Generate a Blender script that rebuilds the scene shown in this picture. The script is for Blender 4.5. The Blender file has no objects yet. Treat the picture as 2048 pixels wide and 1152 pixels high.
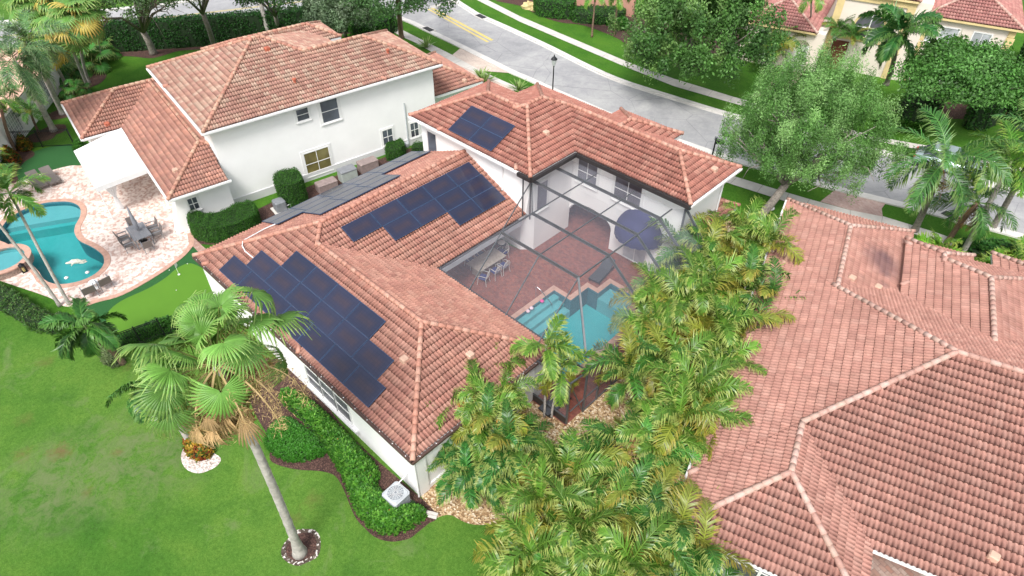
import bpy, math, random
import numpy as np
from mathutils import Matrix, Vector
from mathutils.geometry import tessellate_polygon
random.seed(7); RNG = np.random.default_rng(7)
scene = bpy.context.scene
COL = scene.collection

# ------------------------------------------------------------------ camera
F_PX, PITCH, ROLL, YAW, CAM_H = 1297.5188, math.radians(41.71210576), math.radians(0.37749024), math.radians(316.3745535), 24.0
def _rot(p, r, y):
    cy, sy = math.cos(y), math.sin(y); Ry = np.array([[cy, -sy, 0], [sy, cy, 0], [0, 0, 1]])
    cp, sp = math.cos(p), math.sin(p); M = np.array([[1, 0, 0], [0, -sp, -cp], [0, cp, -sp]])
    cr, sr = math.cos(r), math.sin(r); R = np.array([[cr, -sr, 0], [sr, cr, 0], [0, 0, 1]])
    return R @ M @ Ry
RC = _rot(PITCH, ROLL, YAW)
cam_d = bpy.data.cameras.new("camera"); cam = bpy.data.objects.new("camera", cam_d); COL.objects.link(cam)
cam_d.sensor_width = 36.0; cam_d.lens = F_PX / 2048 * 36.0; cam_d.clip_end = 3000; cam_d.clip_start = 0.5
m3 = Matrix(((RC[0][0], -RC[1][0], -RC[2][0]), (RC[0][1], -RC[1][1], -RC[2][1]), (RC[0][2], -RC[1][2], -RC[2][2])))
cam.matrix_world = Matrix.Translation((0, 0, CAM_H)) @ m3.to_4x4()
scene.camera = cam

# ------------------------------------------------------------------ light
SUN_ELEV, SUN_AZ = math.radians(54), math.radians(152)      # azimuth measured from +Y towards +X
w = bpy.data.worlds.new("World"); scene.world = w; w.use_nodes = True
nt = w.node_tree; nt.nodes.clear()
sky = nt.nodes.new('ShaderNodeTexSky'); sky.sky_type = 'NISHITA'; sky.sun_disc = False
sky.sun_elevation = SUN_ELEV; sky.sun_rotation = SUN_AZ; sky.air_density = 1.0; sky.dust_density = 4.0; sky.ozone_density = 1.0
hs = nt.nodes.new('ShaderNodeHueSaturation'); hs.inputs['Saturation'].default_value = 0.35
bg = nt.nodes.new('ShaderNodeBackground'); bg.inputs['Strength'].default_value = 0.15
wo = nt.nodes.new('ShaderNodeOutputWorld')
nt.links.new(sky.outputs[0], hs.inputs['Color']); nt.links.new(hs.outputs[0], bg.inputs[0]); nt.links.new(bg.outputs[0], wo.inputs[0])
sl = bpy.data.lights.new("sun", 'SUN'); sl.energy = 1.8; sl.angle = math.radians(16); sl.color = (1.0, 0.97, 0.93)
so = bpy.data.objects.new("sun", sl); COL.objects.link(so)
sd = Vector((math.sin(SUN_AZ) * math.cos(SUN_ELEV), math.cos(SUN_AZ) * math.cos(SUN_ELEV), math.sin(SUN_ELEV)))
so.rotation_euler = sd.to_track_quat('Z', 'Y').to_euler()
scene.view_settings.view_transform = 'Standard'; scene.view_settings.look = 'None'
scene.view_settings.gamma = 1.0; scene.view_settings.use_curve_mapping = False
scene.view_settings.exposure = 0.64
scene.cycles.max_bounces = 8; scene.cycles.transparent_max_bounces = 24

# ------------------------------------------------------------------ helpers
def at(px, py, z=0.0):
    """the place on the level plane at height z that the survey point (px, py) marks"""
    d = RC.T @ np.array([(px - 1024) / F_PX, (py - 576) / F_PX, 1.0]); t = (z - CAM_H) / d[2]
    return Vector((float(d[0] * t), float(d[1] * t), z))
def ats(pts, z=0.0): return [at(x, y, z) for x, y in pts]

def tag(o, label=None, cat=None, group=None, kind=None):
    if label: o['label'] = label
    if cat: o['category'] = cat
    if group: o['group'] = group
    if kind: o['kind'] = kind
    return o
def thing(name, label, cat, loc=(0, 0, 0), rz=0.0, group=None):
    o = bpy.data.objects.new(name, None); COL.objects.link(o); o.empty_display_size = 0.3
    o.location = loc; o.rotation_euler = (0, 0, rz)
    return tag(o, label, cat, group)
KIDS = {}
def copy_tree(o, parent=None):
    c = o.copy(); COL.objects.link(c); c.parent = parent
    for ch in KIDS.get(o.name, []):
        k = copy_tree(ch, c); KIDS.setdefault(c.name, []).append(k)
    return c
def link(name, me, mat=None, parent=None, smooth=False):
    o = bpy.data.objects.new(name, me); COL.objects.link(o)
    if mat is not None:
        for m in (mat if isinstance(mat, (list, tuple)) else [mat]): me.materials.append(m)
    if parent is not None:
        o.parent = parent; KIDS.setdefault(parent.name, []).append(o)
    if smooth: me.polygons.foreach_set('use_smooth', [True] * len(me.polygons))
    return o

class MB:
    """collects faces; build() links them as one mesh. Coordinates are world ones; they are taken relative to the parent's place when
    world=True."""
    def __init__(s): s.v = []; s.f = []; s.c = []; s.m = []
    def add(s, vs, fs, col=None, mi=0):
        n = len(s.v); s.v.extend([tuple(p) for p in vs])
        for f in fs: s.f.append(tuple(i + n for i in f)); s.c.append(col); s.m.append(mi)
    def box(s, a, b, col=None, mi=0, M=None):
        x0, y0, z0 = a; x1, y1, z1 = b
        vs = [Vector(p) for p in ((x0,y0,z0),(x1,y0,z0),(x1,y1,z0),(x0,y1,z0),(x0,y0,z1),(x1,y0,z1),(x1,y1,z1),(x0,y1,z1))]
        if M is not None: vs = [M @ p for p in vs]
        s.add(vs, [(0,3,2,1),(4,5,6,7),(0,1,5,4),(1,2,6,5),(2,3,7,6),(3,0,4,7)], col, mi)
    def bbox(s, a, b, e=0.02, M=None, col=None, mi=0):
        """box with chamfered vertical and top edges"""
        x0, y0, z0 = a; x1, y1, z1 = b
        def ring(i, z): return [(x0+i,y0+e*.0+i,z),(x1-i,y0+i,z),(x1-i,y1-i,z),(x0+i,y1-i,z)]
        def oct_(i, c, z): return [(x0+i+c,y0+i,z),(x1-i-c,y0+i,z),(x1-i,y0+i+c,z),(x1-i,y1-i-c,z),(x1-i-c,y1-i,z),(x0+i+c,y1-i,z),(x0+i,y1-i-c,z),(x0+i,y0+i+c,z)]
        R = [oct_(0,e,z0), oct_(0,e,z1-e), oct_(e,e*.5,z1)]
        vs = [Vector(p) for r in R for p in r]
        if M is not None: vs = [M @ p for p in vs]
        fs = [tuple(range(7,-1,-1)), tuple(range(16,24))]
        for k in (0,8):
            for i in range(8): j = (i+1) % 8; fs.append((k+i, k+j, k+8+j, k+8+i))
        s.add(vs, fs, col, mi)
    def prism(s, poly, z0, z1, col=None, mi=0, bottom=True):
        n = len(poly); P3 = [Vector((p[0], p[1], 0)) for p in poly]
        A = sum(P3[i].x * P3[(i+1) % n].y - P3[(i+1) % n].x * P3[i].y for i in range(n))
        if A < 0: poly = poly[::-1]
        vs = [(p[0], p[1], z0) for p in poly] + [(p[0], p[1], z1) for p in poly]
        fs = [tuple(range(n, 2*n))] + [(i, (i+1) % n, n+(i+1) % n, n+i) for i in range(n)]
        if bottom: fs.append(tuple(range(n-1, -1, -1)))
        s.add(vs, fs, col, mi)
    def tube(s, pts, r, n=6, r1=None, col=None, mi=0, cap=True):
        pts = [Vector(p) for p in pts]; m = len(pts); rs = r if isinstance(r, (list, tuple)) else [r + ((r1 if r1 is not None else r) - r) * i / max(1, m-1) for i in range(m)]
        base = len(s.v); up = Vector((0,0,1)); X = None
        for i, p in enumerate(pts):
            d = (pts[min(i+1, m-1)] - pts[max(i-1, 0)]).normalized()
            if X is None: X = (d.cross(up) if abs(d.z) < .95 else d.cross(Vector((1,0,0)))).normalized()
            X = (X - d * X.dot(d)).normalized(); Y = d.cross(X)
            for k in range(n):
                a = 2*math.pi*k/n; s.v.append(tuple(p + (X*math.cos(a) + Y*math.sin(a)) * rs[i]))
        for i in range(m-1):
            for k in range(n):
                j = (k+1) % n; s.f.append((base+i*n+k, base+i*n+j, base+(i+1)*n+j, base+(i+1)*n+k)); s.c.append(col); s.m.append(mi)
        if cap:
            s.f.append(tuple(base+k for k in range(n-1,-1,-1))); s.c.append(col); s.m.append(mi)
            s.f.append(tuple(base+(m-1)*n+k for k in range(n))); s.c.append(col); s.m.append(mi)
    def bar(s, a, b, w_, h_, col=None, mi=0, up=(0,0,1)):
        a = Vector(a); b = Vector(b); d = (b-a).normalized(); u = Vector(up)
        if abs(d.dot(u)) > .98: u = Vector((1,0,0))
        X = d.cross(u).normalized() * (w_/2); Y = X.cross(d).normalized() * (h_/2)
        vs = [a-X-Y, a+X-Y, a+X+Y, a-X+Y, b-X-Y, b+X-Y, b+X+Y, b-X+Y]
        s.add(vs, [(0,3,2,1),(4,5,6,7),(0,1,5,4),(1,2,6,5),(2,3,7,6),(3,0,4,7)], col, mi)
    def lathe(s, prof, c=(0,0,0), n=12, col=None, mi=0):
        b = len(s.v)
        for r, z in prof:
            for k in range(n): a = 2*math.pi*k/n; s.v.append((c[0]+r*math.cos(a), c[1]+r*math.sin(a), c[2]+z))
        for i in range(len(prof)-1):
            for k in range(n):
                j = (k+1) % n; s.f.append((b+i*n+k, b+i*n+j, b+(i+1)*n+j, b+(i+1)*n+k)); s.c.append(col); s.m.append(mi)
    def build(s, name, mat, parent=None, smooth=False, world=True):
        off = Vector(parent.location) if (parent is not None and world) else Vector((0,0,0))
        q = parent.parent if parent is not None else None
        while q is not None and world: off += Vector(q.location); q = q.parent
        me = bpy.data.meshes.new(name); V = [(p[0]-off.x, p[1]-off.y, p[2]-off.z) for p in s.v]
        me.from_pydata(V, [], s.f); me.update()
        o = link(name, me, mat, parent, smooth)
        if any(c is not None for c in s.c):
            at_ = me.color_attributes.new('Col', 'FLOAT_COLOR', 'CORNER'); arr = []
            for f, c in zip(s.f, s.c): arr.extend(((c or (1,1,1)) + (1,))[:4] * len(f) if c is None or len(c) == 3 else c * len(f))
            at_.data.foreach_set('color', arr)
        if any(s.m): me.polygons.foreach_set('material_index', s.m)
        return o

def np_mesh(name, V, F, C=None, mat=None, parent=None, off=(0,0,0), smooth=False):
    """quads from numpy arrays; C is one colour per face"""
    V = np.asarray(V, np.float32) - np.asarray(off, np.float32); F = np.asarray(F, np.int32); nf = len(F); k = F.shape[1]
    me = bpy.data.meshes.new(name); me.vertices.add(len(V)); me.vertices.foreach_set('co', V.ravel())
    me.loops.add(nf*k); me.loops.foreach_set('vertex_index', F.ravel())
    me.polygons.add(nf); me.polygons.foreach_set('loop_start', np.arange(nf, dtype=np.int32)*k); me.polygons.foreach_set('loop_total', np.full(nf, k, np.int32))
    me.update(calc_edges=True)
    if C is not None:
        a = me.color_attributes.new('Col', 'FLOAT_COLOR', 'CORNER'); C4 = np.ones((nf, 4), np.float32); C4[:, :3] = C
        a.data.foreach_set('color', np.repeat(C4, k, axis=0).ravel())
    return link(name, me, mat, parent, smooth)

def smooth_loop(pts, n=6, closed=True):
    """Catmull-Rom through the points"""
    P = [Vector(p) for p in pts]; N = len(P); out = []
    for i in range(N if closed else N-1):
        g = (lambda j: P[j % N]) if closed else (lambda j: P[max(0, min(N-1, j))])
        a, b, c, d = g(i-1), g(i), g(i+1), g(i+2)
        for k in range(n):
            t = k/n; out.append(0.5*((2*b) + (c-a)*t + (2*a-5*b+4*c-d)*t*t + (3*b-a-3*c+d)*t**3))
    if not closed: out.append(P[-1])
    return out
def sheet(name, outer, z, mat, holes=(), label=None, kind='structure', parent=None, cat=None):
    loops = [[Vector((p[0], p[1], z)) for p in outer]] + [[Vector((p[0], p[1], z)) for p in h] for h in holes]
    tris = tessellate_polygon(loops); vs = [v for l in loops for v in l]
    me = bpy.data.meshes.new(name); fs = []
    for t in tris:
        a, b, c = (vs[i] for i in t); n = (b-a).cross(c-a).z
        if abs(n) > 1e-9: fs.append(tuple(t) if n > 0 else tuple(t[::-1]))
    me.from_pydata([tuple(v) for v in vs], [], fs); me.update()
    o = link(name, me, mat, parent)
    if parent is None and kind: o['kind'] = kind
    if label: o['label'] = label
    if cat: o['category'] = cat
    return o
def rotf(a):
    a = math.radians(a); u = Vector((math.cos(a), math.sin(a))); v = Vector((-math.sin(a), math.cos(a))); return u, v
class Fr:
    """plan frame of a house"""
    def __init__(s, o, a): s.o = Vector(o[:2]); s.a = a; s.u, s.v = rotf(a)
    def w(s, u, v, z=0.0): p = s.o + s.u*u + s.v*v; return Vector((p.x, p.y, z))
    def poly(s, pts): return [s.w(u, v) for u, v in pts]
    def rect(s, u0, u1, v0, v1): return s.poly(((u0,v0),(u1,v0),(u1,v1),(u0,v1)))

# ------------------------------------------------------------------ materials
def nmat(name):
    m = bpy.data.materials.new(name); m.use_nodes = True; t = m.node_tree; b = t.nodes['Principled BSDF']; return m, t, b
def N(t, typ, **kw):
    n = t.nodes.new(typ)
    for k, v in kw.items(): setattr(n, k, v)
    return n
def noise(t, sc, det=4, rough=.6, co=None, dist=0.0):
    n = N(t, 'ShaderNodeTexNoise'); n.inputs['Scale'].default_value = sc; n.inputs['Detail'].default_value = det; n.inputs['Roughness'].default_value = rough
    n.inputs['Distortion'].default_value = dist
    if co is not None: t.links.new(co, n.inputs['Vector'])
    return n.outputs['Fac']
def ramp(t, fac, stops):
    r = N(t, 'ShaderNodeValToRGB'); e = r.color_ramp.elements
    while len(e) < len(stops): e.new(.5)
    for i, (p, c) in enumerate(stops): e[i].position = p; e[i].color = tuple(c) + (1,) if len(c) == 3 else c
    t.links.new(fac, r.inputs[0]); return r.outputs[0]
def mix(t, fac, a, b, mode='MIX'):
    n = N(t, 'ShaderNodeMix', data_type='RGBA', blend_type=mode)
    for i, v in ((0, fac), (6, a), (7, b)):
        if isinstance(v, (int, float)): n.inputs[i].default_value = v
        elif isinstance(v, tuple): n.inputs[i].default_value = v + (1,) if len(v) == 3 else v
        else: t.links.new(v, n.inputs[i])
    return n.outputs[2]
def objco(t): return N(t, 'ShaderNodeTexCoord').outputs['Object']
def geoco(t): return N(t, 'ShaderNodeNewGeometry').outputs['Position']
def bump(t, b, h, strength=.3, dist=.02):
    n = N(t, 'ShaderNodeBump'); n.inputs['Strength'].default_value = strength; n.inputs['Distance'].default_value = dist
    t.links.new(h, n.inputs['Height']); t.links.new(n.outputs[0], b.inputs['Normal'])
def plain(name, c, rough=.6, metal=0.0, var=.12, sc=3.0, bmp=0.0, spec=.5, coat=0.0):
    m, t, b = nmat(name); co = geoco(t)
    f = noise(t, sc, 5, .6, co); lo = tuple(x*(1-var) for x in c); hi = tuple(min(1, x*(1+var)) for x in c)
    t.links.new(ramp(t, f, ((.3, lo), (.7, hi))), b.inputs['Base Color'])
    b.inputs['Roughness'].default_value = rough; b.inputs['Metallic'].default_value = metal; b.inputs['Specular IOR Level'].default_value = spec
    if coat: b.inputs['Coat Weight'].default_value = coat
    if bmp: bump(t, b, noise(t, sc*14, 3, .6, co), bmp)
    return m
def attr_col(t): n = N(t, 'ShaderNodeVertexColor'); n.layer_name = 'Col'; return n.outputs[0]
def tile_mat(name, gain=(1,1,1), streak=.25, stain=None):
    m, t, b = nmat(name); co = geoco(t); c = attr_col(t)
    c = mix(t, 1.0, c, gain, 'MULTIPLY')
    f = noise(t, .55, 5, .65, co); c = mix(t, 1.0, c, ramp(t, f, ((.3, (.86,.84,.84)), (.7, (1.1,1.1,1.1)))), 'MULTIPLY')
    f2 = noise(t, 9, 4, .75, co); c = mix(t, 1.0, c, ramp(t, f2, ((.25, (.82,)*3), (.75, (1.12,)*3))), 'MULTIPLY')
    if stain: c = stain(t, co, c)
    t.links.new(c, b.inputs['Base Color']); b.inputs['Roughness'].default_value = .75; b.inputs['Specular IOR Level'].default_value = .3
    bump(t, b, noise(t, 40, 3, .6, co), .25, .01)
    return m
def leaf_mat(name, gain=(1,1,1), trans=.3, rough=.5):
    m, t, b = nmat(name); c = mix(t, 1.0, attr_col(t), gain, 'MULTIPLY')
    t.links.new(c, b.inputs['Base Color']); b.inputs['Roughness'].default_value = rough; b.inputs['Specular IOR Level'].default_value = .35
    tr = N(t, 'ShaderNodeBsdfTranslucent'); c2 = mix(t, 1.0, c, (1.2,1.35,.5), 'MULTIPLY'); t.links.new(c2, tr.inputs[0])
    mx = N(t, 'ShaderNodeMixShader'); mx.inputs[0].default_value = trans
    out = t.nodes['Material Output']; t.links.new(b.outputs[0], mx.inputs[1]); t.links.new(tr.outputs[0], mx.inputs[2]); t.links.new(mx.outputs[0], out.inputs[0])
    return m
def paver_mat(name, cols, sc=4.0, mortar=(.25,.2,.18), bw=.5, rh=.25, msize=.015, vec_rot=0.0, var=.3):
    m, t, b = nmat(name); co = geoco(t)
    mp = N(t, 'ShaderNodeMapping'); mp.inputs['Rotation'].default_value = (0, 0, vec_rot); t.links.new(co, mp.inputs[0])
    br = N(t, 'ShaderNodeTexBrick'); br.inputs['Scale'].default_value = sc; br.inputs['Brick Width'].default_value = bw; br.inputs['Row Height'].default_value = rh
    br.inputs['Mortar Size'].default_value = msize; br.inputs['Color1'].default_value = cols[0] + (1,); br.inputs['Color2'].default_value = cols[1] + (1,); br.inputs['Mortar'].default_value = mortar + (1,)
    br.inputs['Bias'].default_value = 0.0; t.links.new(mp.outputs[0], br.inputs['Vector'])
    vo = N(t, 'ShaderNodeTexVoronoi'); vo.inputs['Scale'].default_value = 6.5; t.links.new(co, vo.inputs['Vector'])
    sp_ = N(t, 'ShaderNodeSeparateColor'); t.links.new(vo.outputs['Color'], sp_.inputs[0]); c = mix(t, ramp(t, sp_.outputs[0], ((.45, (0,0,0)), (.55, (var,)*3))), br.outputs['Color'], cols[2]) if len(cols) > 2 else br.outputs['Color']
    f = noise(t, .8, 5, .6, co); c = mix(t, 1.0, c, ramp(t, f, ((.3, (.85,.82,.82)), (.7, (1.12,1.12,1.12)))), 'MULTIPLY')
    t.links.new(c, b.inputs['Base Color']); b.inputs['Roughness'].default_value = .8
    bump(t, b, br.outputs['Fac'], -.3, .01); return m

M = {}
M['stucco'] = plain('white_stucco', (.86,.86,.85), .85, var=.03, sc=.8, bmp=.12)
M['stucco_grey'] = plain('grey_stucco_base', (.62,.62,.63), .85, var=.06, sc=.8, bmp=.12)
M['cream_pale'] = plain('pale_cream_stucco', (.74,.66,.58), .85, var=.04, sc=.8, bmp=.12); M['cream'] = plain('cream_stucco', (.72,.62,.50), .85, var=.05, sc=.8, bmp=.12)
M['yellow'] = plain('yellow_stone_trim', (.66,.52,.26), .85, var=.12, sc=1.5, bmp=.12)
M['white'] = plain('white_paint', (.80,.80,.80), .45, var=.03)
M['trim'] = plain('white_trim', (.78,.78,.77), .5, var=.03)
M['bronze'] = plain('bronze_metal', (.045,.04,.04), .45, .3, var=.2)
M['cage'] = plain('grey_bronze_frame', (.13,.14,.15), .4, .4, var=.15)
M['gutter'] = plain('brown_gutter', (.10,.06,.05), .5, .2, var=.3)
M['dark'] = plain('dark_interior', (.03,.03,.035), .8)
M['terra'] = plain('terracotta', (.42,.12,.07), .7, var=.25, sc=8)
M['black'] = plain('black_metal', (.02,.022,.025), .4, .5)
M['chrome'] = plain('steel', (.6,.6,.62), .25, 1.0, var=.05)
M['concrete'] = plain('concrete', (.58,.55,.51), .85, var=.12, sc=1.2, bmp=.15)
M['kerb'] = plain('kerb_concrete', (.62,.60,.57), .85, var=.1, sc=1.5, bmp=.15)
M['bark'] = plain('grey_bark', (.26,.23,.20), .9, var=.4, sc=9, bmp=.8)
M['bark_pale'] = plain('pale_palm_bark', (.42,.39,.36), .9, var=.3, sc=5, bmp=.6)
M['bark_brown'] = plain('brown_bark', (.20,.13,.09), .9, var=.4, sc=9, bmp=.8)
M['fabric_grey'] = plain('grey_brown_sling', (.17,.15,.14), .85, var=.12, sc=20)
M['fabric_dark'] = plain('charcoal_cushion', (.05,.055,.065), .85, var=.15, sc=20)
M['navy'] = plain('navy_canvas', (.022,.027,.11), .8, var=.12, sc=4)
M['white_cloth'] = plain('white_canvas', (.80,.80,.80), .8, var=.04)
M['navy_cushion'] = plain('navy_cushion', (.02,.03,.14), .8)
M['wood_grey'] = plain('weathered_wood', (.36,.31,.26), .75, var=.2, sc=7, bmp=.2)
M['slate'] = plain('slate_plastic', (.20,.21,.23), .6, var=.15)
M['taupe'] = plain('taupe_plastic', (.27,.21,.20), .6, var=.2, sc=5)
M['lightgrey'] = plain('light_grey_metal', (.52,.55,.58), .45, .2, var=.08)
M['coping'] = plain('pool_coping', (.50,.30,.23), .75, var=.18, sc=4, bmp=.15)
def glassy(name, c, rough=.06, spec=.8):
    m, t, b = nmat(name); f = noise(t, .7, 3, .5, geoco(t))
    t.links.new(ramp(t, f, ((.35, tuple(x*.6 for x in c)), (.65, tuple(min(1, x*1.5) for x in c)))), b.inputs['Base Color'])
    b.inputs['Roughness'].default_value = rough; b.inputs['Specular IOR Level'].default_value = spec; return m
M['glass'] = glassy('window_glass', (.07,.08,.10), .08)
M['glass_olive'] = glassy('olive_blind_behind_glass', (.16,.14,.05), .15)
M['glass_screen'] = glassy('insect_screen_glass', (.10,.10,.12), .35)
M['curtain'] = glassy('curtain_behind_glass', (.38,.40,.42), .15)
def solar_mat():
    m, t, b = nmat('solar_cells'); co = objco(t)
    gr = N(t, 'ShaderNodeTexBrick'); gr.offset = 0; gr.inputs['Scale'].default_value = 1.0; gr.inputs['Brick Width'].default_value = .165; gr.inputs['Row Height'].default_value = .165; gr.inputs['Mortar Size'].default_value = .006
    gr.inputs['Color1'].default_value = (.019,.022,.044,1); gr.inputs['Color2'].default_value = (.022,.024,.046,1); gr.inputs['Mortar'].default_value = (.012,.016,.038,1)
    t.links.new(co, gr.inputs['Vector'])
    sx = N(t, 'ShaderNodeSeparateXYZ'); t.links.new(co, sx.inputs[0]); dm = []
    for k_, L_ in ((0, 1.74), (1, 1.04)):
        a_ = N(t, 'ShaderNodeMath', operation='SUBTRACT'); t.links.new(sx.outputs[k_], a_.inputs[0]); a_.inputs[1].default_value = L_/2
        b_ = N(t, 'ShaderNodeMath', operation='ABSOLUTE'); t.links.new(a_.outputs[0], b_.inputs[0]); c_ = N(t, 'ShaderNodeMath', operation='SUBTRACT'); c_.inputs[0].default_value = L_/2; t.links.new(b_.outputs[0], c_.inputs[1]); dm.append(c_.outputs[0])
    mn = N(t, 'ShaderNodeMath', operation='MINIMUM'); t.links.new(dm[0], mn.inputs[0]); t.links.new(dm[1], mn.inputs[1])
    c = mix(t, 1.0, gr.outputs['Color'], ramp(t, mn.outputs[0], ((0, (.9,1.08,1.15)), (.25, (1.0,1.05,1.05)), (.45, (1.45,1.15,.9)))), 'MULTIPLY')  # bluer rim and browner middle: the coating's reflection painted into the cells
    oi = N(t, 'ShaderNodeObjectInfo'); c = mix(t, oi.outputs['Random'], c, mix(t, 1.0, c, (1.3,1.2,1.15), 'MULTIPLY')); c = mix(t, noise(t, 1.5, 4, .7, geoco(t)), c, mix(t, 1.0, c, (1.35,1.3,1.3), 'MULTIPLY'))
    t.links.new(c, b.inputs['Base Color']); b.inputs['Roughness'].default_value = .14; b.inputs['Specular IOR Level'].default_value = .5
    return m
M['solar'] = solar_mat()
M['solar_frame'] = plain('black_anodised_frame', (.05,.085,.16), .35, .2)
M['heater'] = plain('solar_heater_rubber', (.115,.115,.12), .55, var=.08, sc=1.2)
def asphalt():
    m, t, b = nmat('asphalt'); co = geoco(t)
    f = noise(t, .16, 7, .68, co, 1.2); g = noise(t, 22, 4, .7, co); h = noise(t, 1.6, 6, .75, co, .8)
    c = ramp(t, f, ((.3, (.26,.265,.275)), (.5, (.34,.34,.35)), (.62, (.40,.40,.40)), (.75, (.50,.49,.47))))
    c = mix(t, 1.0, c, ramp(t, h, ((.3, (.86,.86,.87)), (.7, (1.12,1.12,1.1)))), 'MULTIPLY')
    c = mix(t, 1.0, c, ramp(t, g, ((.3, (.88,)*3), (.7, (1.1,)*3))), 'MULTIPLY')
    vo = N(t, 'ShaderNodeTexVoronoi'); vo.feature = 'DISTANCE_TO_EDGE'; vo.inputs['Scale'].default_value = .22
    t.links.new(co, vo.inputs['Vector']); c = mix(t, 1.0, c, ramp(t, vo.outputs['Distance'], ((0, (.72,.72,.73)), (.008, (1,1,1)))), 'MULTIPLY')
    t.links.new(c, b.inputs['Base Color']); b.inputs['Roughness'].default_value = .85; bump(t, b, g, .2, .01); return m
M['asphalt'] = asphalt()
M['yellow_line'] = plain('worn_yellow_paint', (.62,.50,.16), .7, var=.15, sc=6)
M['white_line'] = plain('worn_white_paint', (.72,.72,.70), .7, var=.12, sc=6)
LAWN_SPOTS = [((118,905), .9, .75), ((235,905), .45, .6), ((90,725), .8, .35), ((45,910), .7, .5), ((255,735), .5, .3), ((175,985), .5, .4), ((330,870), .5, .35), ((625,1000),.7,.35), ((590,1040),.8,.3), ((50,840), .8, .3)]
def lawn(name, base, bright, dry, spots=True, fine=1.0):
    m, t, b = nmat(name); co = geoco(t)
    a = noise(t, .09, 5, .6, co, .6); d = noise(t, .55, 6, .7, co, .5); g = noise(t, 7, 6, .85, co); k = noise(t, 34, 4, .8, co)
    c = ramp(t, a, ((.35, base), (.68, bright)))
    c = mix(t, 1.0, c, ramp(t, d, ((.28, (.66,.76,.75)), (.5, (1,1,1)), (.72, (1.32,1.12,1.2)))), 'MULTIPLY')
    c = mix(t, 1.0, c, ramp(t, g, ((.32, (.60,.66,.6)), (.5, (1,1,1)), (.68, (1.35,1.26,1.5)))), 'MULTIPLY')
    c = mix(t, 1.0, c, ramp(t, k, ((.3, (.5,.56,.5)), (.7, (1.5,1.4,1.55)))), 'MULTIPLY')
    e = noise(t, .35, 6, .75, co, 1.0); e2 = ramp(t, e, ((.56, (0,0,0)), (.72, (.55,.55,.55)))); c = mix(t, e2, c, dry)
    if spots:
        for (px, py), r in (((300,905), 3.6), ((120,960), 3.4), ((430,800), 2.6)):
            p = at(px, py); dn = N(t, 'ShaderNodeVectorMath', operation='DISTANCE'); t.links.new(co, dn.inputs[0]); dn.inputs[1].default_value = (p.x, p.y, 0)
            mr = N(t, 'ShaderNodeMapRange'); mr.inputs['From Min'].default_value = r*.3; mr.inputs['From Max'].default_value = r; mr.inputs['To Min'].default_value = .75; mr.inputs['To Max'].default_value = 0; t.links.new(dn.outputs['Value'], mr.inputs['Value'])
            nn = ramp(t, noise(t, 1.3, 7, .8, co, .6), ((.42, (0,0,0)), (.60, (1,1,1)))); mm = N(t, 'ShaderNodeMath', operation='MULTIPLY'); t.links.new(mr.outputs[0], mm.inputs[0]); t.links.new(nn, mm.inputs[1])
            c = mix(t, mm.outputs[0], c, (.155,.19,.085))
    if spots:
        for (px, py), r, s_ in LAWN_SPOTS:
            p = at(px, py); sub = N(t, 'ShaderNodeVectorMath', operation='DISTANCE'); nn = noise(t, 2.2, 5, .8, co)
            t.links.new(co, sub.inputs[0]); sub.inputs[1].default_value = (p.x, p.y, 0)
            ad = N(t, 'ShaderNodeMath', operation='MULTIPLY_ADD'); t.links.new(nn, ad.inputs[0]); ad.inputs[1].default_value = 2.2*r; t.links.new(sub.outputs['Value'], ad.inputs[2])
            mr = N(t, 'ShaderNodeMapRange'); mr.inputs['From Min'].default_value = r*1.0; mr.inputs['From Max'].default_value = r*1.75; mr.inputs['To Min'].default_value = s_; mr.inputs['To Max'].default_value = 0; t.links.new(ad.outputs[0], mr.inputs['Value'])
            c = mix(t, mr.outputs[0], c, (.17,.095,.05))
    t.links.new(c, b.inputs['Base Color']); b.inputs['Roughness'].default_value = .9; b.inputs['Specular IOR Level'].default_value = .15
    bump(t, b, mix(t, .5, g, k), .8, .05); return m
M['lawn'] = lawn('lawn_grass', (.050,.150,.016), (.098,.208,.028), (.18,.22,.10))
M['verge'] = lawn('verge_grass', (.042,.140,.012), (.070,.185,.016), (.10,.17,.04), False)
M['turf'] = plain('putting_turf', (.085,.215,.012), .9, var=.05, sc=.7, bmp=.2)
M['turf_dark'] = plain('fringe_turf', (.018,.10,.022), .95, var=.22, sc=30, bmp=.5)
def mulchm(name, cols, sc=25):
    m, t, b = nmat(name); co = geoco(t); vo = N(t, 'ShaderNodeTexVoronoi'); vo.inputs['Scale'].default_value = sc; t.links.new(co, vo.inputs['Vector'])
    s_ = N(t, 'ShaderNodeSeparateColor'); t.links.new(vo.outputs['Color'], s_.inputs[0]); c = ramp(t, s_.outputs[0], cols)
    t.links.new(c, b.inputs['Base Color']); b.inputs['Roughness'].default_value = .9; bump(t, b, vo.outputs['Distance'], .9, .03); return m
M['mulch'] = mulchm('brown_mulch', ((0,(.035,.018,.014)),(.6,(.075,.035,.028)),(1,(.15,.08,.06))))
M['river'] = mulchm('tan_river_gravel', ((0,(.16,.09,.045)),(.4,(.38,.24,.12)),(.75,(.55,.40,.24)),(1,(.75,.65,.5))), 14)
M['shell'] = mulchm('pale_shell_gravel', ((0,(.35,.28,.24)),(.5,(.62,.54,.5)),(1,(.8,.76,.72))), 16)
M['ringmix'] = mulchm('soil_with_pale_pebbles', ((0,(.05,.035,.025)),(.7,(.12,.09,.07)),(.74,(.48,.44,.40)),(1,(.75,.7,.66))), 13); M['chips'] = mulchm('orange_wood_chips', ((0,(.25,.12,.06)),(.5,(.45,.25,.14)),(1,(.6,.42,.28))), 16)
M['patio'] = paver_mat('pale_pink_pavers', ((.68,.55,.49),(.49,.32,.26),(.80,.72,.66)), 3.4, (.42,.31,.27), .9, .55, .025, .35, .75)
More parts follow.
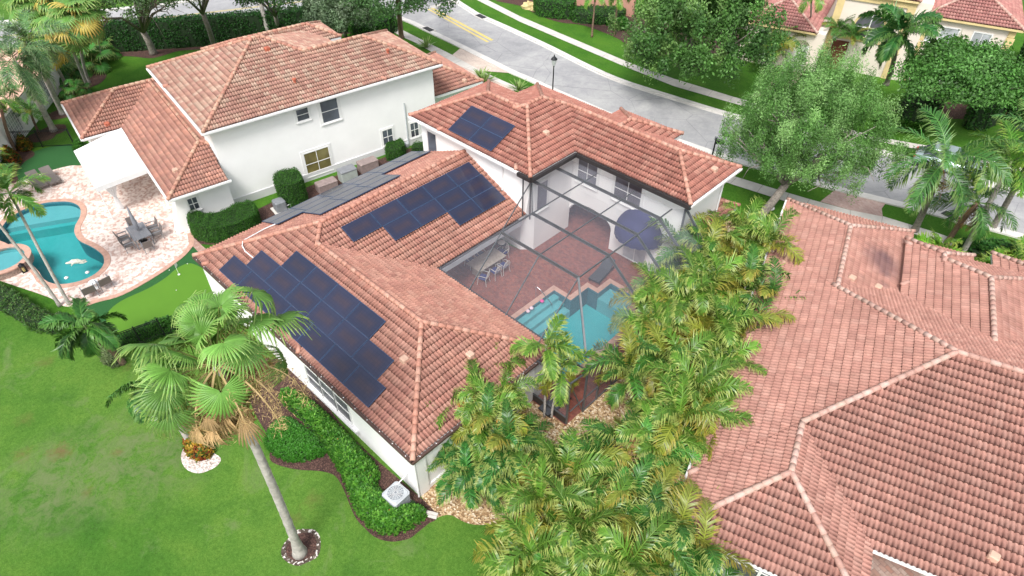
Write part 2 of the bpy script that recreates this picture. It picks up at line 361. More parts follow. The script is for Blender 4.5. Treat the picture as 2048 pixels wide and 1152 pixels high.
M['redpave'] = paver_mat('red_brick_pavers', ((.29,.085,.055),(.17,.055,.042),(.32,.14,.10)), 4.0, (.10,.06,.05), .8, .5, .02, 0.0, .25)
M['apron'] = paver_mat('driveway_pavers', ((.50,.36,.32),(.42,.28,.25),(.55,.45,.4)), 4.0, (.33,.25,.22), .8, .5, .02, .5, .25)
M['apron_pale'] = paver_mat('pale_driveway_pavers', ((.62,.52,.45),(.54,.44,.38),(.65,.58,.5)), 4.0, (.42,.36,.3), .8, .5, .02, .2, .25)
M['path'] = paver_mat('path_pavers', ((.42,.26,.21),(.34,.2,.16),(.5,.4,.35)), 5.0, (.2,.14,.12), .7, .45, .02, .8, .3)
def poolfloor(name, c0, c1, zt=-.3, zb=-1.5):
    m, t, b = nmat(name); co = geoco(t); n = noise(t, 3.0, 3, .6, co, 1.0)
    t.links.new(mix(t, n, c0, c1), b.inputs['Base Color']); b.inputs['Roughness'].default_value = .7; return m
M['poolfloor'] = poolfloor('aqua_plaster', (.08,.42,.44), (.12,.50,.51))
M['poolfloor_l'] = poolfloor('deep_aqua_plaster', (.07,.37,.37), (.11,.46,.45)); M['poolledge'] = poolfloor('pale_plaster', (.22,.42,.44), (.30,.50,.52))
M['poolwall'] = plain('pool_wall_tile', (.05,.16,.20), .4, var=.2, sc=10)
def water():
    m, t, b = nmat('pool_water'); co = geoco(t); t.nodes.remove(b)
    tr = N(t, 'ShaderNodeBsdfTransparent'); tr.inputs[0].default_value = (.62,.92,.94,1); gl = N(t, 'ShaderNodeBsdfGlossy'); gl.inputs['Roughness'].default_value = .06
    bp = N(t, 'ShaderNodeBump'); bp.inputs['Strength'].default_value = .35; bp.inputs['Distance'].default_value = .04; t.links.new(noise(t, 1.6, 4, .55, co, 1.5), bp.inputs['Height'])
    t.links.new(bp.outputs[0], gl.inputs['Normal']); fr = N(t, 'ShaderNodeFresnel'); fr.inputs[0].default_value = 1.33; t.links.new(bp.outputs[0], fr.inputs['Normal'])
    mx = N(t, 'ShaderNodeMixShader'); t.links.new(fr.outputs[0], mx.inputs[0]); t.links.new(tr.outputs[0], mx.inputs[1]); t.links.new(gl.outputs[0], mx.inputs[2])
    t.links.new(mx.outputs[0], t.nodes['Material Output'].inputs[0]); return m
M['water'] = water()
def mesh_screen():
    m, t, b = nmat('insect_mesh'); b.inputs['Base Color'].default_value = (.25,.26,.31,1); b.inputs['Roughness'].default_value = .6; b.inputs['Specular IOR Level'].default_value = .3
    tr = N(t, 'ShaderNodeBsdfTransparent'); mx = N(t, 'ShaderNodeMixShader'); lw = N(t, 'ShaderNodeLayerWeight'); lw.inputs[0].default_value = .35
    mr = N(t, 'ShaderNodeMapRange'); mr.inputs['To Min'].default_value = .17; mr.inputs['To Max'].default_value = .42; t.links.new(lw.outputs['Facing'], mr.inputs['Value'])
    t.links.new(mr.outputs[0], mx.inputs[0]); t.links.new(tr.outputs[0], mx.inputs[1]); t.links.new(b.outputs[0], mx.inputs[2]); t.links.new(mx.outputs[0], t.nodes['Material Output'].inputs[0])
    return m
M['mesh'] = mesh_screen()
# ------------------------------------------------------------------ tiled roofs
def roof_h(rects, u, v, skip=None):
    """height of the union of hip roofs at plan points"""
    out = np.full(np.shape(u), -99.0)
    for i, r in enumerate(rects):
        if i == skip: continue
        out = np.maximum(out, rect_h(r, u, v))
    return out
def rect_h(r, u, v):
    u0, u1, v0, v1, z, k = r[:6]; g = r[6] if len(r) > 6 else ''
    d = []; big = np.full(np.shape(u), 99.0)
    d.append(big if 'a' in g else u-u0); d.append(big if 'b' in g else u1-u); d.append(big if 'c' in g else v-v0); d.append(big if 'd' in g else v1-v)
    h = z + k*np.minimum(np.minimum(d[0], d[1]), np.minimum(d[2], d[3]))
    ins = (u >= u0-1e-6) & (u <= u1+1e-6) & (v >= v0-1e-6) & (v <= v1+1e-6)
    return np.where(ins, h, -99.0)
def tiled_roof(fr, rects, parent, mat, pal, tw=.168, course=.33, amp=.040, sub=4, clip=None, under=True, ridge_pal=None, seedv=1, jit=.04, pvar=.55):
    rg = np.random.default_rng(seedv); V = []; Fq = []; C = []; nv = 0
    pal = np.array(pal, float); pal = pal.mean(0)+(pal-pal.mean(0))*pvar
    for ri, r in enumerate(rects):
        u0, u1, v0, v1, z, k = r[:6]; g = r[6] if len(r) > 6 else ''
        W_, D_ = u1-u0, v1-v0; cc = course/math.sqrt(1+k*k)
        for side in 'abcd':
            if side in g: continue
            if side in 'ab': L0, L1, own, opp = v0, v1, W_, ('b' if side == 'a' else 'a') in g; gl, gr = 'c' in g, 'd' in g
            else: L0, L1, own, opp = u0, u1, D_, ('d' if side == 'c' else 'c') in g; gl, gr = 'a' in g, 'b' in g
            tm = own if opp else own/2
            if not (gl and gr): tm = min(tm, (L1-L0) if (gl or gr) else (L1-L0)/2)
            nrow = int(math.ceil(tm/cc)); off = 0.0
            for q in range(nrow):
                t0, t1 = q*cc, min((q+1)*cc, tm)
                if t1-t0 < .02: continue
                a0, b0 = L0+(0 if gl else t0), L1-(0 if gr else t0); a1, b1 = L0+(0 if gl else t1), L1-(0 if gr else t1)
                i0 = math.floor((L0+off)/tw*sub)-1; i1 = math.ceil((L1+off)/tw*sub)+1
                s = np.arange(i0, i1+1)*(tw/sub)-off; ph = (np.arange(i0, i1+1) % sub)/sub
                wave = amp*(np.abs(np.sin(np.pi*ph))**.8*2-1)
                tid = np.floor(np.arange(i0, i1)/(sub*2)).astype(int); tid -= tid.min()
                cols = pal[rg.integers(0, len(pal), tid.max()+1)]*(1+jit*rg.standard_normal((tid.max()+1, 1)))
                bid = np.floor(np.arange(i0, i1)/sub).astype(int); bid -= bid.min(); bm = (1+.05*rg.standard_normal((bid.max()+1, 1)))[bid]*np.where(((np.arange(i0, i1) % sub) == 0) | ((np.arange(i0, i1) % sub) == sub-1), .90, 1.04)[:, None]  # pan faces a little darker and barrel tops a little lighter in the tile colour
                lift = .058+.006*rg.standard_normal(tid.max()+1)
                lf = np.concatenate([lift[tid], lift[tid[-1:]]])
                sl = np.clip(s, a0, b0); su = np.clip(s, a1, b1)
                hl = z+k*t0+wave+lf-.005*ri; hu = z+k*t1+wave+.012-.005*ri; n = len(s); lipd = .026
                def pt(ss, tt, hh):
                    if side == 'a': return np.stack([np.full(n, u0+tt), ss, hh], 1)
                    if side == 'b': return np.stack([np.full(n, u1-tt), ss, hh], 1)
                    if side == 'c': return np.stack([ss, np.full(n, v0+tt), hh], 1)
                    return np.stack([ss, np.full(n, v1-tt), hh], 1)
                A = pt(sl, t0, hl); B = pt(su, t1, hu); Lp = pt(sl, t0+.004, hl-lipd)
                idx = np.arange(n-1); wd = (sl[1:]-sl[:-1])+(su[1:]-su[:-1]); ok = wd > .004
                cu = (A[:-1, 0]+A[1:, 0]+B[:-1, 0]+B[1:, 0])/4; cv = (A[:-1, 1]+A[1:, 1]+B[:-1, 1]+B[1:, 1])/4
                tmid = (t0+t1)/2; hi = z+k*tmid
                for j, r2 in enumerate(rects):
                    if j == ri: continue
                    hj = rect_h(r2, cu, cv); cop = np.ones(n-1, bool); und = np.ones(n-1, bool)
                    for Q, tq in ((A[:-1], t0), (A[1:], t0), (B[:-1], t1), (B[1:], t1)): hq = rect_h(r2, Q[:, 0], Q[:, 1]); cop &= hq > z+k*tq-.02; und &= hq > z+k*tq+.14
                    ok &= ~(und | (cop & (np.abs(hj-hi) < .03) & (j < ri)))
                if clip is not None: ok &= ~clip(cu, cv, hi)
                if not ok.any(): continue
                base = nv; V.append(np.concatenate([A, B, Lp])); nv += 3*n
                fl = side in 'bc'
                q1 = np.stack([idx, idx+1, idx+1+n, idx+n], 1)+base; q2 = np.stack([idx+2*n, idx+1+2*n, idx+1, idx], 1)+base
                if not fl: q1 = q1[:, ::-1]; q2 = q2[:, ::-1]
                if side == 'b': q1 = q1; 
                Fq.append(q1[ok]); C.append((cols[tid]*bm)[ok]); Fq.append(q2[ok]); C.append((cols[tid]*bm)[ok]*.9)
    V = np.concatenate(V); Fq = np.concatenate(Fq); C = np.clip(np.concatenate(C), 0, 1)
    X = fr.o.x + fr.u.x*V[:, 0] + fr.v.x*V[:, 1]; Y = fr.o.y + fr.u.y*V[:, 0] + fr.v.y*V[:, 1]
    # make every face look upwards
    P = np.stack([X, Y, V[:, 2]], 1); a = P[Fq[:, 0]]; b = P[Fq[:, 1]]; c = P[Fq[:, 2]]; nz = np.cross(b-a, c-a)[:, 2]
    fl = nz < -1e-7; Fq[fl] = Fq[fl][:, ::-1]
    off = Vector(parent.location)
    ro = np_mesh('roof', P, Fq, C, mat, parent, off)
    # underlay and caps
    ul = MB()
    for ri, r in enumerate(rects):
        u0, u1, v0, v1, z, k = r[:6]; g = r[6] if len(r) > 6 else ''; e = .05; dz = .045+.004*ri
        hw, hd = (u1-u0)/2, (v1-v0)/2
        if not g:
            hh = min(hw, hd)
            A = [fr.w(u0+e, v0+e, z-dz), fr.w(u1-e, v0+e, z-dz), fr.w(u1-e, v1-e, z-dz), fr.w(u0+e, v1-e, z-dz)]
            if hw > hd: R_ = [fr.w(u0+hh, v0+hh, z+k*hh-dz), fr.w(u1-hh, v0+hh, z+k*hh-dz)]; fs = [(0,1,5,4),(1,2,5),(2,3,4,5),(3,0,4)]
            else: R_ = [fr.w(u0+hh, v0+hh, z+k*hh-dz), fr.w(u0+hh, v1-hh, z+k*hh-dz)]; fs = [(0,1,4),(1,2,5,4),(2,3,5),(3,0,4,5)]
            ul.add(A+R_, fs); _ul(ul, ro, parent); ul = MB()
    rp = ridge_pal or pal
    def emit(p0, p1, ri):
        p0 = np.array(p0, float); p1 = np.array(p1, float); L = np.linalg.norm((p1-p0)[:2]*[1, 1]); n = max(1, int(round(np.linalg.norm(p1-p0)/.36)))
        d = (p1-p0)/n; hz = np.array([-d[1], d[0]]); hz = hz/np.linalg.norm(hz)*.2; caps = [MB()]
        def flush():
            if caps[0].f: co = caps[0].build('ridge_cap_row', M['ridge'], parent, True); co.parent = ro; KIDS.setdefault(ro.name, []).append(co)
            caps[0] = MB()
        for q in range(n):
            m = p0+d*(q+.5); uu = np.array([m[0], m[0]+hz[0], m[0]-hz[0]]); vv = np.array([m[1], m[1]+hz[1], m[1]-hz[1]]); H = roof_h(rects, uu, vv)
            H = np.where(H < -50, m[2]-.1, H)
            if H[1]+H[2]-2*H[0] > -.03 or m[2] < H[0]-.04: flush(); continue
            if clip is not None and clip(np.array([m[0]]), np.array([m[1]]), m[2])[0]: flush(); continue
            a = p0+d*(q-.06); b = p0+d*(q+1.04)
            if a[2] > b[2]+.001: ra, rb, za, zb = .102, .114, .04, .055
            else: ra, rb, za, zb = .114, .102, .055, .04
            A = fr.w(a[0], a[1], a[2]+za); B = fr.w(b[0], b[1], b[2]+zb)
            cc_ = rp[rg.integers(0, len(rp))]; kf_ = 1+.035*rg.standard_normal(); cc_ = tuple(float(min(1, x*kf_)) for x in cc_)
            caps[0].tube([A, B], [ra, rb], 10, col=cc_)
        flush()
    for ri, r in enumerate(rects):
        u0, u1, v0, v1, z, k = r[:6]; g = r[6] if len(r) > 6 else ''
        hw, hd = (u1-u0)/2, (v1-v0)/2; h = min(hw, hd)
        if 'a' in g or 'b' in g: h = hd
        if 'c' in g or 'd' in g: h = hw
        zt = z+k*h
        al = (hw >= hd and not ('c' in g or 'd' in g)) or ('a' in g or 'b' in g)
        if al:
            ra = (u0 if 'a' in g else u0+h, v0+h, zt); rb = (u1 if 'b' in g else u1-h, v0+h, zt)
            ends = [(ra, (u0, v0, z)), (ra, (u0, v1, z))] if 'a' not in g else []
            ends += [(rb, (u1, v0, z)), (rb, (u1, v1, z))] if 'b' not in g else []
        else:
            ra = (u0+h, v0 if 'c' in g else v0+h, zt); rb = (u0+h, v1 if 'd' in g else v1-h, zt)
            ends = [(ra, (u0, v0, z)), (ra, (u1, v0, z))] if 'c' not in g else []
            ends += [(rb, (u0, v1, z)), (rb, (u1, v1, z))] if 'd' not in g else []
        if np.linalg.norm(np.array(rb)-np.array(ra)) > .3: emit(ra, rb, ri)
        for a, b in ends: emit(b, a, ri)
    return ro
def _ul(ul, ro, parent):
    off = Vector(parent.location); me = bpy.data.meshes.new('underlay'); me.from_pydata([(p[0]-off.x, p[1]-off.y, p[2]-off.z) for p in ul.v], [], ul.f); me.update()
    return link('underlay', me, M['underlay'], ro)
M['ridge'] = tile_mat('ridge_caps'); M['underlay'] = plain('roof_underlay', (.10,.04,.03), .9)
def fascia(fr, rects, parent, mat, name='fascia', th=.17, drop=.02):
    mb = MB()
    for i, r in enumerate(rects):
        u0, u1, v0, v1, z = r[:5]; e = .02+.003*i
        mb.prism(fr.rect(u0+e, u1-e, v0+e, v1-e), z-drop-th-.003*i, z-drop-.012-.003*i)
    return mb.build(name, mat, parent)
def gutter(pts, parent, mat, w_=.12, h_=.11, brk=None):
    mb = MB()
    for a, b in zip(pts[:-1], pts[1:]): mb.bar(a, b, w_, h_)
    o = mb.build('gutter', mat, parent)
    if brk:
        k = MB()
        for a, b in zip(pts[:-1], pts[1:]):
            a = Vector(a); b = Vector(b); L = (b-a).length; n = int(L/.8)
            for i in range(n): p = a.lerp(b, (i+.5)/n); k.box((p.x-.02, p.y-.02, p.z+.03), (p.x+.02, p.y+.02, p.z+.065))
        kk = k.build('bracket', M['white'], parent); kk.parent = o
    return o
def window(parent, p, dirv, nrm, w_, h_, glass='glass', cols=1, rows=2, fw=.07, arch=False, sill=True, name='window', frame='trim', mull=.035, surround=.0):
    """p = lower left corner (world), dirv along the wall, nrm outwards"""
    p = Vector(p); d = Vector((dirv[0], dirv[1], 0)).normalized(); n = Vector((nrm[0], nrm[1], 0)).normalized(); U = Vector((0,0,1))
    fm = MB()
    def blk(a0, a1, z0, z1, o0, o1, mb):
        vs = [p+d*a+U*z+n*o for o in (o0, o1) for a, z in ((a0,z0),(a1,z0),(a1,z1),(a0,z1))]
        mb.add(vs, [(0,3,2,1),(4,5,6,7),(0,1,5,4),(1,2,6,5),(2,3,7,6),(3,0,4,7)])
    o0, o1 = -.02, .05
    if surround:
        s_ = surround
        blk(-s_-fw, -fw, -fw-s_, h_+fw+s_, -.02, .035, fm); blk(w_+fw, w_+fw+s_, -fw-s_, h_+fw+s_, -.02, .035, fm); blk(-fw, w_+fw, h_+fw, h_+fw+s_, -.02, .035, fm); blk(-fw, w_+fw, -fw-s_, -fw, -.02, .035, fm)
    blk(-fw, 0, -fw, h_+fw, o0, o1, fm); blk(w_, w_+fw, -fw, h_+fw, o0, o1, fm); blk(0, w_, -fw, 0, o0, o1, fm); blk(0, w_, h_, h_+fw, o0, o1, fm)
    for i in range(1, cols): x = w_*i/cols; blk(x-mull/2, x+mull/2, 0, h_, o0, .04, fm)
    for i in range(1, rows): z = h_*i/rows; blk(0, w_, z-mull/2, z+mull/2, o0, .038, fm)
    wn = fm.build(name, M[frame], parent)
    off = Vector(parent.location)
    g = MB(); vs = [p+d*a+U*z+n*.012 for a, z in ((0,0),(w_,0),(w_,h_),(0,h_))]; g.add(vs, [(0,1,2,3)])
    me = bpy.data.meshes.new('pane'); me.from_pydata([tuple(v-off) for v in vs], [], [(0,1,2,3)]); me.update(); link('pane', me, M[glass], wn)
    if sill:
        s = MB(); blk(-fw-.05, w_+fw+.05, -fw-.07, -fw, -.02, .10, s)
        me = bpy.data.meshes.new('sill'); me.from_pydata([tuple(Vector(v)-off) for v in s.v], [], s.f); me.update(); link('sill', me, M[frame], wn)
    return wn
PAL_MAIN = [(0.375, 0.169, 0.124), (0.407, 0.197, 0.149), (0.352, 0.153, 0.115), (0.439, 0.232, 0.177), (0.33, 0.141, 0.11), (0.422, 0.216, 0.158), (0.377, 0.184, 0.139)]
PAL_S = [(0.374, 0.15, 0.112), (0.405, 0.178, 0.133), (0.343, 0.134, 0.099), (0.422, 0.209, 0.157), (0.314, 0.121, 0.093)]
PAL_W = [(0.433, 0.236, 0.176), (0.392, 0.194, 0.145), (0.494, 0.325, 0.24), (0.36, 0.169, 0.13), (0.514, 0.373, 0.281), (0.435, 0.251, 0.188), (0.384, 0.186, 0.148)]
PAL_R = [(0.337, 0.172, 0.147), (0.375, 0.203, 0.175), (0.314, 0.152, 0.13), (0.414, 0.245, 0.214), (0.286, 0.139, 0.121), (0.359, 0.191, 0.16)]
PAL_NE = [(0.358, 0.16, 0.154), (0.39, 0.186, 0.172), (0.333, 0.143, 0.136), (0.409, 0.218, 0.198)]
RP_A = [(0.478, 0.248, 0.185), (0.445, 0.215, 0.159), (0.512, 0.296, 0.226)]
RP_R = [(0.517, 0.335, 0.28), (0.551, 0.384, 0.328), (0.467, 0.279, 0.23), (0.503, 0.35, 0.287)]
RP_W = [(0.463, 0.254, 0.184), (0.515, 0.333, 0.243), (0.43, 0.214, 0.159)]
M['tile_main'] = tile_mat('tile_terracotta', (.98,1.04,1.06))
def stain_r(t, co, c):
    for (px, py, z), r in (((1770,515,3.3), .35), ((1768,545,3.3), .3), ((1765,572,3.2), .3), ((1758,528,3.2), .9)):
        p = at(px, py, z); d = N(t, 'ShaderNodeVectorMath', operation='DISTANCE'); t.links.new(co, d.inputs[0]); d.inputs[1].default_value = tuple(p)
        nn = noise(t, 5, 4, .7, co); ad = N(t, 'ShaderNodeMath', operation='MULTIPLY_ADD'); t.links.new(nn, ad.inputs[0]); ad.inputs[1].default_value = .5; t.links.new(d.outputs['Value'], ad.inputs[2])
        mr = N(t, 'ShaderNodeMapRange'); mr.inputs['From Min'].default_value = r*.8; mr.inputs['From Max'].default_value = r*1.6+.2; mr.inputs['To Min'].default_value = .65; mr.inputs['To Max'].default_value = 0; t.links.new(ad.outputs[0], mr.inputs['Value'])
        c = mix(t, mr.outputs[0], c, (.09,.055,.065))
    return c
M['tile_r'] = tile_mat('tile_pink', (1.16,1.16,1.08), stain=stain_r)

# ================================================================== main house
G0 = Fr((0, 0), 0); KP = .42
XA0, XA1, YA0, YA1, XB0, XB1 = -21.5, -12.33, 7.55, 15.65, -30.02, -20.19
ES = 5.66
main = thing('main_house', 'white house with red barrel tile roof, solar panels and screened pool court in the middle', 'house', (-20, 18, 0))
lowR = [(XB0, XB1, YA0, 22.3, 2.75, KP, 'd'), (XB1-8.8, XA1, YA0+.001, YA1, 2.75, KP), (-15.2, -12.0, 27.0, 31.5, 2.75, KP), ]
upR = [(-26.9, -19.55, 21.85, 30.5, ES, KP), (-29.5, -20.6, 21.852, 28.6, ES, KP), (-26.9, -12.12, 25.55, 30.5, ES, KP), (-20.85, -16.4, 25.9, 31.5, ES, KP)]
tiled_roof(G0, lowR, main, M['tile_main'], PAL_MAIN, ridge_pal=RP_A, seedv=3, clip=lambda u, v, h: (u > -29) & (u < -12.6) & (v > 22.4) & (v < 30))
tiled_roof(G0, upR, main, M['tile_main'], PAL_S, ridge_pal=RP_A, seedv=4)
fascia(G0, [lowR[1], (XB0, XB1, YA0, 22.25, 2.75)], main, M['white']); fascia(G0, [lowR[2]], main, M['white'])
fascia(G0, upR, main, M['white'], th=.2)
wl = MB()
wl.prism([(XB0+.3, YA0+.1), (-12.45, YA0+.1), (-12.45, 15.4), (-20.9, 15.4), (-22.4, 15.4), (-22.4, 22.3), (XB0+.3, 22.3)], 0, 2.6)
# two-storey part (L plan) with the open loggia behind the court
wl.prism([(-29.0, 22.3), (-20.6, 22.3), (-20.05, 22.85), (-20.05, 26.05), (-26.4, 26.05), (-26.4, 28.1), (-29.0, 28.1)], 0, 2.8)
wl.prism([(-29.0, 22.3), (-20.05, 22.3), (-20.05, 26.05), (-26.4, 26.05), (-26.4, 28.1), (-29.0, 28.1)], 2.802, 5.5)
wl.prism([(-26.4, 26.05), (-12.6, 26.05), (-12.6, 30.0), (-26.4, 30.0)], 2.95, 5.5)
wl.prism([(-20.3, 30.0), (-16.9, 30.0), (-16.9, 31.0), (-20.3, 31.0)], 0, 5.5)
wl.prism([(-26.4, 29.6), (-12.6, 29.6), (-12.6, 30.0), (-26.4, 30.0)], 0, 2.94)
wl.prism([(-16.9, 26.05), (-12.6, 26.05), (-12.6, 29.59), (-16.9, 29.59)], 0, 2.94)
wl.build('wall', M['stucco'], main)
tr = MB()
tr.prism([(-20.19, 15.66), (-20.05, 15.66), (-20.05, 21.8), (-20.19, 21.8)], 2.35, 2.68)   # beam under the court eave
tr.build('beam', M['lightgrey'], main)
arch = MB()   # arched spandrel at the loggia
ap = [(-20.05, 2.94), (-20.05, 1.5)] + [(-18.47+1.57*math.cos(a), 1.35+.8*math.sin(a)) for a in np.linspace(math.pi*.98, 0, 14)] + [(-16.9, 2.94)]
vs = [(x, 26.05, z) for x, z in ap] + [(x, 26.3, z) for x, z in ap]; n = len(ap)
arch.add(vs, [tuple(range(n)), tuple(range(2*n-1, n-1, -1))] + [(i, i+n, (i+1) % n+n, (i+1) % n) for i in range(n)])
arch.build('arch', M['stucco'], main)
e = 2.70
gutter([(XB0, YA0-.06, e), (XA1+.05, YA0-.06, e)], main, M['gutter'], brk=True)
gutter([(XA1+.06, YA0-.1, e), (XA1+.06, YA1, e)], main, M['gutter'], brk=True)
gutter([(XA1, YA1+.06, e), (XB1+.06, YA1+.06, e), (XB1+.06, 21.6, e)], main, M['bronze'], .13, .14)
gutter([(-29.5, 21.79, 5.6), (-20.4, 21.79, 5.6)], main, M['white'])
gutter([(-20.4, 21.78, 5.55), (-19.44, 21.78, 5.55), (-19.44, 25.49, 5.55), (-12.05, 25.49, 5.55)], main, M['bronze'], .16, .22)
gutter([(-12.06, 25.5, 5.6), (-12.06, 30.5, 5.6)], main, M['white'])
# corner pilaster and recessed panel on the near end wall
pn = MB()
def yzblk(mb, x0, x1, y0, y1, z0, z1): mb.box((x0, y0, z0), (x1, y1, z1))
yzblk(pn, -12.46, -12.36, 7.68, 8.15, 0, 2.5); yzblk(pn, -12.46, -12.38, 8.15, 11.4, .05, .28); yzblk(pn, -12.46, -12.38, 8.15, 11.4, 2.28, 2.5); yzblk(pn, -12.46, -12.37, 10.1, 10.35, .28, 2.28)
pn.build('wall_trim', M['trim'], main)
for pp in ([(-12.38, 7.60, 2.55), (-12.38, 7.60, .1)], [(-12.5, 29.7, 5.4), (-12.5, 29.7, 2.9), (-12.5, 29.7, .3)], [(-22.0, 22.22, 5.2), (-22.0, 22.22, 3.6)]): dp = MB(); dp.tube(pp, .05, 8); dp.build('downpipe', M['white'], main)
# windows: big pair in the long left wall, court windows, left wall of the upper storey
for i in range(3): window(main, (-20.1+i*1.12, YA0+.1, .75), (1,0), (0,-1), 1.04, 1.3, 'glass_screen', 1, 2, sill=False)
sl_ = MB(); sl_.box((-20.3, YA0-.06, .50), (-16.4, YA0+.1, .64)); sl_.build('sill', M['stucco_grey'], main)
window(main, (-19.62, 26.05, 3.6), (1,0), (0,-1), 1.35, 1.45, 'glass_screen', 2, 2, surround=.12)
window(main, (-17.0, 26.05, 3.6), (1,0), (0,-1), 1.75, 1.45, 'glass_screen', 2, 2, surround=.12)
window(main, (-20.05, 23.0, 2.7), (0,1), (1,0), .85, 1.75, 'glass_screen', 1, 1, surround=.12)
window(main, (-28.45, 22.3, 3.3), (1,0), (0,-1), .8, 1.6, 'glass', 1, 1, sill=False)
window(main, (-15.85, 26.05, .12), (1,0), (0,-1), 1.5, 2.0, 'curtain', 2, 1, sill=False, name='door')
# vent pipes
for p, r_, zz in (((1415/1,0,0), 0, 0),): pass
def on_roof(px, py, fr, rects):
    lo, hi = 2.0, 9.0
    for _ in range(40):
        m_ = (lo+hi)/2; q = at(px, py, m_); d = Vector((q.x, q.y))-fr.o; h = float(roof_h(rects, np.array([d.dot(fr.u)]), np.array([d.dot(fr.v)]))[0])
        if h > m_: lo = m_
        else: hi = m_
    return at(px, py, m_)
def vent(parent, p, kind=0):
    mb = MB()
    if kind == 0: mb.lathe([(.02, -.1), (.09, -.1), (.09, .22), (.13, .22), (.13, .30), (0, .33)], p, 10)
    else: mb.bbox((p[0]-.16, p[1]-.16, p[2]-.05), (p[0]+.16, p[1]+.16, p[2]+.2), .04)
    mb.build('roof_vent', M['terra'] if kind != 2 else M['terra_pale'], parent)
M['terra_pale'] = plain('pale_terracotta', (.55,.36,.27), .75)
vent(main, on_roof(1092, 268, G0, upR), 2); vent(main, on_roof(809, 721, G0, lowR), 2); vent(main, on_roof(940, 712, G0, lowR), 2); vent(main, on_roof(1428, 341, G0, upR), 2)

# white conduit running over the roof
cd = MB(); cp = [on_roof(x, y, G0, lowR)+Vector((0,0,.14)) for x, y in ((553,452),(530,462),(487,486),(486,496),(492,507),(508,520))]
cd.tube(cp, .03, 6); cd.build('conduit', M['white'], main)
cl = MB(); q0 = on_roof(962, 458, G0, lowR)

# ================================================================== left neighbour
FW = Fr(at(342, 398, 2.75), -8.5)
nb = thing('neighbour_house', 'tall white two storey house with orange tile roof beside the pale paver pool patio', 'house', FW.w(-6, 9))
EW = 5.6
lW = [(-17.2, -10.75, -2.55, 13, 2.75, KP), (-13.97, 0.02, -.15, 6.2, 2.75, KP, 'a'), (-9, -2.1, 14, 23.8, 2.75, KP)]
uW = [(-12.42, -.93, 3.02, 15.1, EW, KP), (-8.6, -.925, 3.03, 19.42, EW, KP), (-13.4, -9.7, 7, 16.2, EW-.02, KP)]
inW = lambda u, v, h: (u > -11.95) & (u < -1.2) & (v > 3.4) & (v < 19)
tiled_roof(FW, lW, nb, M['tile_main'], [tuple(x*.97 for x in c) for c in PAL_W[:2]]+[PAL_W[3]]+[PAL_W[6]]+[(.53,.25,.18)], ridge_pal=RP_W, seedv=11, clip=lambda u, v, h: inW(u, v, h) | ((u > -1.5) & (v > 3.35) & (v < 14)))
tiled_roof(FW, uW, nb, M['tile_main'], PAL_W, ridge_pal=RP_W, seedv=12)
fascia(FW, [lW[0], (-13, 0.0, -.15, 3.35, 2.75), lW[2]], nb, M['white'], th=.2); fascia(FW, uW, nb, M['white'], th=.22)
wn = MB()
wn.prism(FW.poly(((-16.7,-2.1),(-11.2,-2.1),(-11.2,.6),(-.75,.6),(-.75,3.4),(-1.45,3.4),(-1.45,6),(-16.7,6))), 0, 2.6)
wn.prism(FW.poly(((-11.9,3.45),(-1.4,3.45),(-1.4,18.95),(-8.2,18.95),(-8.2,15.2),(-11.9,15.2))), 0, 5.45)
wn.prism(FW.poly(((-8.5,18.9),(-2.6,18.9),(-2.6,23.3),(-8.5,23.3))), 0, 2.6)
wn.build('wall', M['stucco'], nb)
fb = MB(); fb.prism(FW.poly(((-1.4,3.4),(-1.33,3.4),(-1.33,18.98),(-1.4,18.98))), 0, .55); fb.prism(FW.poly(((-.75,.55),(-.68,.55),(-.68,3.4),(-.75,3.4))), 0, .45); fb.build('plinth', M['stucco_grey'], nb)
bt = MB(); a_, b_ = FW.w(-.85,.0), FW.w(-.85,.7)   # flared buttress at the corner
bt.add([FW.w(-1.3,-.35,0), FW.w(-.6,-.35,0), FW.w(-.6,.8,0), FW.w(-1.3,.8,0), FW.w(-1.3,.35,2.5), FW.w(-.7,.35,2.5), FW.w(-.7,.8,2.5), FW.w(-1.3,.8,2.5)], [(0,3,2,1),(4,5,6,7),(0,1,5,4),(1,2,6,5),(2,3,7,6),(3,0,4,7)]); bt.build('buttress', M['stucco'], nb)
gutter([FW.w(.05,-.2,2.68), FW.w(.05,3.5,2.68)], nb, M['white']); gutter([FW.w(-10.7,-.2,2.68), FW.w(.1,-.2,2.68)], nb, M['white']); gutter([FW.w(-17.2,-2.6,2.68), FW.w(-10.7,-2.6,2.68), FW.w(-10.7,-.2,2.68)], nb, M['white'])
gutter([FW.w(-.87,2.95,5.52), FW.w(-.87,19.45,5.52)], nb, M['white']); gutter([FW.w(-12.42,2.95,5.52), FW.w(-.87,2.95,5.52)], nb, M['white'])
def win_px(parent, fr, uu, quad, glass, cols, rows, **kw):
    """window on the plane u = uu of a frame; quad = left edge px, bottom px"""
    pass
def vz_on(fr, uu, px, py):
    """v, z of the survey point on the wall u = uu"""
    a = at(px, py, 0); b = at(px, py, 5); ua = (Vector((a.x, a.y))-fr.o).dot(fr.u); ub = (Vector((b.x, b.y))-fr.o).dot(fr.u); z = (uu-ua)/(ub-ua)*5
    q = at(px, py, z); return (Vector((q.x, q.y))-fr.o).dot(fr.v), z
def wpx(parent, fr, uu, lb, rt, glass, cols, rows, **kw):
    """lb = lower left and rt = upper right survey points of the panes"""
    v0, z0 = vz_on(fr, uu, *lb); v1, z1 = vz_on(fr, uu, *rt); return window(parent, fr.w(uu, v0, z0), fr.v, fr.u, v1-v0, z1-z0, glass, cols, rows, **kw)
wpx(nb, FW, -1.4, (596,243), (614,214), 'glass', 1, 2, surround=.1)
wpx(nb, FW, -1.4, (647,246), (672,195), 'glass', 1, 2, surround=.14)
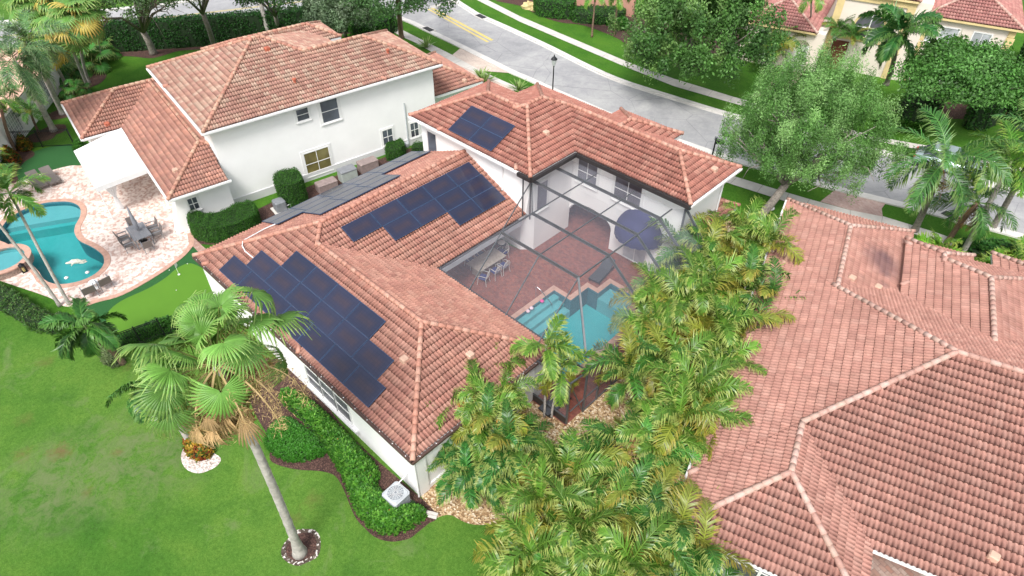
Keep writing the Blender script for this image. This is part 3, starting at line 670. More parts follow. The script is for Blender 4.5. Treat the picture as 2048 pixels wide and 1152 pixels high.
wpx(nb, FW, -1.4, (617,352), (655,293), 'glass_olive', 2, 2, surround=.14)
wpx(nb, FW, -1.4, (768,290), (783,256), 'glass', 2, 2, surround=.1)
wpx(nb, FW, -1.4, (823,275), (835,243), 'glass', 2, 2, surround=.1)
wpx(nb, FW, -.75, (382,421), (391,393), 'glass', 2, 2, surround=.1)
window(nb, FW.w(-3.2, 3.45, 3.6), -FW.u, -FW.v, .8, 1.3, 'glass', 1, 2)
window(nb, FW.w(-9.8, 3.45, 3.9), -FW.u, -FW.v, .9, 1.1, 'glass', 1, 2)
for x, y, R_ in ((590,166,uW),(776,107,uW),(535,100,uW)): vent(nb, on_roof(x, y, FW, uW), 0 if x > 540 else 1)
vent(nb, on_roof(215, 250, FW, lW), 1); vent(nb, on_roof(352, 343, FW, lW), 2); vent(nb, on_roof(929, 163, FW, lW), 2)
mt = MB()
for k in range(2):
    v, z = vz_on(FW, -1.4, 806+k*7, 287); p = FW.w(-1.3, v, z); mt.lathe([(0,.1),(.12,.1),(.14,0),(.14,-.05),(0,-.05)], (p.x, p.y, p.z), 12); mt.box((p.x-.09, p.y-.09, p.z-.75), (p.x+.09, p.y+.09, p.z-.05))
mt.tube([FW.w(-1.3, vz_on(FW,-1.4,817,296)[0]-.0, .1), FW.w(-1.3, vz_on(FW,-1.4,817,296)[0], 3.4)], .045, 8); mt.build('electric_meter', M['lightgrey'], nb)
# hanging pot at the eave corner
# ================================================================== right neighbour
FRH = Fr(at(1575, 399, 2.75), 16.4)
rh = thing('right_house', 'house with big pink red tile hip roof filling the right edge', 'house', FRH.w(8, -12))
rR = [(0, 30, -20.54, -5.38, 2.75, KP), (0.003, 6.37, -22.95, -13.5, 2.75, KP), (0.006, 6.7, -13.2, 0, 2.75, KP), (6.2, 12.7, -14, -2.2, 3.3, KP), (6.205, 9.35, -6, -1.75, 3.3, KP), (10.4, 18, -8, -.3, 2.85, KP)]
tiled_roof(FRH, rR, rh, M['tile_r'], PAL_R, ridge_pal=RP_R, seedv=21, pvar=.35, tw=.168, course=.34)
fascia(FRH, [rR[0], rR[1], rR[2], rR[5]], rh, M['white']); fascia(FRH, [rR[3], rR[4]], rh, plain('tan_flashing', (.34,.20,.16), .8), th=.38)
wr = MB()
wr.prism(FRH.rect(.5, 5.8, -19.9, -5.9), 0, 2.6); wr.prism(FRH.rect(5.8, 29, -17.2, -5.9), 0, 2.6); wr.prism(FRH.rect(5.84, 29.4, -20.3, -17.2), 2.42, 2.55); wr.prism(FRH.rect(.51, 5.85, -22.4, -14), 0, 2.59); wr.prism(FRH.rect(.52, 6.15, -12, -.5), 0, 2.58); wr.prism(FRH.rect(6.7, 12.2, -12, -2.7), 0, 3.12); wr.prism(FRH.rect(11, 17.5, -8, -.8), 0, 2.6)
wr.build('wall', M['stucco'], rh)
gutter([FRH.w(-.05, 0, 2.7), FRH.w(-.05, -23, 2.7)], rh, M['white'], .1, .1)
for k in range(4): window(rh, FRH.w(.9+k*1.22, -22.4, .8), FRH.u, -FRH.v, 1.12, 1.6, 'glass_screen', 1, 2, sill=False)
hd = MB(); hd.prism(FRH.rect(.5, 5.9, -22.47, -22.4), 2.2, 2.58); hd.build('lintel', plain('dark_green_band', (.02,.07,.06), .6), rh)
vp = on_roof(1570, 524, FRH, rR); v_ = MB(); v_.lathe([(.16,-.1),(.16,.05),(.08,.1),(.08,.5),(.12,.5),(.12,.58),(0,.58)], vp, 12); v_.build('roof_vent', M['terra_pale'], rh)
vent(rh, on_roof(1703, 559, FRH, rR), 2); vent(rh, on_roof(1755, 577, FRH, rR), 2); vent(rh, on_roof(1985, 1115, FRH, rR), 2)

# ================================================================== far right cream house
FN = Fr(at(1848, 30, 5.6), 15.0)
ne = thing('cream_house', 'cream two storey house with arched window and pink tile roof at the top right', 'house', FN.w(2, 4))
nR2 = [(0, 7.1, 0, 9.5, 5.6, .45)]
nR1 = [(-7.0, -.6, -.3, 13, 6.6, .45)]
FN2 = Fr(at(1590, 62, 3.2), 15.0)
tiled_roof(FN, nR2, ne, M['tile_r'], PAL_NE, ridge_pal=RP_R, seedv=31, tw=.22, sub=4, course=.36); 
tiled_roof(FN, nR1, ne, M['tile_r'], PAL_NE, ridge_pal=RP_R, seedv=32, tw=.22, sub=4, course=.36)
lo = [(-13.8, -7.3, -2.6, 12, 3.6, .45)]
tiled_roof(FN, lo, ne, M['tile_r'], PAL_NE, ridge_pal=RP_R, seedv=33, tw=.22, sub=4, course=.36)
fascia(FN, nR2+nR1+lo, ne, M['yellow'])
wc = MB(); wc.prism(FN.rect(.4, 6.7, .4, 9), 0, 5.45); wc.prism(FN.rect(-6.6, .39, .1, 12.5), 0, 6.45); wc.prism(FN.rect(-13.4, -6.61, -2.2, 11.5), 0, 3.45); wc.build('wall', M['cream_pale'] if 'cream_pale' in M else M['cream'], ne)
for u in (.25, 6.25):
    q_ = MB(); q_.prism(FN.rect(u, u+.45, .33, .42), .02, 5.4)
    for i in range(9): q_.prism(FN.rect(u-.02*(i % 2)-.01, u+.46+.1*(i % 2), .3, .42), .05+i*.6, .58+i*.6)
    q_.build('quoin_column', M['yellow'], ne)
q_ = MB()
q_.prism(FN.rect(-6.7, -6.1, -.02, .12), 0, 6.4); q_.prism(FN.rect(-1.3, -.7, -.02, .12), 0, 6.4); q_.prism(FN.rect(-6.1, -1.3, .0, .11), 2.7, 3.1)
q_.prism(FN.rect(-6.7, -.7, -.03, .12), 5.9, 6.38); q_.build('stone_trim', M['yellow'], ne)
for k in range(2): window(ne, FN.w(1.7+k*2.3, .4, 3.2), FN.u, -FN.v, 1.2, 1.6, 'curtain', 2 if k else 1, 2, fw=.1)
window(ne, FN.w(.55, .4, 3.6), FN.u, -FN.v, .7, 1.2, 'curtain', 1, 2)
for k in range(2): window(ne, FN.w(1.9+k*2.2, .4, .7), FN.u, -FN.v, 1.3, 1.7, 'glass', 1, 2, fw=.1)
# arched window
aw = MB(); c0 = (-3.6, 3.9); R0 = 1.15; prof = [(c0[0]-R0, 3.0)] + [(c0[0]+R0*math.cos(a), c0[1]+R0*math.sin(a)) for a in np.linspace(math.pi, 0, 17)] + [(c0[0]+R0, 3.0)]
def archface(off, sc_, nm, mt_, par):
    vs = [FN.w(c0[0]+(x-c0[0])*sc_, .1-off, c0[1]+(z-c0[1])*sc_) for x, z in prof]; mb = MB(); mb.add(vs, [tuple(range(len(vs)))]); return mb.build(nm, mt_, par)
archface(.03, 1.16, 'arched_frame', M['yellow'], ne); archface(.05, 1.0, 'arched_pane', M['glass_screen'], ne)
mb = MB(); mb.bar(FN.w(c0[0], .02, 3.0), FN.w(c0[0], .02, 5.0), .07, .07); mb.bar(FN.w(c0[0]-1.1, .02, 3.9), FN.w(c0[0]+1.1, .02, 3.9), .07, .07); mb.build('mullion', M['white'], ne)
bx_ = MB(); bx_.prism(FN.rect(-9.3, -7.6, -2.24, -2.2), 0, 2.3); bx_.build('garage_door', M['trim'], ne)
window(ne, FN.w(-12.3, -2.2, .6), FN.u, -FN.v, 1.6, 1.6, 'glass_screen', 2, 1)
dr = MB(); dr.prism(FN.rect(-6.0, -4.7, .0, .09), 0, 2.5); dr.build('door', plain('dark_red_wood', (.12,.03,.02), .5), ne)

# ================================================================== far left house
FNW = Fr(at(94, 219), 143.6)
nw = thing('far_left_house', 'pale grey house with pink flat tile roof behind the tall palms at the left edge', 'house', FNW.w(-3, 5))
nwR = [(-16, 5.2, -.7, 11, 2.85, .42)]
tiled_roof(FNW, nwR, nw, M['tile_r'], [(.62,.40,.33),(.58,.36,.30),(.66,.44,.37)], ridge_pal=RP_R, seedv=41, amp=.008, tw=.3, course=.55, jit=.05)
fascia(FNW, nwR, nw, M['trim'])
wq = MB(); wq.prism(FNW.rect(-15.4, 4.6, 0, 10.4), 0, 2.7); wq.build('wall', M['stucco'], nw)
window(nw, FNW.w(2.4, 0, .55), -FNW.u, -FNW.v, 1.7, 1.75, 'curtain', 6, 6, mull=.02, surround=.12)
window(nw, FNW.w(-4.2, 0, .55), -FNW.u, -FNW.v, 1.7, 1.75, 'curtain', 6, 6, mull=.02, surround=.12)
# ================================================================== ground sheets
LP = [(3,457),(10,448),(18,439),(45,422),(82,409),(111,405),(138,405),(155,411),(162,421),(160,436),(151,453),(150,468),(160,483),(182,494),(199,505),(208,516),(207,532),(191,549),(164,562),(132,569),(106,568),(88,559),(78,544),(59,524),(46,508),(30,497),(12,487),(-8,478),(-10,466)]
pool_a = smooth_loop(ats(LP), 4)
def offset_loop(L, d):
    n = len(L); out = []
    A = sum(L[i].x*L[(i+1) % n].y-L[(i+1) % n].x*L[i].y for i in range(n)); sg = 1 if A > 0 else -1
    for i in range(n):
        t = (L[(i+1) % n]-L[i-1]).normalized(); out.append(L[i]+Vector((t.y, -t.x, 0))*d*sg)
    return out
cop_a = offset_loop(pool_a, .34)
PB = [(-17.45,19.1),(-15.95,18.35),(-12.2,15.95)]
# court pool, plan coordinates
pool_b = [Vector(p+(0,)) for p in ((-16.75,20.95),(-15.55,20.95),(-15.55,22.45),(-14.85,22.45),(-14.85,23.6),(-13.0,23.6),(-13.0,22.6),(-12.2,22.6),(-12.2,16.2),(-13.9,16.2),(-13.9,17.4),(-16.75,17.4))]
cop_b = [Vector(p+(0,)) for p in ((-17.05,21.25),(-15.85,21.25),(-15.85,22.75),(-15.15,22.75),(-15.15,23.9),(-12.7,23.9),(-12.7,22.9),(-11.9,22.9),(-11.9,15.9),(-14.2,15.9),(-14.2,17.1),(-17.05,17.1))]
sheet('lawn', [(-260,-160),(120,-160),(120,330),(-260,330)], 0.0, M['verge'], holes=[pool_a, pool_b])
FL = [at(-400,570), at(0,585), at(60,628), at(120,668), at(240,705), Vector((-29.4,7.7,0)), Vector((-12.5,7.7,0)), Vector((-12.5,15,0)), Vector((-5,12,0)), Vector((30,12,0)), Vector((30,-90,0)), Vector((-160,-90,0))]
sheet('front_lawn', FL, .004, M['lawn'])
# street network -----------------------------------------------------
near_edge = ats([(640,6),(741,20),(784,30),(821,42),(856,59),(921,90),(1023,141),(1060,157),(1240,236),(1435,307),(1570,346),(1700,382),(1851,419),(2048,472),(2300,545)])
far_edge = ats([(2300,470),(2048,392),(1763,307),(1483,239),(1348,199),(1242,165),(1175,136),(1085,91),(1000,52),(955,32),(935,20),(905,0),(880,-22)])
road2_far = [at(350,10), at(477,1), at(700,-16), at(880,-30), at(1100,-48)]
near_s = smooth_loop(near_edge, 5, False); far_s = smooth_loop(far_edge, 5, False)
sheet('street', near_s+far_s, .012, M['asphalt'])
u2 = (at(593,5)-at(363,32)).normalized(); n2 = Vector((-u2.y, u2.x, 0)); c2 = at(363,32)
def r2(s, o): return c2+u2*s+n2*o
sheet('cross_street', [r2(-80,-3.6), r2(160,-3.6), r2(160,4.2), r2(-80,4.2)], .008, M['asphalt'])
for o in (-.12, .14): sheet('road_marking', [r2(-80,o), r2(22,o), r2(22,o+.11), r2(-80,o+.11)], .016, M['yellow_line'])
sheet('road_marking', ats([(861,17),(865,15),(987,80),(982,82)]), .018, M['yellow_line'])
sheet('road_marking', ats([(855,19),(858.5,18),(978,83.5),(974,85)]), .018, M['yellow_line'])
sheet('crosswalk', ats([(858,13),(905,2),(914,5),(866,17)]), .020, M['concrete'])
def ribbon(name, line, w0, w1, z0, z1, mat, kind='structure'):
    """raised strip between two offsets of a line"""
    n = len(line); mb = MB(); L = []; R_ = []
    for i in range(n):
        t = (line[min(i+1, n-1)]-line[max(i-1, 0)]).normalized(); s_ = Vector((-t.y, t.x, 0)); L.append(line[i]+s_*w0); R_.append(line[i]+s_*w1)
    vs = [(p.x,p.y,z0) for p in L]+[(p.x,p.y,z1) for p in L]+[(p.x,p.y,z1) for p in R_]+[(p.x,p.y,z0) for p in R_]
    fs = []
    for i in range(n-1):
        for k in range(3): fs.append((k*n+i, k*n+i+1, (k+1)*n+i+1, (k+1)*n+i))
    fs += [(0, n, 2*n, 3*n), (n-1, 4*n-1, 3*n-1, 2*n-1)]
    mb.add(vs, fs); o = mb.build(name, mat); 
    if kind: o['kind'] = kind
    return o
ribbon('near_kerb', near_s, -.02, -.55, 0, .10, M['kerb']); ribbon('far_kerb', far_s, -.02, -.5, 0, .10, M['kerb'])
for L_, a_, b_ in ((near_s, .0, .22), (far_s, .0, .22)): ribbon('gutter_pan', L_, b_, a_, .012, .019, M['kerb'])
k2 = [r2(-80,4.25), r2(0,4.25), r2(60,4.25)]; ribbon('back_kerb', k2, 0, .5, 0, .12, M['kerb'])
sheet('back_verge', [r2(-80,4.9), r2(160,4.9), r2(160,60), r2(-80,60)], .006, M['lawn'])
ribbon('back_path', [r2(-80,-4.4), r2(10,-4.4)], 0, -2.0, 0, .05, M['concrete'])
fsw_u = ats([(930,-22),(975,0),(1040,33),(1264,128),(1348,158),(1466,194),(1752,274),(1872,295),(2080,345)]); fsw_l = ats([(905,-22),(953,0),(1040,44),(1242,130.5),(1348,173),(1466,207),(1751,283),(1851,302),(2080,358)])
sheet('far_pavement', fsw_u+fsw_l[::-1], .03, M['concrete'])
nsw_u = ats([(780,48),(904,110),(966,144),(1060,186),(1240,270),(1474,355),(1578,387),(1619,399),(1700,421),(1765,433),(1870,465),(2080,540)]); nsw_l = ats([(776,58),(802,73),(838,89),(884,117),(958,148),(1029,180),(1235,283),(1460,368),(1570,403),(1690,440),(1834,470),(1990,520),(2060,555)])
sheet('near_pavement', nsw_u+nsw_l[::-1], .03, M['concrete'])
# joints of the pavements
def joints(name, A, B, z, step=1.5):
    mb = MB(); 
    for i in range(len(A)-1):
        L = (A[i+1]-A[i]).length; k = max(1, int(L/step)); 
        for j in range(k):
            t = j/k; p = A[i].lerp(A[i+1], t); 
            best = min(((p-(B[q].lerp(B[q+1], s_/12))).length, q, s_) for q in range(len(B)-1) for s_ in range(13)); q_ = B[best[1]].lerp(B[best[1]+1], best[2]/12)
            d = (A[i+1]-A[i]).normalized()*.012; mb.add([(p.x-d.x,p.y-d.y,z),(p.x+d.x,p.y+d.y,z),(q_.x+d.x,q_.y+d.y,z),(q_.x-d.x,q_.y-d.y,z)], [(0,1,2,3)])
    o = mb.build(name, M['joint']); o['kind'] = 'structure'; return o
M['joint'] = plain('dark_joint', (.22,.2,.18), .9)
joints('pavement_joints', fsw_u, fsw_l, .034); joints('pavement_joints', nsw_u, nsw_l, .034)
sheet('driveway', ats([(921,97),(1023,147),(970,143),(966,144),(904,111)]), .034+.004, M['apron_pale'])
sheet('driveway', ats([(1672,379),(1730,396),(1775,402),(1763,418),(1765,434),(1700,421),(1640,404)]), .038, M['apron'])
sheet('driveway', ats([(900,118),(966,148),(1029,180),(1010,215),(880,170)]), .008, M['apron_pale'])
sheet('stone_drive', ats([(1650,80),(1690,90),(1560,190),(1500,195)]), .006, M['apron'])
# mulch and gravel beds ------------------------------------------------
def bed(name, px, mat, z=.02, n=4, kind='structure', closed=True): return sheet(name, smooth_loop(ats(px), n), z, M[mat], kind=kind)
bed('mulch_bed', [(114,192),(137,200),(176,178),(202,166),(214,150),(205,137),(216,116),(262,113),(299,117),(325,112),(360,102),(430,96),(560,70),(700,68),(760,62),(760,40),(700,34),(560,60),(340,88),(200,100),(180,100),(130,130)], 'mulch', n=3)
bed('mulch_bed', [(539,915),(553,929),(594,939.5),(643,943),(671,953),(688,981),(699,1009),(712,1037),(730,1057),(751,1075),(782,1083.6),(817,1078),(837,1064),(858,1047),(872,1036),(850,1003),(700,870),(600,740),(520,720),(500,800),(540,880)], 'mulch', .012)
gr = smooth_loop(ats([(872,1036),(900,1030),(928,1044),(955,1050),(997,1047),(1025,1040),(1080,1075),(1200,1090),(1330,1050)]), 4, False)+[Vector((-5.2,13.5,0)), Vector((-8.9,24.5,0)), Vector((-11,31.5,0)), at(1500,455), at(1455,440), at(1440,452), Vector((-12.2,27,0)), Vector((-10.6,26,0)), Vector((-10.6,14.6,0)), Vector((-12.5,14.6,0)), Vector((-12.5,7.7,0))]
sheet('river_gravel', gr, .010, M['river'])
bed('mulch_bed', [(60,300),(69,311),(52,322),(40,335),(33,348),(36,360),(20,374),(-10,385),(-30,330),(10,290)], 'mulch')
ring = lambda px, r, m_, z, nm, sq=1.0: sheet(nm, [at(*px)+Vector((r*math.cos(a)*(1+.06*math.sin(5*a)), r*sq*math.sin(a)*(1+.05*math.cos(3*a)), 0)) for a in np.linspace(0, 2*math.pi, 28)[:-1]], z, M[m_])
ring((604,1094), .74, 'ringmix', .010, 'pebble_ring'); ring((604,1094), .58, 'mulch', .016, 'mulch_ring')
bed('shell_bed', [(362,915),(372,938),(398,947),(430,935),(442,918),(425,905),(395,890),(370,895)], 'shell', .014)
bed('shell_bed', [(268,815),(290,836),(312,843),(330,838),(318,815),(290,800)], 'shell', .014)
for p_, r_ in (((225,228),.0),): pass
ring((119,229), .9, 'mulch', .012, 'mulch_ring'); ring((107,260), .9, 'mulch', .012, 'mulch_ring'); ring((85,272), 1.0, 'mulch', .014, 'mulch_ring'); ring((1383,133), 1.3, 'mulch', .012, 'mulch_ring'); ring((1850,232), 1.2, 'mulch', .012, 'mulch_ring')
bed('mulch_bed', [(990,0),(1040,12),(1075,30),(1120,45),(1170,52),(1240,80),(1262,105),(1310,110),(1400,105),(1480,110),(1480,70),(1300,40),(1240,20),(1060,-10)], 'mulch')
bed('mulch_bed', [(1760,255),(1800,262),(1850,255),(1880,240),(1960,240),(2060,260),(2060,200),(1800,215)], 'mulch', .012)
bed('wood_chip_bed', [(1990,235),(2030,248),(2048,230),(2030,200),(2000,215)], 'chips', .016)
bed('mulch_bed', [(380,470),(420,490),(520,465),(640,425),(860,310),(840,290),(600,380),(470,440)], 'mulch', .010)
# left patio and pool ----------------------------------------------------
patio = [at(-60,395)]+smooth_loop(ats([(-20,385),(34,365),(59,356),(108,340),(141,332),(164,331),(200,320)]), 4, False)+[FW.w(-10.9,0), FW.w(-10.9,.58), FW.w(-.8,.58), FW.w(-.3,.7)]+smooth_loop(ats([(375,470),(379,487),(367,505),(347,522),(306,550),(243,585),(194,599),(167,609),(150,614),(125,612),(97,595),(0,562),(-60,538)]), 4, False)
def inset(L, d): return offset_loop(L, -d)
sheet('pool_patio', patio, .030, M['patio'], holes=[cop_a])
ribbon('patio_border', smooth_loop(ats([(375,468),(379,487),(367,505),(347,522),(306,550),(243,585),(194,599),(167,609),(150,614)]), 5, False), 0, .28, .0, .040, M['coping'])
def pool(outline, coping, cz, floor_mat, nm, depth, thing_label, cz0=0.0):
    mb = MB(); n = len(outline)
    vs = [(p.x,p.y,cz) for p in outline]+[(p.x,p.y,-depth) for p in outline]; mb.add(vs, [(i, (i+1) % n, n+(i+1) % n, n+i) for i in range(n)]); o = mb.build(nm+'_wall', M['poolwall']); o['kind'] = 'structure'
    sheet(nm+'_floor', outline, -depth, M[floor_mat])
    m2 = MB(); k = len(coping); tri = tessellate_polygon([[Vector((p.x,p.y,0)) for p in coping], [Vector((p.x,p.y,0)) for p in outline]]); vv = [(p.x,p.y,cz) for p in coping]+[(p.x,p.y,cz) for p in outline]
    ff = []
    for t in tri:
        a, b, c = (Vector(vv[i]) for i in t); ff.append(tuple(t) if (b-a).cross(c-a).z > 0 else tuple(t[::-1]))
    m2.add(vv, ff); m2.add([(p.x,p.y,cz) for p in coping]+[(p.x,p.y,0) for p in coping], [(i, (i+1) % k, k+(i+1) % k, k+i) for i in range(k)])
    o = m2.build(nm+'_coping', M['coping']); o['kind'] = 'structure'
    sheet(nm+'_water', outline, -.06, M['water'])
pool(pool_a, cop_a, .055, 'poolfloor_l', 'patio_pool', 1.1, '')
# ledges
la, lb = at(6,460,-.3), at(163,434,-.3)
def side_of(p, a, b): return (b-a).x*(p.y-a.y)-(b-a).y*(p.x-a.x)
def clip_poly(L, a, b, sgn):
    out = []; n = len(L)
    for i in range(n):
        p, q = L[i], L[(i+1) % n]; sp, sq = side_of(p, a, b)*sgn, side_of(q, a, b)*sgn
        if sp >= 0: out.append(p)
        if sp*sq < 0: out.append(p.lerp(q, sp/(sp-sq)))
    return out
sg = 1 if side_of(at(100,420), la, lb) > 0 else -1
nb_ = Vector((-(lb-la).y, (lb-la).x, 0)).normalized()*(-sg)
for k, (o_, z_) in enumerate(((0, -.25), (.35, -.55))):
    L_ = clip_poly([Vector((p.x,p.y,0)) for p in offset_loop(pool_a, -.02)], la+nb_*o_, lb+nb_*o_, sg)
    mb = MB(); mb.prism(L_, -1.09, z_, bottom=False); o = mb.build('pool_ledge', M['poolledge'] if k == 0 else M['poolfloor_l']); o['kind'] = 'structure'
# putting green
green = smooth_loop(ats([(382,527),(405,537),(424,552),(436,575),(420,600),(380,625),(330,650),(275,662),(240,669),(224,661),(213,644),(216,625),(243,602),(295,578),(330,557),(350,540),(365,531)]), 4)
fringe = ats([(381,486),(397,498),(402,512),(425,545),(445,580),(430,612),(380,640),(300,665),(238,684),(214,676),(200,650),(190,625),(150,612),(167,606),(194,597),(243,583),(306,548),(347,520),(367,503)])
sheet('turf_fringe', fringe, .012, M['turf_dark']); sheet('putting_green', green, .018, M['turf'])
bed('turf_fringe', [(33,345),(45,325),(70,303),(117,291),(155,292),(170,333),(141,334),(108,342),(59,358),(40,364)], 'turf_dark', .014)
bed('paver_path', [(377,470),(392,480),(410,497),(422,503),(418,515),(404,512),(385,492),(379,490)], 'path', .034, 3)
# court floor
court = [(-25.9,26.04),(-25.9,29.4),(-16.91,29.4),(-16.91,26.03),(-10.4,26.03),(-10.4,14.45),(-12.44,14.45),(-12.44,15.41),(-22.39,15.41),(-22.39,21.9),(-20.6,22.29),(-20.04,22.84),(-20.04,26.04)]
sheet('court_paving', [Vector(p+(0,)) for p in court], .030, M['redpave'], holes=[cop_b])
pool(pool_b, cop_b, .045, 'poolfloor', 'court_pool', 1.25, '')
for i, (x0, z_) in enumerate(((-16.74, -.2), (-16.35, -.45), (-15.95, -.7))):   # steps
    mb = MB(); mb.prism([(x0, 17.41), (x0+.39+(0 if i < 2 else .02), 17.41), (x0+.39+(0 if i < 2 else .02), 20.94), (x0, 20.94)], -1.24, z_, bottom=False); o = mb.build('pool_step', M['poolledge']); o['kind'] = 'structure'
mb = MB(); mb.prism([(-14.84, 22.46), (-13.01, 22.46), (-13.01, 23.59), (-14.84, 23.59)], -1.24, -.35, bottom=False); o = mb.build('pool_bench', M['poolledge']); o['kind'] = 'structure'
mb = MB(); mb.prism([(-13.89, 16.21), (-12.21, 16.21), (-12.21, 17.3), (-13.89, 17.3)], -1.24, -.35, bottom=False); o = mb.build('pool_bench', M['poolledge']); o['kind'] = 'structure'
# paving by the right house
sheet('paver_drive', FRH.poly(((5.86,-17.2),(30,-17.2),(30,-40),(5.86,-40))), .010, paver_mat('mixed_drive_pavers', ((.30,.16,.12),(.42,.36,.32),(.2,.12,.1)), 3.0, (.12,.09,.08), .9, .55, .02, .3, .3))

# ================================================================== screened pool cage
cage = thing('pool_cage', 'grey framed insect screen cage over the brick pool court', 'screen enclosure', (-15, 20, 0))
ZT, ZE = 5.0, 2.78; xw, xe, ys = -17.9, -13.05, 18.0; XR, YF = -10.35, 15.6
def member(a, b, w_=.06, h_=.1, nm='beam'):
    mb = MB(); mb.bar(a, b, w_, h_); return mb.build(nm, M['cage'], cage)
for y, x0 in ((18.0, xw), (20.23, xw), (22.48, -20.0), (24.38, -20.0)):
    member((x0, y, ZT), (xe, y, ZT), .06, .17)
    member((xe, y, ZT-.03), (XR, y-.0 if y > 18 else YF, ZE), .06, .15) if y > 18 else None
    member((XR, y if y > 18 else 17.7, ZE-.02), (XR, y if y > 18 else 17.7, 0), .08, .06, 'post')
member((xe, ys, ZT), (XR, YF, ZE), .09, .12); member((xe, ys, ZT), (-12.75, 14.6, ZE), .04, .06)
member((xe, 18.0, ZT), (xe, 25.5, ZT), .06, .06); member((-15.4, 18.0, ZT), (-15.4, 25.5, ZT), .045, .05); member((xw, 18.0, ZT), (xw, 20.23, ZT), .06, .06)
member((xw, 20.23, ZT), (-20.0, 22.48, ZT), .05, .05); member((-17.9, 20.23, ZT), (-17.9, 25.5, ZT), .045, .05); member((-20.0, 22.48, ZT), (-20.0, 25.5, ZT), .05, .05)
for a, b in (((xw,18.0,ZT),(-17.8,YF,ZE)), ((-15.4,18.0,ZT),(-15.3,YF,ZE)), ((xw,18.0,ZT),(-20.1,16.2,ZE)), ((xw,20.23,ZT),(-20.1,20.3,ZE)), ((-20.0,22.48,ZT),(-20.1,20.3,ZE))): member(a, b, .05, .05)
member((-12.75, 14.55, ZE), (XR-.1, 14.55, ZE), .06, .08); member((XR-.1, 14.55, ZE), (XR, YF, ZE), .06, .08); member((XR, YF, ZE), (XR, 26.0, ZE), .07, .1); member((-12.3, YF+.05, ZE), (XR, YF, ZE), .06, .08)
for x, y in ((XR-.1, 14.55), (XR, YF), (XR, 16.6), (XR, 25.9), (-12.75, 14.55)): member((x, y, ZE), (x, y, 0), .08, .08, 'post')
member((XR-.1, 14.55, ZE), (XR, YF, .0), .05, .05, 'brace'); member((XR, 14.6, .95), (XR, 26.0, .95), .05, .05, 'rail'); member((-12.75, 14.5, .5), (XR-.1, 14.5, .5), .05, .06, 'rail'); member((XR, YF, .06), (XR, 26, .06), .05, .1, 'rail')
member((-10.35, 25.95, ZE), (-12.5, 26.0, 5.0), .07, .12); member((-12.55, 26.0, 5.0), (-12.55, 26.0, 0), .09, .09, 'post'); member((XR, 24.38, 1.9), (-10.35, 26, 1.9), .05, .05, 'rail'); member((-19.6, 21.95, 5.3), (-19.6, 21.95, 2.9), .06, .06, 'post'); member((-20.15, 21.95, 5.3), (-20.15, 21.95, 2.9), .06, .06, 'post')
def panel(pts):
    mb = MB(); mb.add(pts, [tuple(range(len(pts)))]); return mb.build('screen_panel', M['mesh'], cage)
z5 = ZT-.01
panel([(xw,18.0,z5),(xe,18.0,z5),(xe,25.6,z5),(-20.0,25.6,z5),(-20.0,22.48,z5),(xw,20.23,z5)])
panel([(xw,18.0,z5),(-20.15,YF+.1,ZE),(XR,YF,ZE),(xe,18.0,z5)])
panel([(xe,18.0,z5),(XR,YF,ZE),(XR,26.0,ZE),(xe+.5,26.0,z5),(xe,25.6,z5)])
panel([(xw,18.0,z5),(xw,20.23,z5),(-20.15,20.3,ZE),(-20.15,YF+.1,ZE)])
panel([(xw,20.23,z5),(-20.0,22.48,z5),(-20.15,22.2,ZE),(-20.15,20.3,ZE)])
panel([(XR,YF,ZE),(XR,YF,0.05),(XR,26.0,.05),(XR,26.0,ZE)])
panel([(-12.75,14.55,ZE),(XR-.1,14.55,ZE),(XR-.1,14.55,.5),(-12.75,14.55,.5)])
kp = MB(); kp.box((-12.75,14.5,0.0), (XR-.12,14.54,.48)); kp.build('kick_plate', M['bronze'], cage)

# ================================================================== solar panels
PSX = 1.76
cellm = MB(); 
def panel_mesh():
    body = MB(); body.box((0,0,-.04), (1.74,1.04,0)); 
    return body
def solar(loc, ang_z, tilt, label, grp, first=[None], first_face=[None]):
    """panel whose lower long edge starts at loc, runs along ang_z and rises by tilt"""
    t = thing('solar_panel', label, 'solar panel', loc, 0, grp)
    t.rotation_euler = Matrix.Rotation(ang_z, 3, 'Z').to_euler() if tilt == 0 else (Matrix.Rotation(ang_z, 3, 'Z') @ Matrix.Rotation(tilt, 3, 'X')).to_euler()
    if first[0] is None:
        f = MB(); f.box((0,0,-.045), (1.74,.018,.004)); f.box((0,1.022,-.045), (1.74,1.04,.004)); f.box((0,.018,-.045), (.018,1.022,.004)); f.box((1.722,.018,-.045), (1.74,1.022,.004))
        fr_ = f.build('frame', M['solar_frame'], None); first[0] = fr_
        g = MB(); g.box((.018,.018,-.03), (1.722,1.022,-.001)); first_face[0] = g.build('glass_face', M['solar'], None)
        a, b = fr_, first_face[0]
    else: a = first[0].copy(); b = first_face[0].copy(); COL.objects.link(a); COL.objects.link(b)
    a.parent = t; b.parent = t; return t
TL = math.atan(KP); CT = math.cos(TL)
ordn = ['first','second','third','fourth','fifth','sixth','seventh']
def zl(y): return 2.75+KP*(y-7.55)+.15
for r_, (x0, n_, y0, nm) in enumerate(((-27.7, 7, 7.80, 'lowest'), (-26.55, 6, 8.77, 'middle'), (-24.76, 4, 9.74, 'top'))):
    for k in range(n_): solar((x0+k*PSX, y0, zl(y0)), 0, TL, f'blue black solar panel, {ordn[k]} from the far end, {nm} row behind the tall fan palm', 'solar panels on the left roof slope')
def zf(x): return 2.75+KP*(-20.19-x)+.15
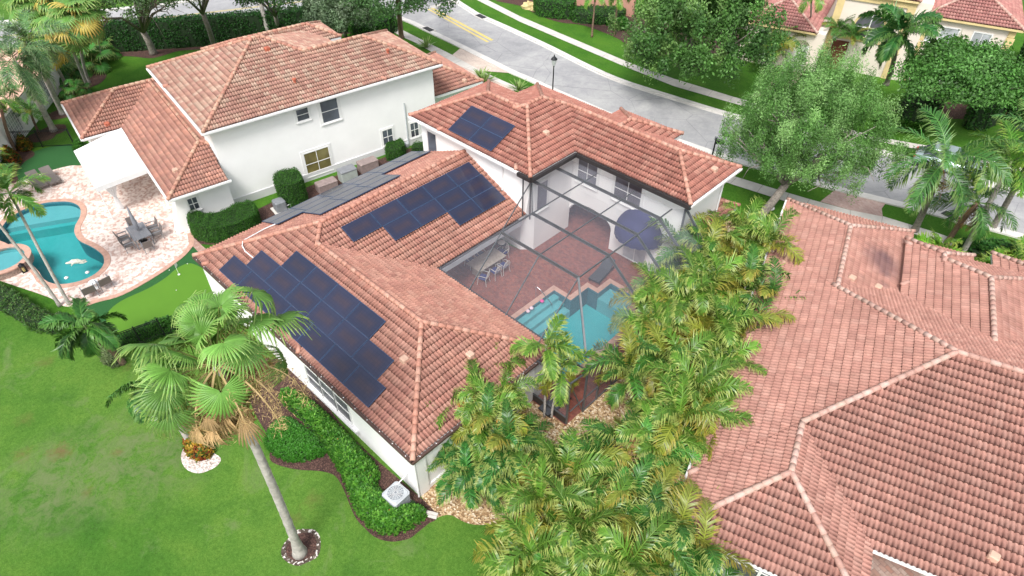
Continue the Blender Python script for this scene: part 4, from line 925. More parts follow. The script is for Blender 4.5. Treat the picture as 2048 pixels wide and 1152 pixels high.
for r_, (y0, n_, x0, nm) in enumerate(((18.42, 2, -21.42, 'lowest'), (14.88, 4, -22.38, 'middle'), (13.07, 5, -23.35, 'top'))):
    for k in range(n_): solar((x0, y0+k*PSX, zf(x0)), math.pi/2, TL, f'blue black solar panel, {ordn[k]} from the left in the {nm} row above the pool court', 'solar panels above the pool court')
for r_, nm in ((0, 'lower'), (1, 'upper')):
    for k in range(2): solar((-26.2+k*PSX, 22.05+.96*r_, ES+KP*(.2+.96*r_)+.15), 0, TL, f'{("left","right")[k]} solar panel in the {nm} row on the two storey roof', 'solar panels on the two storey roof')
for r_, (x0, y0, n_, nm) in enumerate(((-29.9, 11.45, 6, 'first'), (-28.93, 11.45, 6, 'second'), (-27.95, 12.95, 3, 'third'), (-26.98, 12.95, 3, 'fourth'))):
    for k in range(n_): solar((x0, y0+(k+1)*PSX, 2.75+KP*(x0+30.02)+.2), -math.pi/2, TL, f'grey looking solar panel, {ordn[k]} from the left, {nm} row up from the back eave', 'solar panels on the back roof slope')
# ================================================================== plants: generators
def unit(v): return v/np.maximum(1e-9, np.linalg.norm(v, axis=-1, keepdims=True))
def leaf_quads(P, Nn, size, cols, rg, asp=.5, spread=.9, droop=0.0):
    """one diamond leaf at every point, facing roughly along Nn"""
    n = len(P); nn = unit(Nn+spread*rg.standard_normal((n, 3))); r = rg.standard_normal((n, 3)); r[:, 2] -= droop; t = unit(r-(r*nn).sum(1, keepdims=True)*nn); s = np.cross(nn, t)
    L = (size*(.7+.6*rg.random((n, 1)))); V = np.stack([P-t*L*.5, P+s*L*asp*.5, P+t*L*.5, P-s*L*asp*.5], 1).reshape(-1, 3)
    F = np.arange(4*n).reshape(n, 4); C = cols*(1+.22*rg.standard_normal((n, 1))); return V, F, np.clip(C, .003, 1)
class Acc:
    def __init__(s): s.V = []; s.F = []; s.C = []; s.n = 0
    def add(s, V, F, C): s.V.append(V); s.F.append(F+s.n); s.C.append(C); s.n += len(V)
    def mesh(s, name, mat, parent=None, off=(0,0,0)): return np_mesh(name, np.concatenate(s.V), np.concatenate(s.F), np.clip(np.concatenate(s.C), .002, 1), mat, parent, off)
def frond(L, th0, droop, nl, ll, lw, rg, col, tipcol, hang=.35, fwd=.55, az=0.0, roll=0.0, curlp=1.3, petiole=.14, stiff=.0):
    """pinnate leaf from the origin; th0 starting elevation, droop total bending"""
    ns = 14; s = np.linspace(0, 1, ns); th = th0-droop*s**curlp; ds = L/(ns-1)
    x = np.concatenate([[0], np.cumsum(np.cos(th[:-1])*ds)]); z = np.concatenate([[0], np.cumsum(np.sin(th[:-1])*ds)])
    V = []; F = []; C = []
    # rachis: a three sided strip
    r = .028*(1-.85*s); R_ = np.stack([np.stack([x, -r, z], 1), np.stack([x, 0*x, z+r*1.2], 1), np.stack([x, r, z], 1)], 1).reshape(-1, 3)
    i = np.arange(ns-1); Fr_ = np.concatenate([np.stack([3*i, 3*i+3, 3*i+4, 3*i+1], 1), np.stack([3*i+1, 3*i+4, 3*i+5, 3*i+2], 1)])
    a = Acc(); rc = np.tile(np.array(col)*1.25+np.array([.05,.05,.01]), (len(Fr_), 1)); a.add(R_, Fr_, rc)
    sp = petiole+(1-petiole)*(np.arange(nl)+.5)/nl
    for side in (-1, 1):
        q = sp+rg.uniform(-.3, .3, nl)/nl*(1-petiole); q = np.clip(q, petiole, .999)
        px = np.interp(q, s, x); pz = np.interp(q, s, z); t = np.interp(q, s, th)
        T = np.stack([np.cos(t), 0*t, np.sin(t)], 1); U = np.stack([-np.sin(t), 0*t, np.cos(t)], 1); S = np.tile([0, float(side), 0], (nl, 1))
        prof = np.sin(np.pi*np.clip((q-petiole)/(1-petiole), 0, 1)*.86+.32)**.7
        ln = ll*prof*rg.uniform(.85, 1.12, nl); f = fwd+.35*q+.12*rg.standard_normal(nl); up = rg.normal(.12, .16, nl)+stiff
        D = unit(T*np.sin(f)[:, None]+S*np.cos(f)[:, None]+U*up[:, None])
        p0 = np.stack([px, 0*px, pz], 1); p1 = p0+D*(ln*.55)[:, None]; D2 = D.copy(); D2[:, 2] -= hang*(1+.5*rg.standard_normal(nl)); D2 = unit(D2); p2 = p1+D2*(ln*.45)[:, None]
        W = unit(T-D*(T*D).sum(1, keepdims=True))*lw*.5
        V6 = np.stack([p0-W*.6, p0+W*.6, p1-W, p1+W, p2-W*.15, p2+W*.15], 1).reshape(-1, 3)
        k = np.arange(nl)*6; F2 = np.concatenate([np.stack([k, k+1, k+3, k+2], 1), np.stack([k+2, k+3, k+5, k+4], 1)])
        c = np.array(col)*(1+.14*rg.standard_normal((nl, 1))); ct = c*.55+np.array(tipcol)*.45
        a.add(V6, F2, np.concatenate([c, ct]))
    Vv = np.concatenate(a.V); ca, sa = math.cos(roll), math.sin(roll); Vv = np.stack([Vv[:, 0], Vv[:, 1]*ca-Vv[:, 2]*0*sa, Vv[:, 2]+Vv[:, 1]*sa], 1)
    ca, sa = math.cos(az), math.sin(az); Vv = np.stack([Vv[:, 0]*ca-Vv[:, 1]*sa, Vv[:, 0]*sa+Vv[:, 1]*ca, Vv[:, 2]], 1)
    return Vv, np.concatenate(a.F), np.concatenate(a.C)
def fan_leaf(R, pet, elev, az, rg, col, droop=.5, nseg=34, span=5.0, tilt=0.0, tipc=None, roll=0.0):
    """palmate leaf on a petiole"""
    a = Acc(); th = (np.arange(nseg)+.5)/nseg*span-span/2; hw = span/nseg/2
    rr = np.array([.04, .35, .68, .88, 1.0])*R; wd = np.array([1, 1, .85, .42, .1])
    rl = 1-.10*np.abs(th/(span/2))**2; V = []; 
    for i in range(nseg):
        lift = []
        dr = droop*(1+.35*rg.standard_normal()); k0 = len(V)
        for j in range(5):
            r = rr[j]*rl[i]*(1 if j < 3 else 1+.03*rg.standard_normal()); f = rr[j]/R
            for m_, hh in ((-1, -1), (0, 1), (1, -1)):
                an = th[i]+m_*hw*wd[j]; z = .016*R*hh*min(1, f*3)-dr*R*max(0, f-.55)**2*2.4-.10*R*f*abs(th[i]/2.5)**1.5
                V.append((math.cos(an)*r, math.sin(an)*r, z))
    V = np.array(V); F = []; C = []
    tipc = np.array(tipc if tipc is not None else (.45,.42,.16))
    for i in range(nseg):
        b = i*15; c = np.array(col)*(1+.10*rg.standard_normal())
        for j in range(4):
            for m_ in (0, 1):
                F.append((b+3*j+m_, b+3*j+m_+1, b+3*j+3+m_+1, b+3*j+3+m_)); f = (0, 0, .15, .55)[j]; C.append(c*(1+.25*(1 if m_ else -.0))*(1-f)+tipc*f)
    F = np.array(F); C = np.array(C)
    # tilt the blade about y, then move out along the petiole
    b = tilt; V = np.stack([V[:, 0]*math.cos(b)+V[:, 2]*math.sin(b), V[:, 1], -V[:, 0]*math.sin(b)+V[:, 2]*math.cos(b)], 1)
    if roll: V = np.stack([V[:, 0], V[:, 1]*math.cos(roll)-V[:, 2]*math.sin(roll), V[:, 1]*math.sin(roll)+V[:, 2]*math.cos(roll)], 1)
    px, pz = pet*math.cos(elev), pet*math.sin(elev); V += np.array([px, 0, pz])
    r = .022; P = np.array([(0,-r,0),(0,0,r),(0,r,0),(px,-r*.6,pz),(px,0,pz+r),(px,r*.6,pz)]); FP = np.array([(0,3,4,1),(1,4,5,2)])+len(V)
    V = np.concatenate([V, P]); F = np.concatenate([F, FP]); C = np.concatenate([C, np.tile(np.array([.22,.26,.07]), (2, 1))])
    ca, sa = math.cos(az), math.sin(az); V = np.stack([V[:, 0]*ca-V[:, 1]*sa, V[:, 0]*sa+V[:, 1]*ca, V[:, 2]], 1)
    return V, F, C
M['leaf'] = leaf_mat('leaf'); M['palmleaf'] = leaf_mat('palm_leaf', trans=.14, rough=.36); M['deadleaf'] = leaf_mat('dead_leaf', trans=.1, rough=.9)
GA = 2.39996
def palm_crown_data(rg, nf, L, ll, lw, nl, col, tip, e_hi=1.35, e_lo=-.2, droop=1.5, hang=.5, z0=0.0, yellow=0.0, fwd=.55, stiff=0.0, rollv=.25, curlp=1.3):
    a = Acc()
    for i in range(nf):
        f = i/max(1, nf-1); th = e_hi+(e_lo-e_hi)*f+.12*rg.standard_normal(); c = np.array(col)*(1+.16*rg.standard_normal()); tp = np.array(tip)
        if rg.random() < yellow*(.3+f): c = c*.55+np.array([.26,.22,.03])*.6; tp = np.array([.42,.30,.06])
        if rg.random() < yellow*.04: c = np.array([.28,.17,.07]); tp = np.array([.40,.30,.16])
        V, F, C = frond(L*(.75+.3*math.sin(math.pi*min(1, .25+f*.75)))*rg.uniform(.88, 1.1), th, droop*rg.uniform(.8, 1.2)*(.65+.35*(1-abs(f-.5))), nl, ll, lw, rg, c, tp, hang, fwd, az=i*GA+.3*rg.standard_normal(), roll=rollv*rg.standard_normal(), stiff=stiff, curlp=curlp)
        V[:, 2] += z0-.03*i/nf; a.add(V, F, C)
    return a
def trunk_mb(mb, h, r0, r1, lean=(0,0), n=9, rings=0.0, base=1.5, at_=(0,0,0)):
    pts = []; rs = []; m_ = max(8, int(h/.18)) if rings else 10
    for i in range(m_+1):
        f = i/m_; pts.append((at_[0]+lean[0]*f**1.5, at_[1]+lean[1]*f**1.5, at_[2]+h*f)); r = r0+(r1-r0)*f+(base-1)*r0*max(0, 1-f*h/.6)**2
        rs.append(r*(1+(rings if i % 2 else -rings)))
    mb.tube(pts, rs, n)
def broad_crown(rg, R, nclu, per, leaf, cols, flat=.75, hollow=.45, asp=.5, clu=.9, drop=0.0, dome=True):
    """leaf clumps through an uneven crown volume"""
    a = Acc(); cs = []
    while len(cs) < nclu:
        p = rg.uniform(-1, 1, 3); r = np.linalg.norm(p)
        if r > 1 or r < hollow*rg.random()**.3: continue
        if dome and p[2] < -.55+.2*rg.random(): continue
        wob = 1+.18*math.sin(3*math.atan2(p[1], p[0])+1.3)+.1*math.sin(5*math.atan2(p[1], p[0])+4*p[2]); cs.append(p*np.array([R*wob, R*wob, R*flat]))
    for c in cs:
        n = int(per*rg.uniform(.6, 1.3)); rad = clu*rg.uniform(.6, 1.25); d = unit(rg.standard_normal((n, 3))); P = d*(rad*rg.random((n, 1))**.45)*np.array([1, 1, .7]); P[:, 2] += .1*rad
        out = unit(c[None])*.6
        if drop: P = P*np.array([.55, .55, 1.0])+out*(np.abs(P[:, 2:3]))*.8-np.array([0, 0, 1])*drop*rg.random((n, 1))
        tone = np.array(cols[rg.integers(len(cols))])*(1+.16*rg.standard_normal())
        V, F, C = leaf_quads(P+c, d*.6+out+np.array([0, 0, .5]), leaf, np.tile(tone, (n, 1)), rg, asp, .8, droop=.6 if drop else .15); a.add(V, F, C)
    return a, cs
def put(name, label, cat, loc, parts, group=None, rz=0.0, sc=1.0):
    t = thing(name, label, cat, loc, rz, group); t.scale = (sc, sc, sc)
    for nm, o in parts:
        c = o.copy(); COL.objects.link(c); c.parent = t; c.name = nm
    return t
PROTO = {}
def proto(key, maker):
    """mesh objects made once; every copy shares their meshes"""
    if key not in PROTO: PROTO[key] = maker()
    return PROTO[key]
def instance(key, maker, name, label, cat, loc, rz=0, sc=1.0, group=None, scz=None):
    first = key not in PROTO; parts = proto(key, maker)
    t = thing(name, label, cat, loc, rz, group); t.scale = (sc, sc, scz or sc)
    for k, o in enumerate(parts):
        if first: c = o
        else: c = o.copy(); COL.objects.link(c)
        c.parent = t
        for ch in ([] if first else [x for x in PROTO.get(('sub', o.name), [])]): d = ch.copy(); COL.objects.link(d); d.parent = c
    return t

# ------------------------------------------------ areca clumps
AG = (.085,.19,.022); AG2 = (.040,.13,.020); AT = (.48,.52,.14)
def areca(seed, nst, hmin, hmax, spread, col=AG, yellow=.28, L=2.1, nf=8):
    def mk():
        rg = np.random.default_rng(seed); out = []; a = Acc()
        for k in range(nst):
            h = rg.uniform(hmin, hmax); an = rg.random()*6.28; rr = spread*math.sqrt(rg.random()); bx, by = rr*.45*math.cos(an), rr*.45*math.sin(an); lx, ly = rr*math.cos(an)*.8, rr*math.sin(an)*.8
            mb = MB(); trunk_mb(mb, h, .055, .04, (lx, ly), 7, .06, 1.2, (bx, by, 0)); out.append(mb.build('stem', M['bark_pale'], None, True))
            c = palm_crown_data(rg, nf, L*1.16*rg.uniform(.85, 1.15), .68, .05, 44, np.array(col)*rg.uniform(.8, 1.25), AT, 1.5, .35, 2.35, .85, 0, yellow, rollv=.5, curlp=1.9)
            V = np.concatenate(c.V); V += np.array([bx+lx, by+ly, h-.1]); a.add(V, np.concatenate(c.F), np.concatenate(c.C))
        # low fronds from the ground
        for k in range(4):
            V, F, C = frond(1.5, 1.1, 1.5, 26, .5, .05, rg, np.array(AG2), AT, .4, az=k*1.7+rg.random()); a.add(V, F, C)
        out.append(a.mesh('crown', M['palmleaf'])); return out
    return mk
KA = [('areca0', areca(101, 3, 2.0, 3.2, .9, AG, .4)), ('areca1', areca(102, 4, 1.3, 2.8, 1.0, AG2, .3)), ('areca2', areca(103, 3, 2.0, 3.3, .8, AG, .6)), ('areca3', areca(104, 3, 1.4, 2.6, 1.0, (.06,.19,.03), .12)), ('areca4', areca(105, 3, 1.0, 2.0, .8, (.035,.14,.025), .05))]
rgp = np.random.default_rng(55)
ORD = ['leftmost', 'second from the left', 'third from the left', 'fourth from the left', 'fifth from the left', 'sixth from the left', 'seventh from the left', 'rightmost']
def onames(n): return ORD[:n-1]+['rightmost'] if n > 1 else ['only']
AREC = (
 ('arching yellow green areca palm beside the cage, {o}, farthest row', 'areca palms between the houses', .98, [(1400,515,3.0,1),(1462,490,3.0,0),(1522,482,2.8,0)]),
 ('arching yellow green areca palm beside the cage, {o}, second farthest row', 'areca palms between the houses', 1.0, [(1345,590,3.1,0),(1432,568,3.2,2),(1508,560,3.0,1)]),
 ('arching yellow green areca palm beside the cage, {o}, middle row', 'areca palms between the houses', 1.0, [(1308,655,3.1,2),(1392,655,3.4,0),(1475,645,3.3,1)]),
 ('arching yellow green areca palm beside the cage, {o}, nearest row', 'areca palms between the houses', 1.0, [(1318,735,2.9,1),(1392,752,3.3,0),(1460,730,3.2,2)]),
 ('areca palm against the right house eave, the one lowest down the eave', 'areca palms between the houses', 1.0, [(1400,835,3.0,0)]),
 ('lush green areca palm at the bottom centre, {o}, back row', 'areca palms at the bottom centre', .95, [(1178,918,2.5,1),(1248,895,2.8,3),(1332,885,2.9,2)]),
 ('lush green areca palm at the bottom centre, {o}, second row', 'areca palms at the bottom centre', .9, [(1128,1005,2.4,0),(1205,985,2.9,3),(1285,985,3.2,1),(1350,972,2.9,3)]),
 ('lush green areca palm at the bottom centre, {o}, third row', 'areca palms at the bottom centre', .9, [(1095,1085,2.3,0),(1165,1078,2.8,3),(1255,1075,3.2,0),(1338,1062,3.1,1)]),
 ('lush green areca palm cut by the bottom edge, {o}', 'areca palms at the bottom centre', .9, [(1058,1175,2.0,2),(1118,1170,2.4,3),(1205,1172,2.8,2),(1310,1160,2.9,3),(1378,1135,2.1,1)]),
 ('areca palm with orange dead fronds by the near house corner, {o}', 'areca palms by the near house corner', .86, [(925,782,2.9,0),(968,800,3.2,2),(990,836,2.7,1)]),
 ('areca palm over the roof corner just left of the tall pale stemmed palm', 'areca palms by the near house corner', .72, [(985,748,3.2,0)]),
 ('shorter dark areca palm by the near house corner, {o} of the lower pair', 'areca palms by the near house corner', .85, [(955,885,1.6,4),(1005,895,1.7,4)]),
 ('low dark areca palm spreading on the tan gravel, {o} of three', 'low palms on the gravel', .85, [(935,950,.8,4),(980,952,.9,4),(1020,945,.7,4)]))
for lb, gname, sc_, lst in AREC:
    for (px, py, z, k), o_ in zip(lst, onames(len(lst))):
        p = at(px, py, z); instance(KA[k][0], KA[k][1], 'areca_palm', lb.format(o=o_), 'palm', (p.x, p.y, 0), rgp.random()*6.28, sc_*rgp.uniform(.92, 1.1), gname)
def dead_fronds():
    rg = np.random.default_rng(88); a = Acc()
    for k in range(5): V, F, C = frond(1.3, -.7-.25*rg.random(), .7, 36, .42, .04, rg, (.55,.22,.06), (.6,.16,.06), .9, az=k*1.5, roll=.3); a.add(V, F, C)
    return [a.mesh('foliage', M['deadleaf'])]
for px, py, z, lb in ((925,800,3.2,'hanging orange dead palm fronds nearer the roof hip'), (995,838,2.9,'hanging red orange dead palm fronds nearer the pool cage'), (1455,745,2.8,'brown dead palm fronds hanging by the right house eave')):
    p = at(px, py, z); instance('deadfr', dead_fronds, 'dead_fronds', lb, 'dead fronds', tuple(p), px*.1)
# one tall areca with white stems in front of the cage
def tall_areca():
    rg = np.random.default_rng(77); out = []; a = Acc()
    for k, (bx, by, lx, ly, h) in enumerate(((0,0,-.35,.25,4.3),(.25,.2,.1,.35,3.2))):
        mb = MB(); trunk_mb(mb, h, .06, .045, (lx, ly), 8, .06, 1.2, (bx, by, 0)); out.append(mb.build('stem', M['bark_pale'], None, True))
        c = palm_crown_data(rg, 9, 1.7, .55, .055, 34, AG, AT, 1.4, -.5, 1.7, .5, 0, .35); V = np.concatenate(c.V)+np.array([bx+lx, by+ly, h-.1]); a.add(V, np.concatenate(c.F), np.concatenate(c.C))
    out.append(a.mesh('crown', M['palmleaf'])); return out
p = at(1092, 690, 4.3); instance('tallareca', tall_areca, 'areca_palm', 'tall areca palm with pale stems rising in front of the pool cage corner', 'palm', (p.x+.35, p.y-.25, 0))

# ------------------------------------------------ the big fan palm in front
def big_fan():
    rg = np.random.default_rng(5); out = []; H = 10.7
    mb = MB(); pts = []; rs = []
    for i in range(60):
        f = i/59; pts.append((.10*math.sin(f*2.5), .06*math.sin(f*3), H*f)); rs.append((.165-.04*f+.14*max(0, 1-f*9)**2)*(1+.035*math.sin(i*2.1)+.02*rg.standard_normal()))
    mb.tube(pts, rs, 14); out.append(mb.build('trunk', M['bark_pale'], None, True))
    a = Acc(); n = 36
    for i in range(n):
        f = i/(n-1); el = 1.25-1.55*f+.25*rg.standard_normal()
        if f > .42 and math.cos(i*GA) > .30 and i % 5: continue
        R = rg.uniform(.66, .92)*(.8 if f < .12 else 1); pet = rg.uniform(1.25, 2.25)*(.85+.2*f)
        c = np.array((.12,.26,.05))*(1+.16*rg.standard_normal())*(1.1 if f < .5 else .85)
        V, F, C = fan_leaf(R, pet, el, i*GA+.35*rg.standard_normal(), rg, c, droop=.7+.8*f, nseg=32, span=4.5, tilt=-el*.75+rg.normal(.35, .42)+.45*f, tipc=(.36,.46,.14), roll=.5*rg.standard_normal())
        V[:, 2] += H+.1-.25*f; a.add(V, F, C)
    out.append(a.mesh('crown', M['palmleaf']))
    a = Acc()
    for i in range(70):     # dry skirt
        el = -.15-1.2*rg.random(); c = np.array((.40,.27,.13))*(1+.2*rg.standard_normal())
        V, F, C = fan_leaf(rg.uniform(.6, 1.0), rg.uniform(.7, 1.6), el, i*GA*1.3, rg, c, droop=1.2, nseg=9, span=1.1, tilt=1.2+.35*rg.standard_normal(), tipc=(.35,.24,.12)); V[:, 2] += H-.2; a.add(V, F, C)
    for i in range(26):     # leaf bases
        el = rg.uniform(-1.45, -.9); az = i*GA; L = rg.uniform(.35, .8); d = np.array([math.cos(az)*math.cos(el), math.sin(az)*math.cos(el), math.sin(el)]); s_ = np.array([-math.sin(az), math.cos(az), 0])*.06; p0 = np.array([math.cos(az)*.13, math.sin(az)*.13, H-.15-.9*rg.random()])
        a.add(np.array([p0-s_, p0+s_, p0+d*L+s_*.5, p0+d*L-s_*.5]), np.array([[0,1,2,3]]), np.array([[.30,.15,.07]])*(1+.2*rg.standard_normal()))
    out.append(a.mesh('dry_skirt', M['deadleaf']))
    a = Acc()
    for i in range(15):     # flower stalks with fine branches
        az = i*GA+.4; L = rg.uniform(2.0, 3.2); V = []; p = np.array([0, 0, H-.05]); th = .8*rg.random()-.2; prev = None; pts = []
        for k in range(14): d = np.array([math.cos(az)*math.cos(th), math.sin(az)*math.cos(th), math.sin(th)]); pts.append(p.copy()); p = p+d*L/13; th -= .17
        pts = np.array(pts); s_ = np.array([-math.sin(az), math.cos(az), 0])
        for k in range(13):
            w_ = .034*(1-k/18); a.add(np.array([pts[k]-s_*w_, pts[k]+s_*w_, pts[k+1]+s_*w_, pts[k+1]-s_*w_]), np.array([[0,1,2,3]]), np.array([[.55,.40,.20]]))
        m_ = 420; kk = rg.integers(5, 14, m_); q = pts[np.minimum(kk, 13)]; off = rg.standard_normal((m_, 3))*np.array([.13,.13,.12]); off[:, 2] -= .16*rg.random(m_)
        V, F, C = leaf_quads(q+off, rg.standard_normal((m_, 3)), .15, np.tile([.50,.36,.17], (m_, 1)), rg, .09, 1.0, droop=.5); a.add(V, F, C)
    out.append(a.mesh('flower_stalks', M['deadleaf'])); return out
bp_ = at(600, 1106); instance('bigfan', big_fan, 'fan_palm', 'tall fan palm with shaggy dry skirt standing alone on the front lawn', 'palm', (bp_.x, bp_.y, 0))

# ------------------------------------------------ feather palms with a trunk
def feather(seed, h, r0, r1, nf, L, ll, nl, col, tip, bark, lean=(0,0), e_lo=-.4, droop=1.5, hang=.6, lw=.05, cshaft=True, yellow=.05, boots=False, rollv=.3):
    def mk():
        rg = np.random.default_rng(seed); out = []; mb = MB(); trunk_mb(mb, h, r0, r1, lean, 10, .03, 1.35); out.append(mb.build('trunk', M[bark], None, True))
        if cshaft: mb = MB(); mb.tube([(lean[0],lean[1],h-.05),(lean[0],lean[1],h+.3),(lean[0],lean[1],h+.75)], [r1*1.25, r1*1.15, r1*.5], 9); out.append(mb.build('crownshaft', M['shaft'], None, True))
        a = palm_crown_data(rg, nf, L, ll, lw, nl, col, tip, 1.35, e_lo, droop, hang, h+(.55 if cshaft else 0), yellow, rollv=rollv); V = [v+np.array([lean[0], lean[1], 0]) for v in a.V]; a.V = V
        if boots:
            for i in range(14): az = i*GA; V, F, C = frond(L*.7, -.9-.3*rg.random(), .6, 20, .35, .04, rg, (.30,.17,.08), (.35,.22,.1), .8, az=az); V += np.array([lean[0], lean[1], h-.1]); a.add(V, F, C) if i % 3 == 0 else None
        out.append(a.mesh('crown', M['palmleaf'])); return out
    return mk
M['shaft'] = plain('green_crownshaft', (.16,.24,.07), .5, var=.2)
DG = (.045,.15,.028); DT = (.16,.30,.06); MG = (.055,.17,.035); MT = (.25,.34,.10); GG = (.075,.17,.06); GT = (.30,.40,.20)
def lean_to(b, c): return (c.x-b.x, c.y-b.y)
def palm_at(key, base, top, zt, label, name='palm', **kw):
    b = at(*base); c = at(top[0], top[1], zt); instance(key, feather(h=zt, lean=lean_to(b, c), **kw), name, label, 'palm', tuple(b))
palm_at('fox1', (246,727), (182,672), 2.7, 'dark green foxtail palm leaning over the lawn beside the putting green', 'foxtail_palm', seed=31, r0=.13, r1=.09, nf=14, L=1.85, ll=.6, nl=84, rollv=.6, col=DG, tip=DT, bark='bark_brown', e_lo=-.5, droop=1.9, hang=1.3, lw=.06)
palm_at('fox2', (384,892), (318,790), 3.1, 'dark foxtail palm just left of the tall fan palm crown', 'foxtail_palm', seed=32, r0=.13, r1=.1, nf=15, L=1.85, ll=.6, nl=84, rollv=.6, col=DG, tip=DT, bark='bark_pale', e_lo=-.5, droop=1.9, hang=1.3, lw=.06)
palm_at('slimA', (139,609), (30,405), 6.2, 'slim palm by the kidney shaped pool, right one of two leaning trunks', 'palm', seed=33, r0=.09, r1=.06, nf=11, L=1.9, ll=.6, nl=44, col=(.07,.19,.03), tip=(.35,.40,.08), bark='bark_pale', e_lo=-.5, droop=1.6, hang=.6)
palm_at('slimB', (120,612), (-45,395), 6.6, 'slim palm by the kidney shaped pool, left one of two leaning trunks', 'palm', seed=34, r0=.09, r1=.06, nf=11, L=1.9, ll=.6, nl=44, col=(.07,.19,.03), tip=(.35,.40,.08), bark='bark_pale', e_lo=-.4, droop=1.5, hang=.6)
palm_at('q1', (126,228), (57,85), 8.0, 'tall queen palm with pale ringed trunk, its foot right of the other on the grass', 'queen_palm', seed=35, r0=.22, r1=.15, nf=15, L=3.2, ll=.8, nl=46, col=GG, tip=GT, bark='bark_pale', e_lo=-.6, droop=1.9, hang=.8, lw=.05, cshaft=False)
palm_at('q2', (108,262), (30,125), 7.6, 'tall queen palm with pale trunk whose foot stands nearer the black fence', 'queen_palm', seed=36, r0=.22, r1=.15, nf=15, L=3.0, ll=.8, nl=46, col=GG, tip=GT, bark='bark_pale', e_lo=-.7, droop=2.0, hang=.8, lw=.05, cshaft=False)
palm_at('pyg1', (78,266), (60,222), 2.2, 'small feather palm in front of the pale grey wall at the left', 'palm', seed=37, r0=.09, r1=.08, nf=16, L=1.35, ll=.38, nl=34, col=(.07,.19,.04), tip=(.2,.3,.08), bark='bark_brown', e_lo=-.2, droop=1.3, hang=.3, lw=.035, cshaft=False)
palm_at('lp1', (30,300), (2,215), 4.0, 'palm with brown trunk cut by the left edge above the red shrubs', 'palm', seed=38, r0=.12, r1=.1, nf=13, L=1.8, ll=.55, nl=40, col=(.07,.19,.03), tip=(.3,.36,.08), bark='bark_brown', e_lo=-.6, droop=1.6, hang=.6)
palm_at('lp2', (-25,400), (-20,345), 2.6, 'yellow green palm cut by the left edge above the pool', 'palm', seed=39, r0=.1, r1=.08, nf=13, L=1.7, ll=.5, nl=40, col=(.10,.24,.03), tip=(.4,.42,.08), bark='bark_brown', e_lo=-.3, droop=1.5, hang=.5)
palm_at('ra', (1828,462), (1888,325), 5.6, 'large feathery palm by the right pavement with its crown over the street', 'queen_palm', seed=41, r0=.2, r1=.14, nf=17, L=3.7, ll=.95, nl=54, col=MG, tip=MT, bark='bark', e_lo=-.5, droop=1.7, hang=.8, lw=.05, boots=True, cshaft=False)
palm_at('rb', (1925,505), (2010,345), 5.8, 'bright green palm with pale grey trunk near the right edge', 'palm', seed=42, r0=.17, r1=.12, nf=13, L=2.6, ll=.8, nl=46, col=(.085,.23,.025), tip=(.34,.42,.08), bark='bark_pale', e_lo=-.4, droop=1.6, hang=.6)
palm_at('rc', (1893,487), (1955,405), 3.6, 'palm with brown fibrous trunk between two taller palms on the right', 'palm', seed=43, r0=.16, r1=.14, nf=14, L=2.8, ll=.8, nl=46, col=MG, tip=MT, bark='bark_brown', e_lo=-.7, droop=1.7, hang=.8, boots=True, cshaft=False)
palm_at('rd', (1985,455), (2075,290), 6.5, 'palm at the right edge with drooping grey green fronds', 'queen_palm', seed=44, r0=.18, r1=.14, nf=15, L=3.2, ll=.9, nl=46, col=MG, tip=MT, bark='bark', e_lo=-.7, droop=1.7, hang=.8, cshaft=False)
for i, (px, py, lb) in enumerate(((1885,505,'yellow green palm shrub on the street side of the right house, left one'), (1965,535,'yellow green palm shrub on the street side of the right house, middle one'), (2030,520,'green palm shrub at the right edge behind the right house roof'))):
    p = at(px, py, 1.0); instance('arecaY', areca(140, 2, .5, .9, .4, (.12,.28,.025), .3, 1.7, 7), 'areca_palm', lb, 'palm', (p.x, p.y, 0), i*1.3, 1.0)
palm_at('ne1', (1772,170), (1792,85), 6.5, 'big dark foxtail palm in front of the cream house', 'foxtail_palm', seed=45, r0=.2, r1=.15, nf=16, L=3.0, ll=.9, nl=90, rollv=.5, col=(.03,.12,.025), tip=(.15,.28,.06), bark='bark', e_lo=-.5, droop=1.8, hang=1.0, lw=.08)
palm_at('ne2', (1668,100), (1677,57), 3.5, 'small date palm by the low wing of the cream house, left one', 'date_palm', seed=46, r0=.12, r1=.11, nf=18, L=1.7, ll=.4, nl=34, col=(.05,.16,.03), tip=(.15,.25,.06), bark='bark_brown', e_lo=-.1, droop=1.2, hang=.2, lw=.04, cshaft=False)
palm_at('ne3', (1692,115), (1707,72), 3.2, 'small date palm by the low wing of the cream house, right one', 'date_palm', seed=47, r0=.12, r1=.11, nf=18, L=1.7, ll=.4, nl=34, col=(.05,.16,.03), tip=(.15,.25,.06), bark='bark_brown', e_lo=-.1, droop=1.2, hang=.2, lw=.04, cshaft=False)
palm_at('ne4', (1610,95), (1622,5), 6.5, 'slim palm with thin trunk rising left of the cream house roof', 'palm', seed=48, r0=.1, r1=.07, nf=9, L=1.8, ll=.6, nl=34, col=(.09,.22,.03), tip=(.4,.42,.1), bark='bark_pale')
for i, (px, py) in enumerate(((1575,75),(1610,55),(1640,60),(1560,95))):
    p = at(px, py, 2.5); instance(KA[3][0], KA[3][1], 'areca_palm', f'bushy palm clump by the low wing of the cream house, {("second from the left","third from the left","rightmost","leftmost")[i]}', 'palm', (p.x, p.y, 0), i*1.9, .95, 'palm clumps by the cream house')
for i, (px, py, z) in enumerate(((1190,0,3.5),(1235,5,3.2),(1285,2,3.4))):
    p = at(px, py, z); instance('slimC', feather(49, 3.4, .1, .08, 10, 1.8, .6, 34, (.10,.25,.03), (.35,.42,.1), 'bark_brown'), 'palm', f'bright palm in front of the terracotta boundary wall, {("left","middle","right")[i]} of three', 'palm', (p.x, p.y, 0), i*1.1, 1.0, 'palms along the boundary wall')
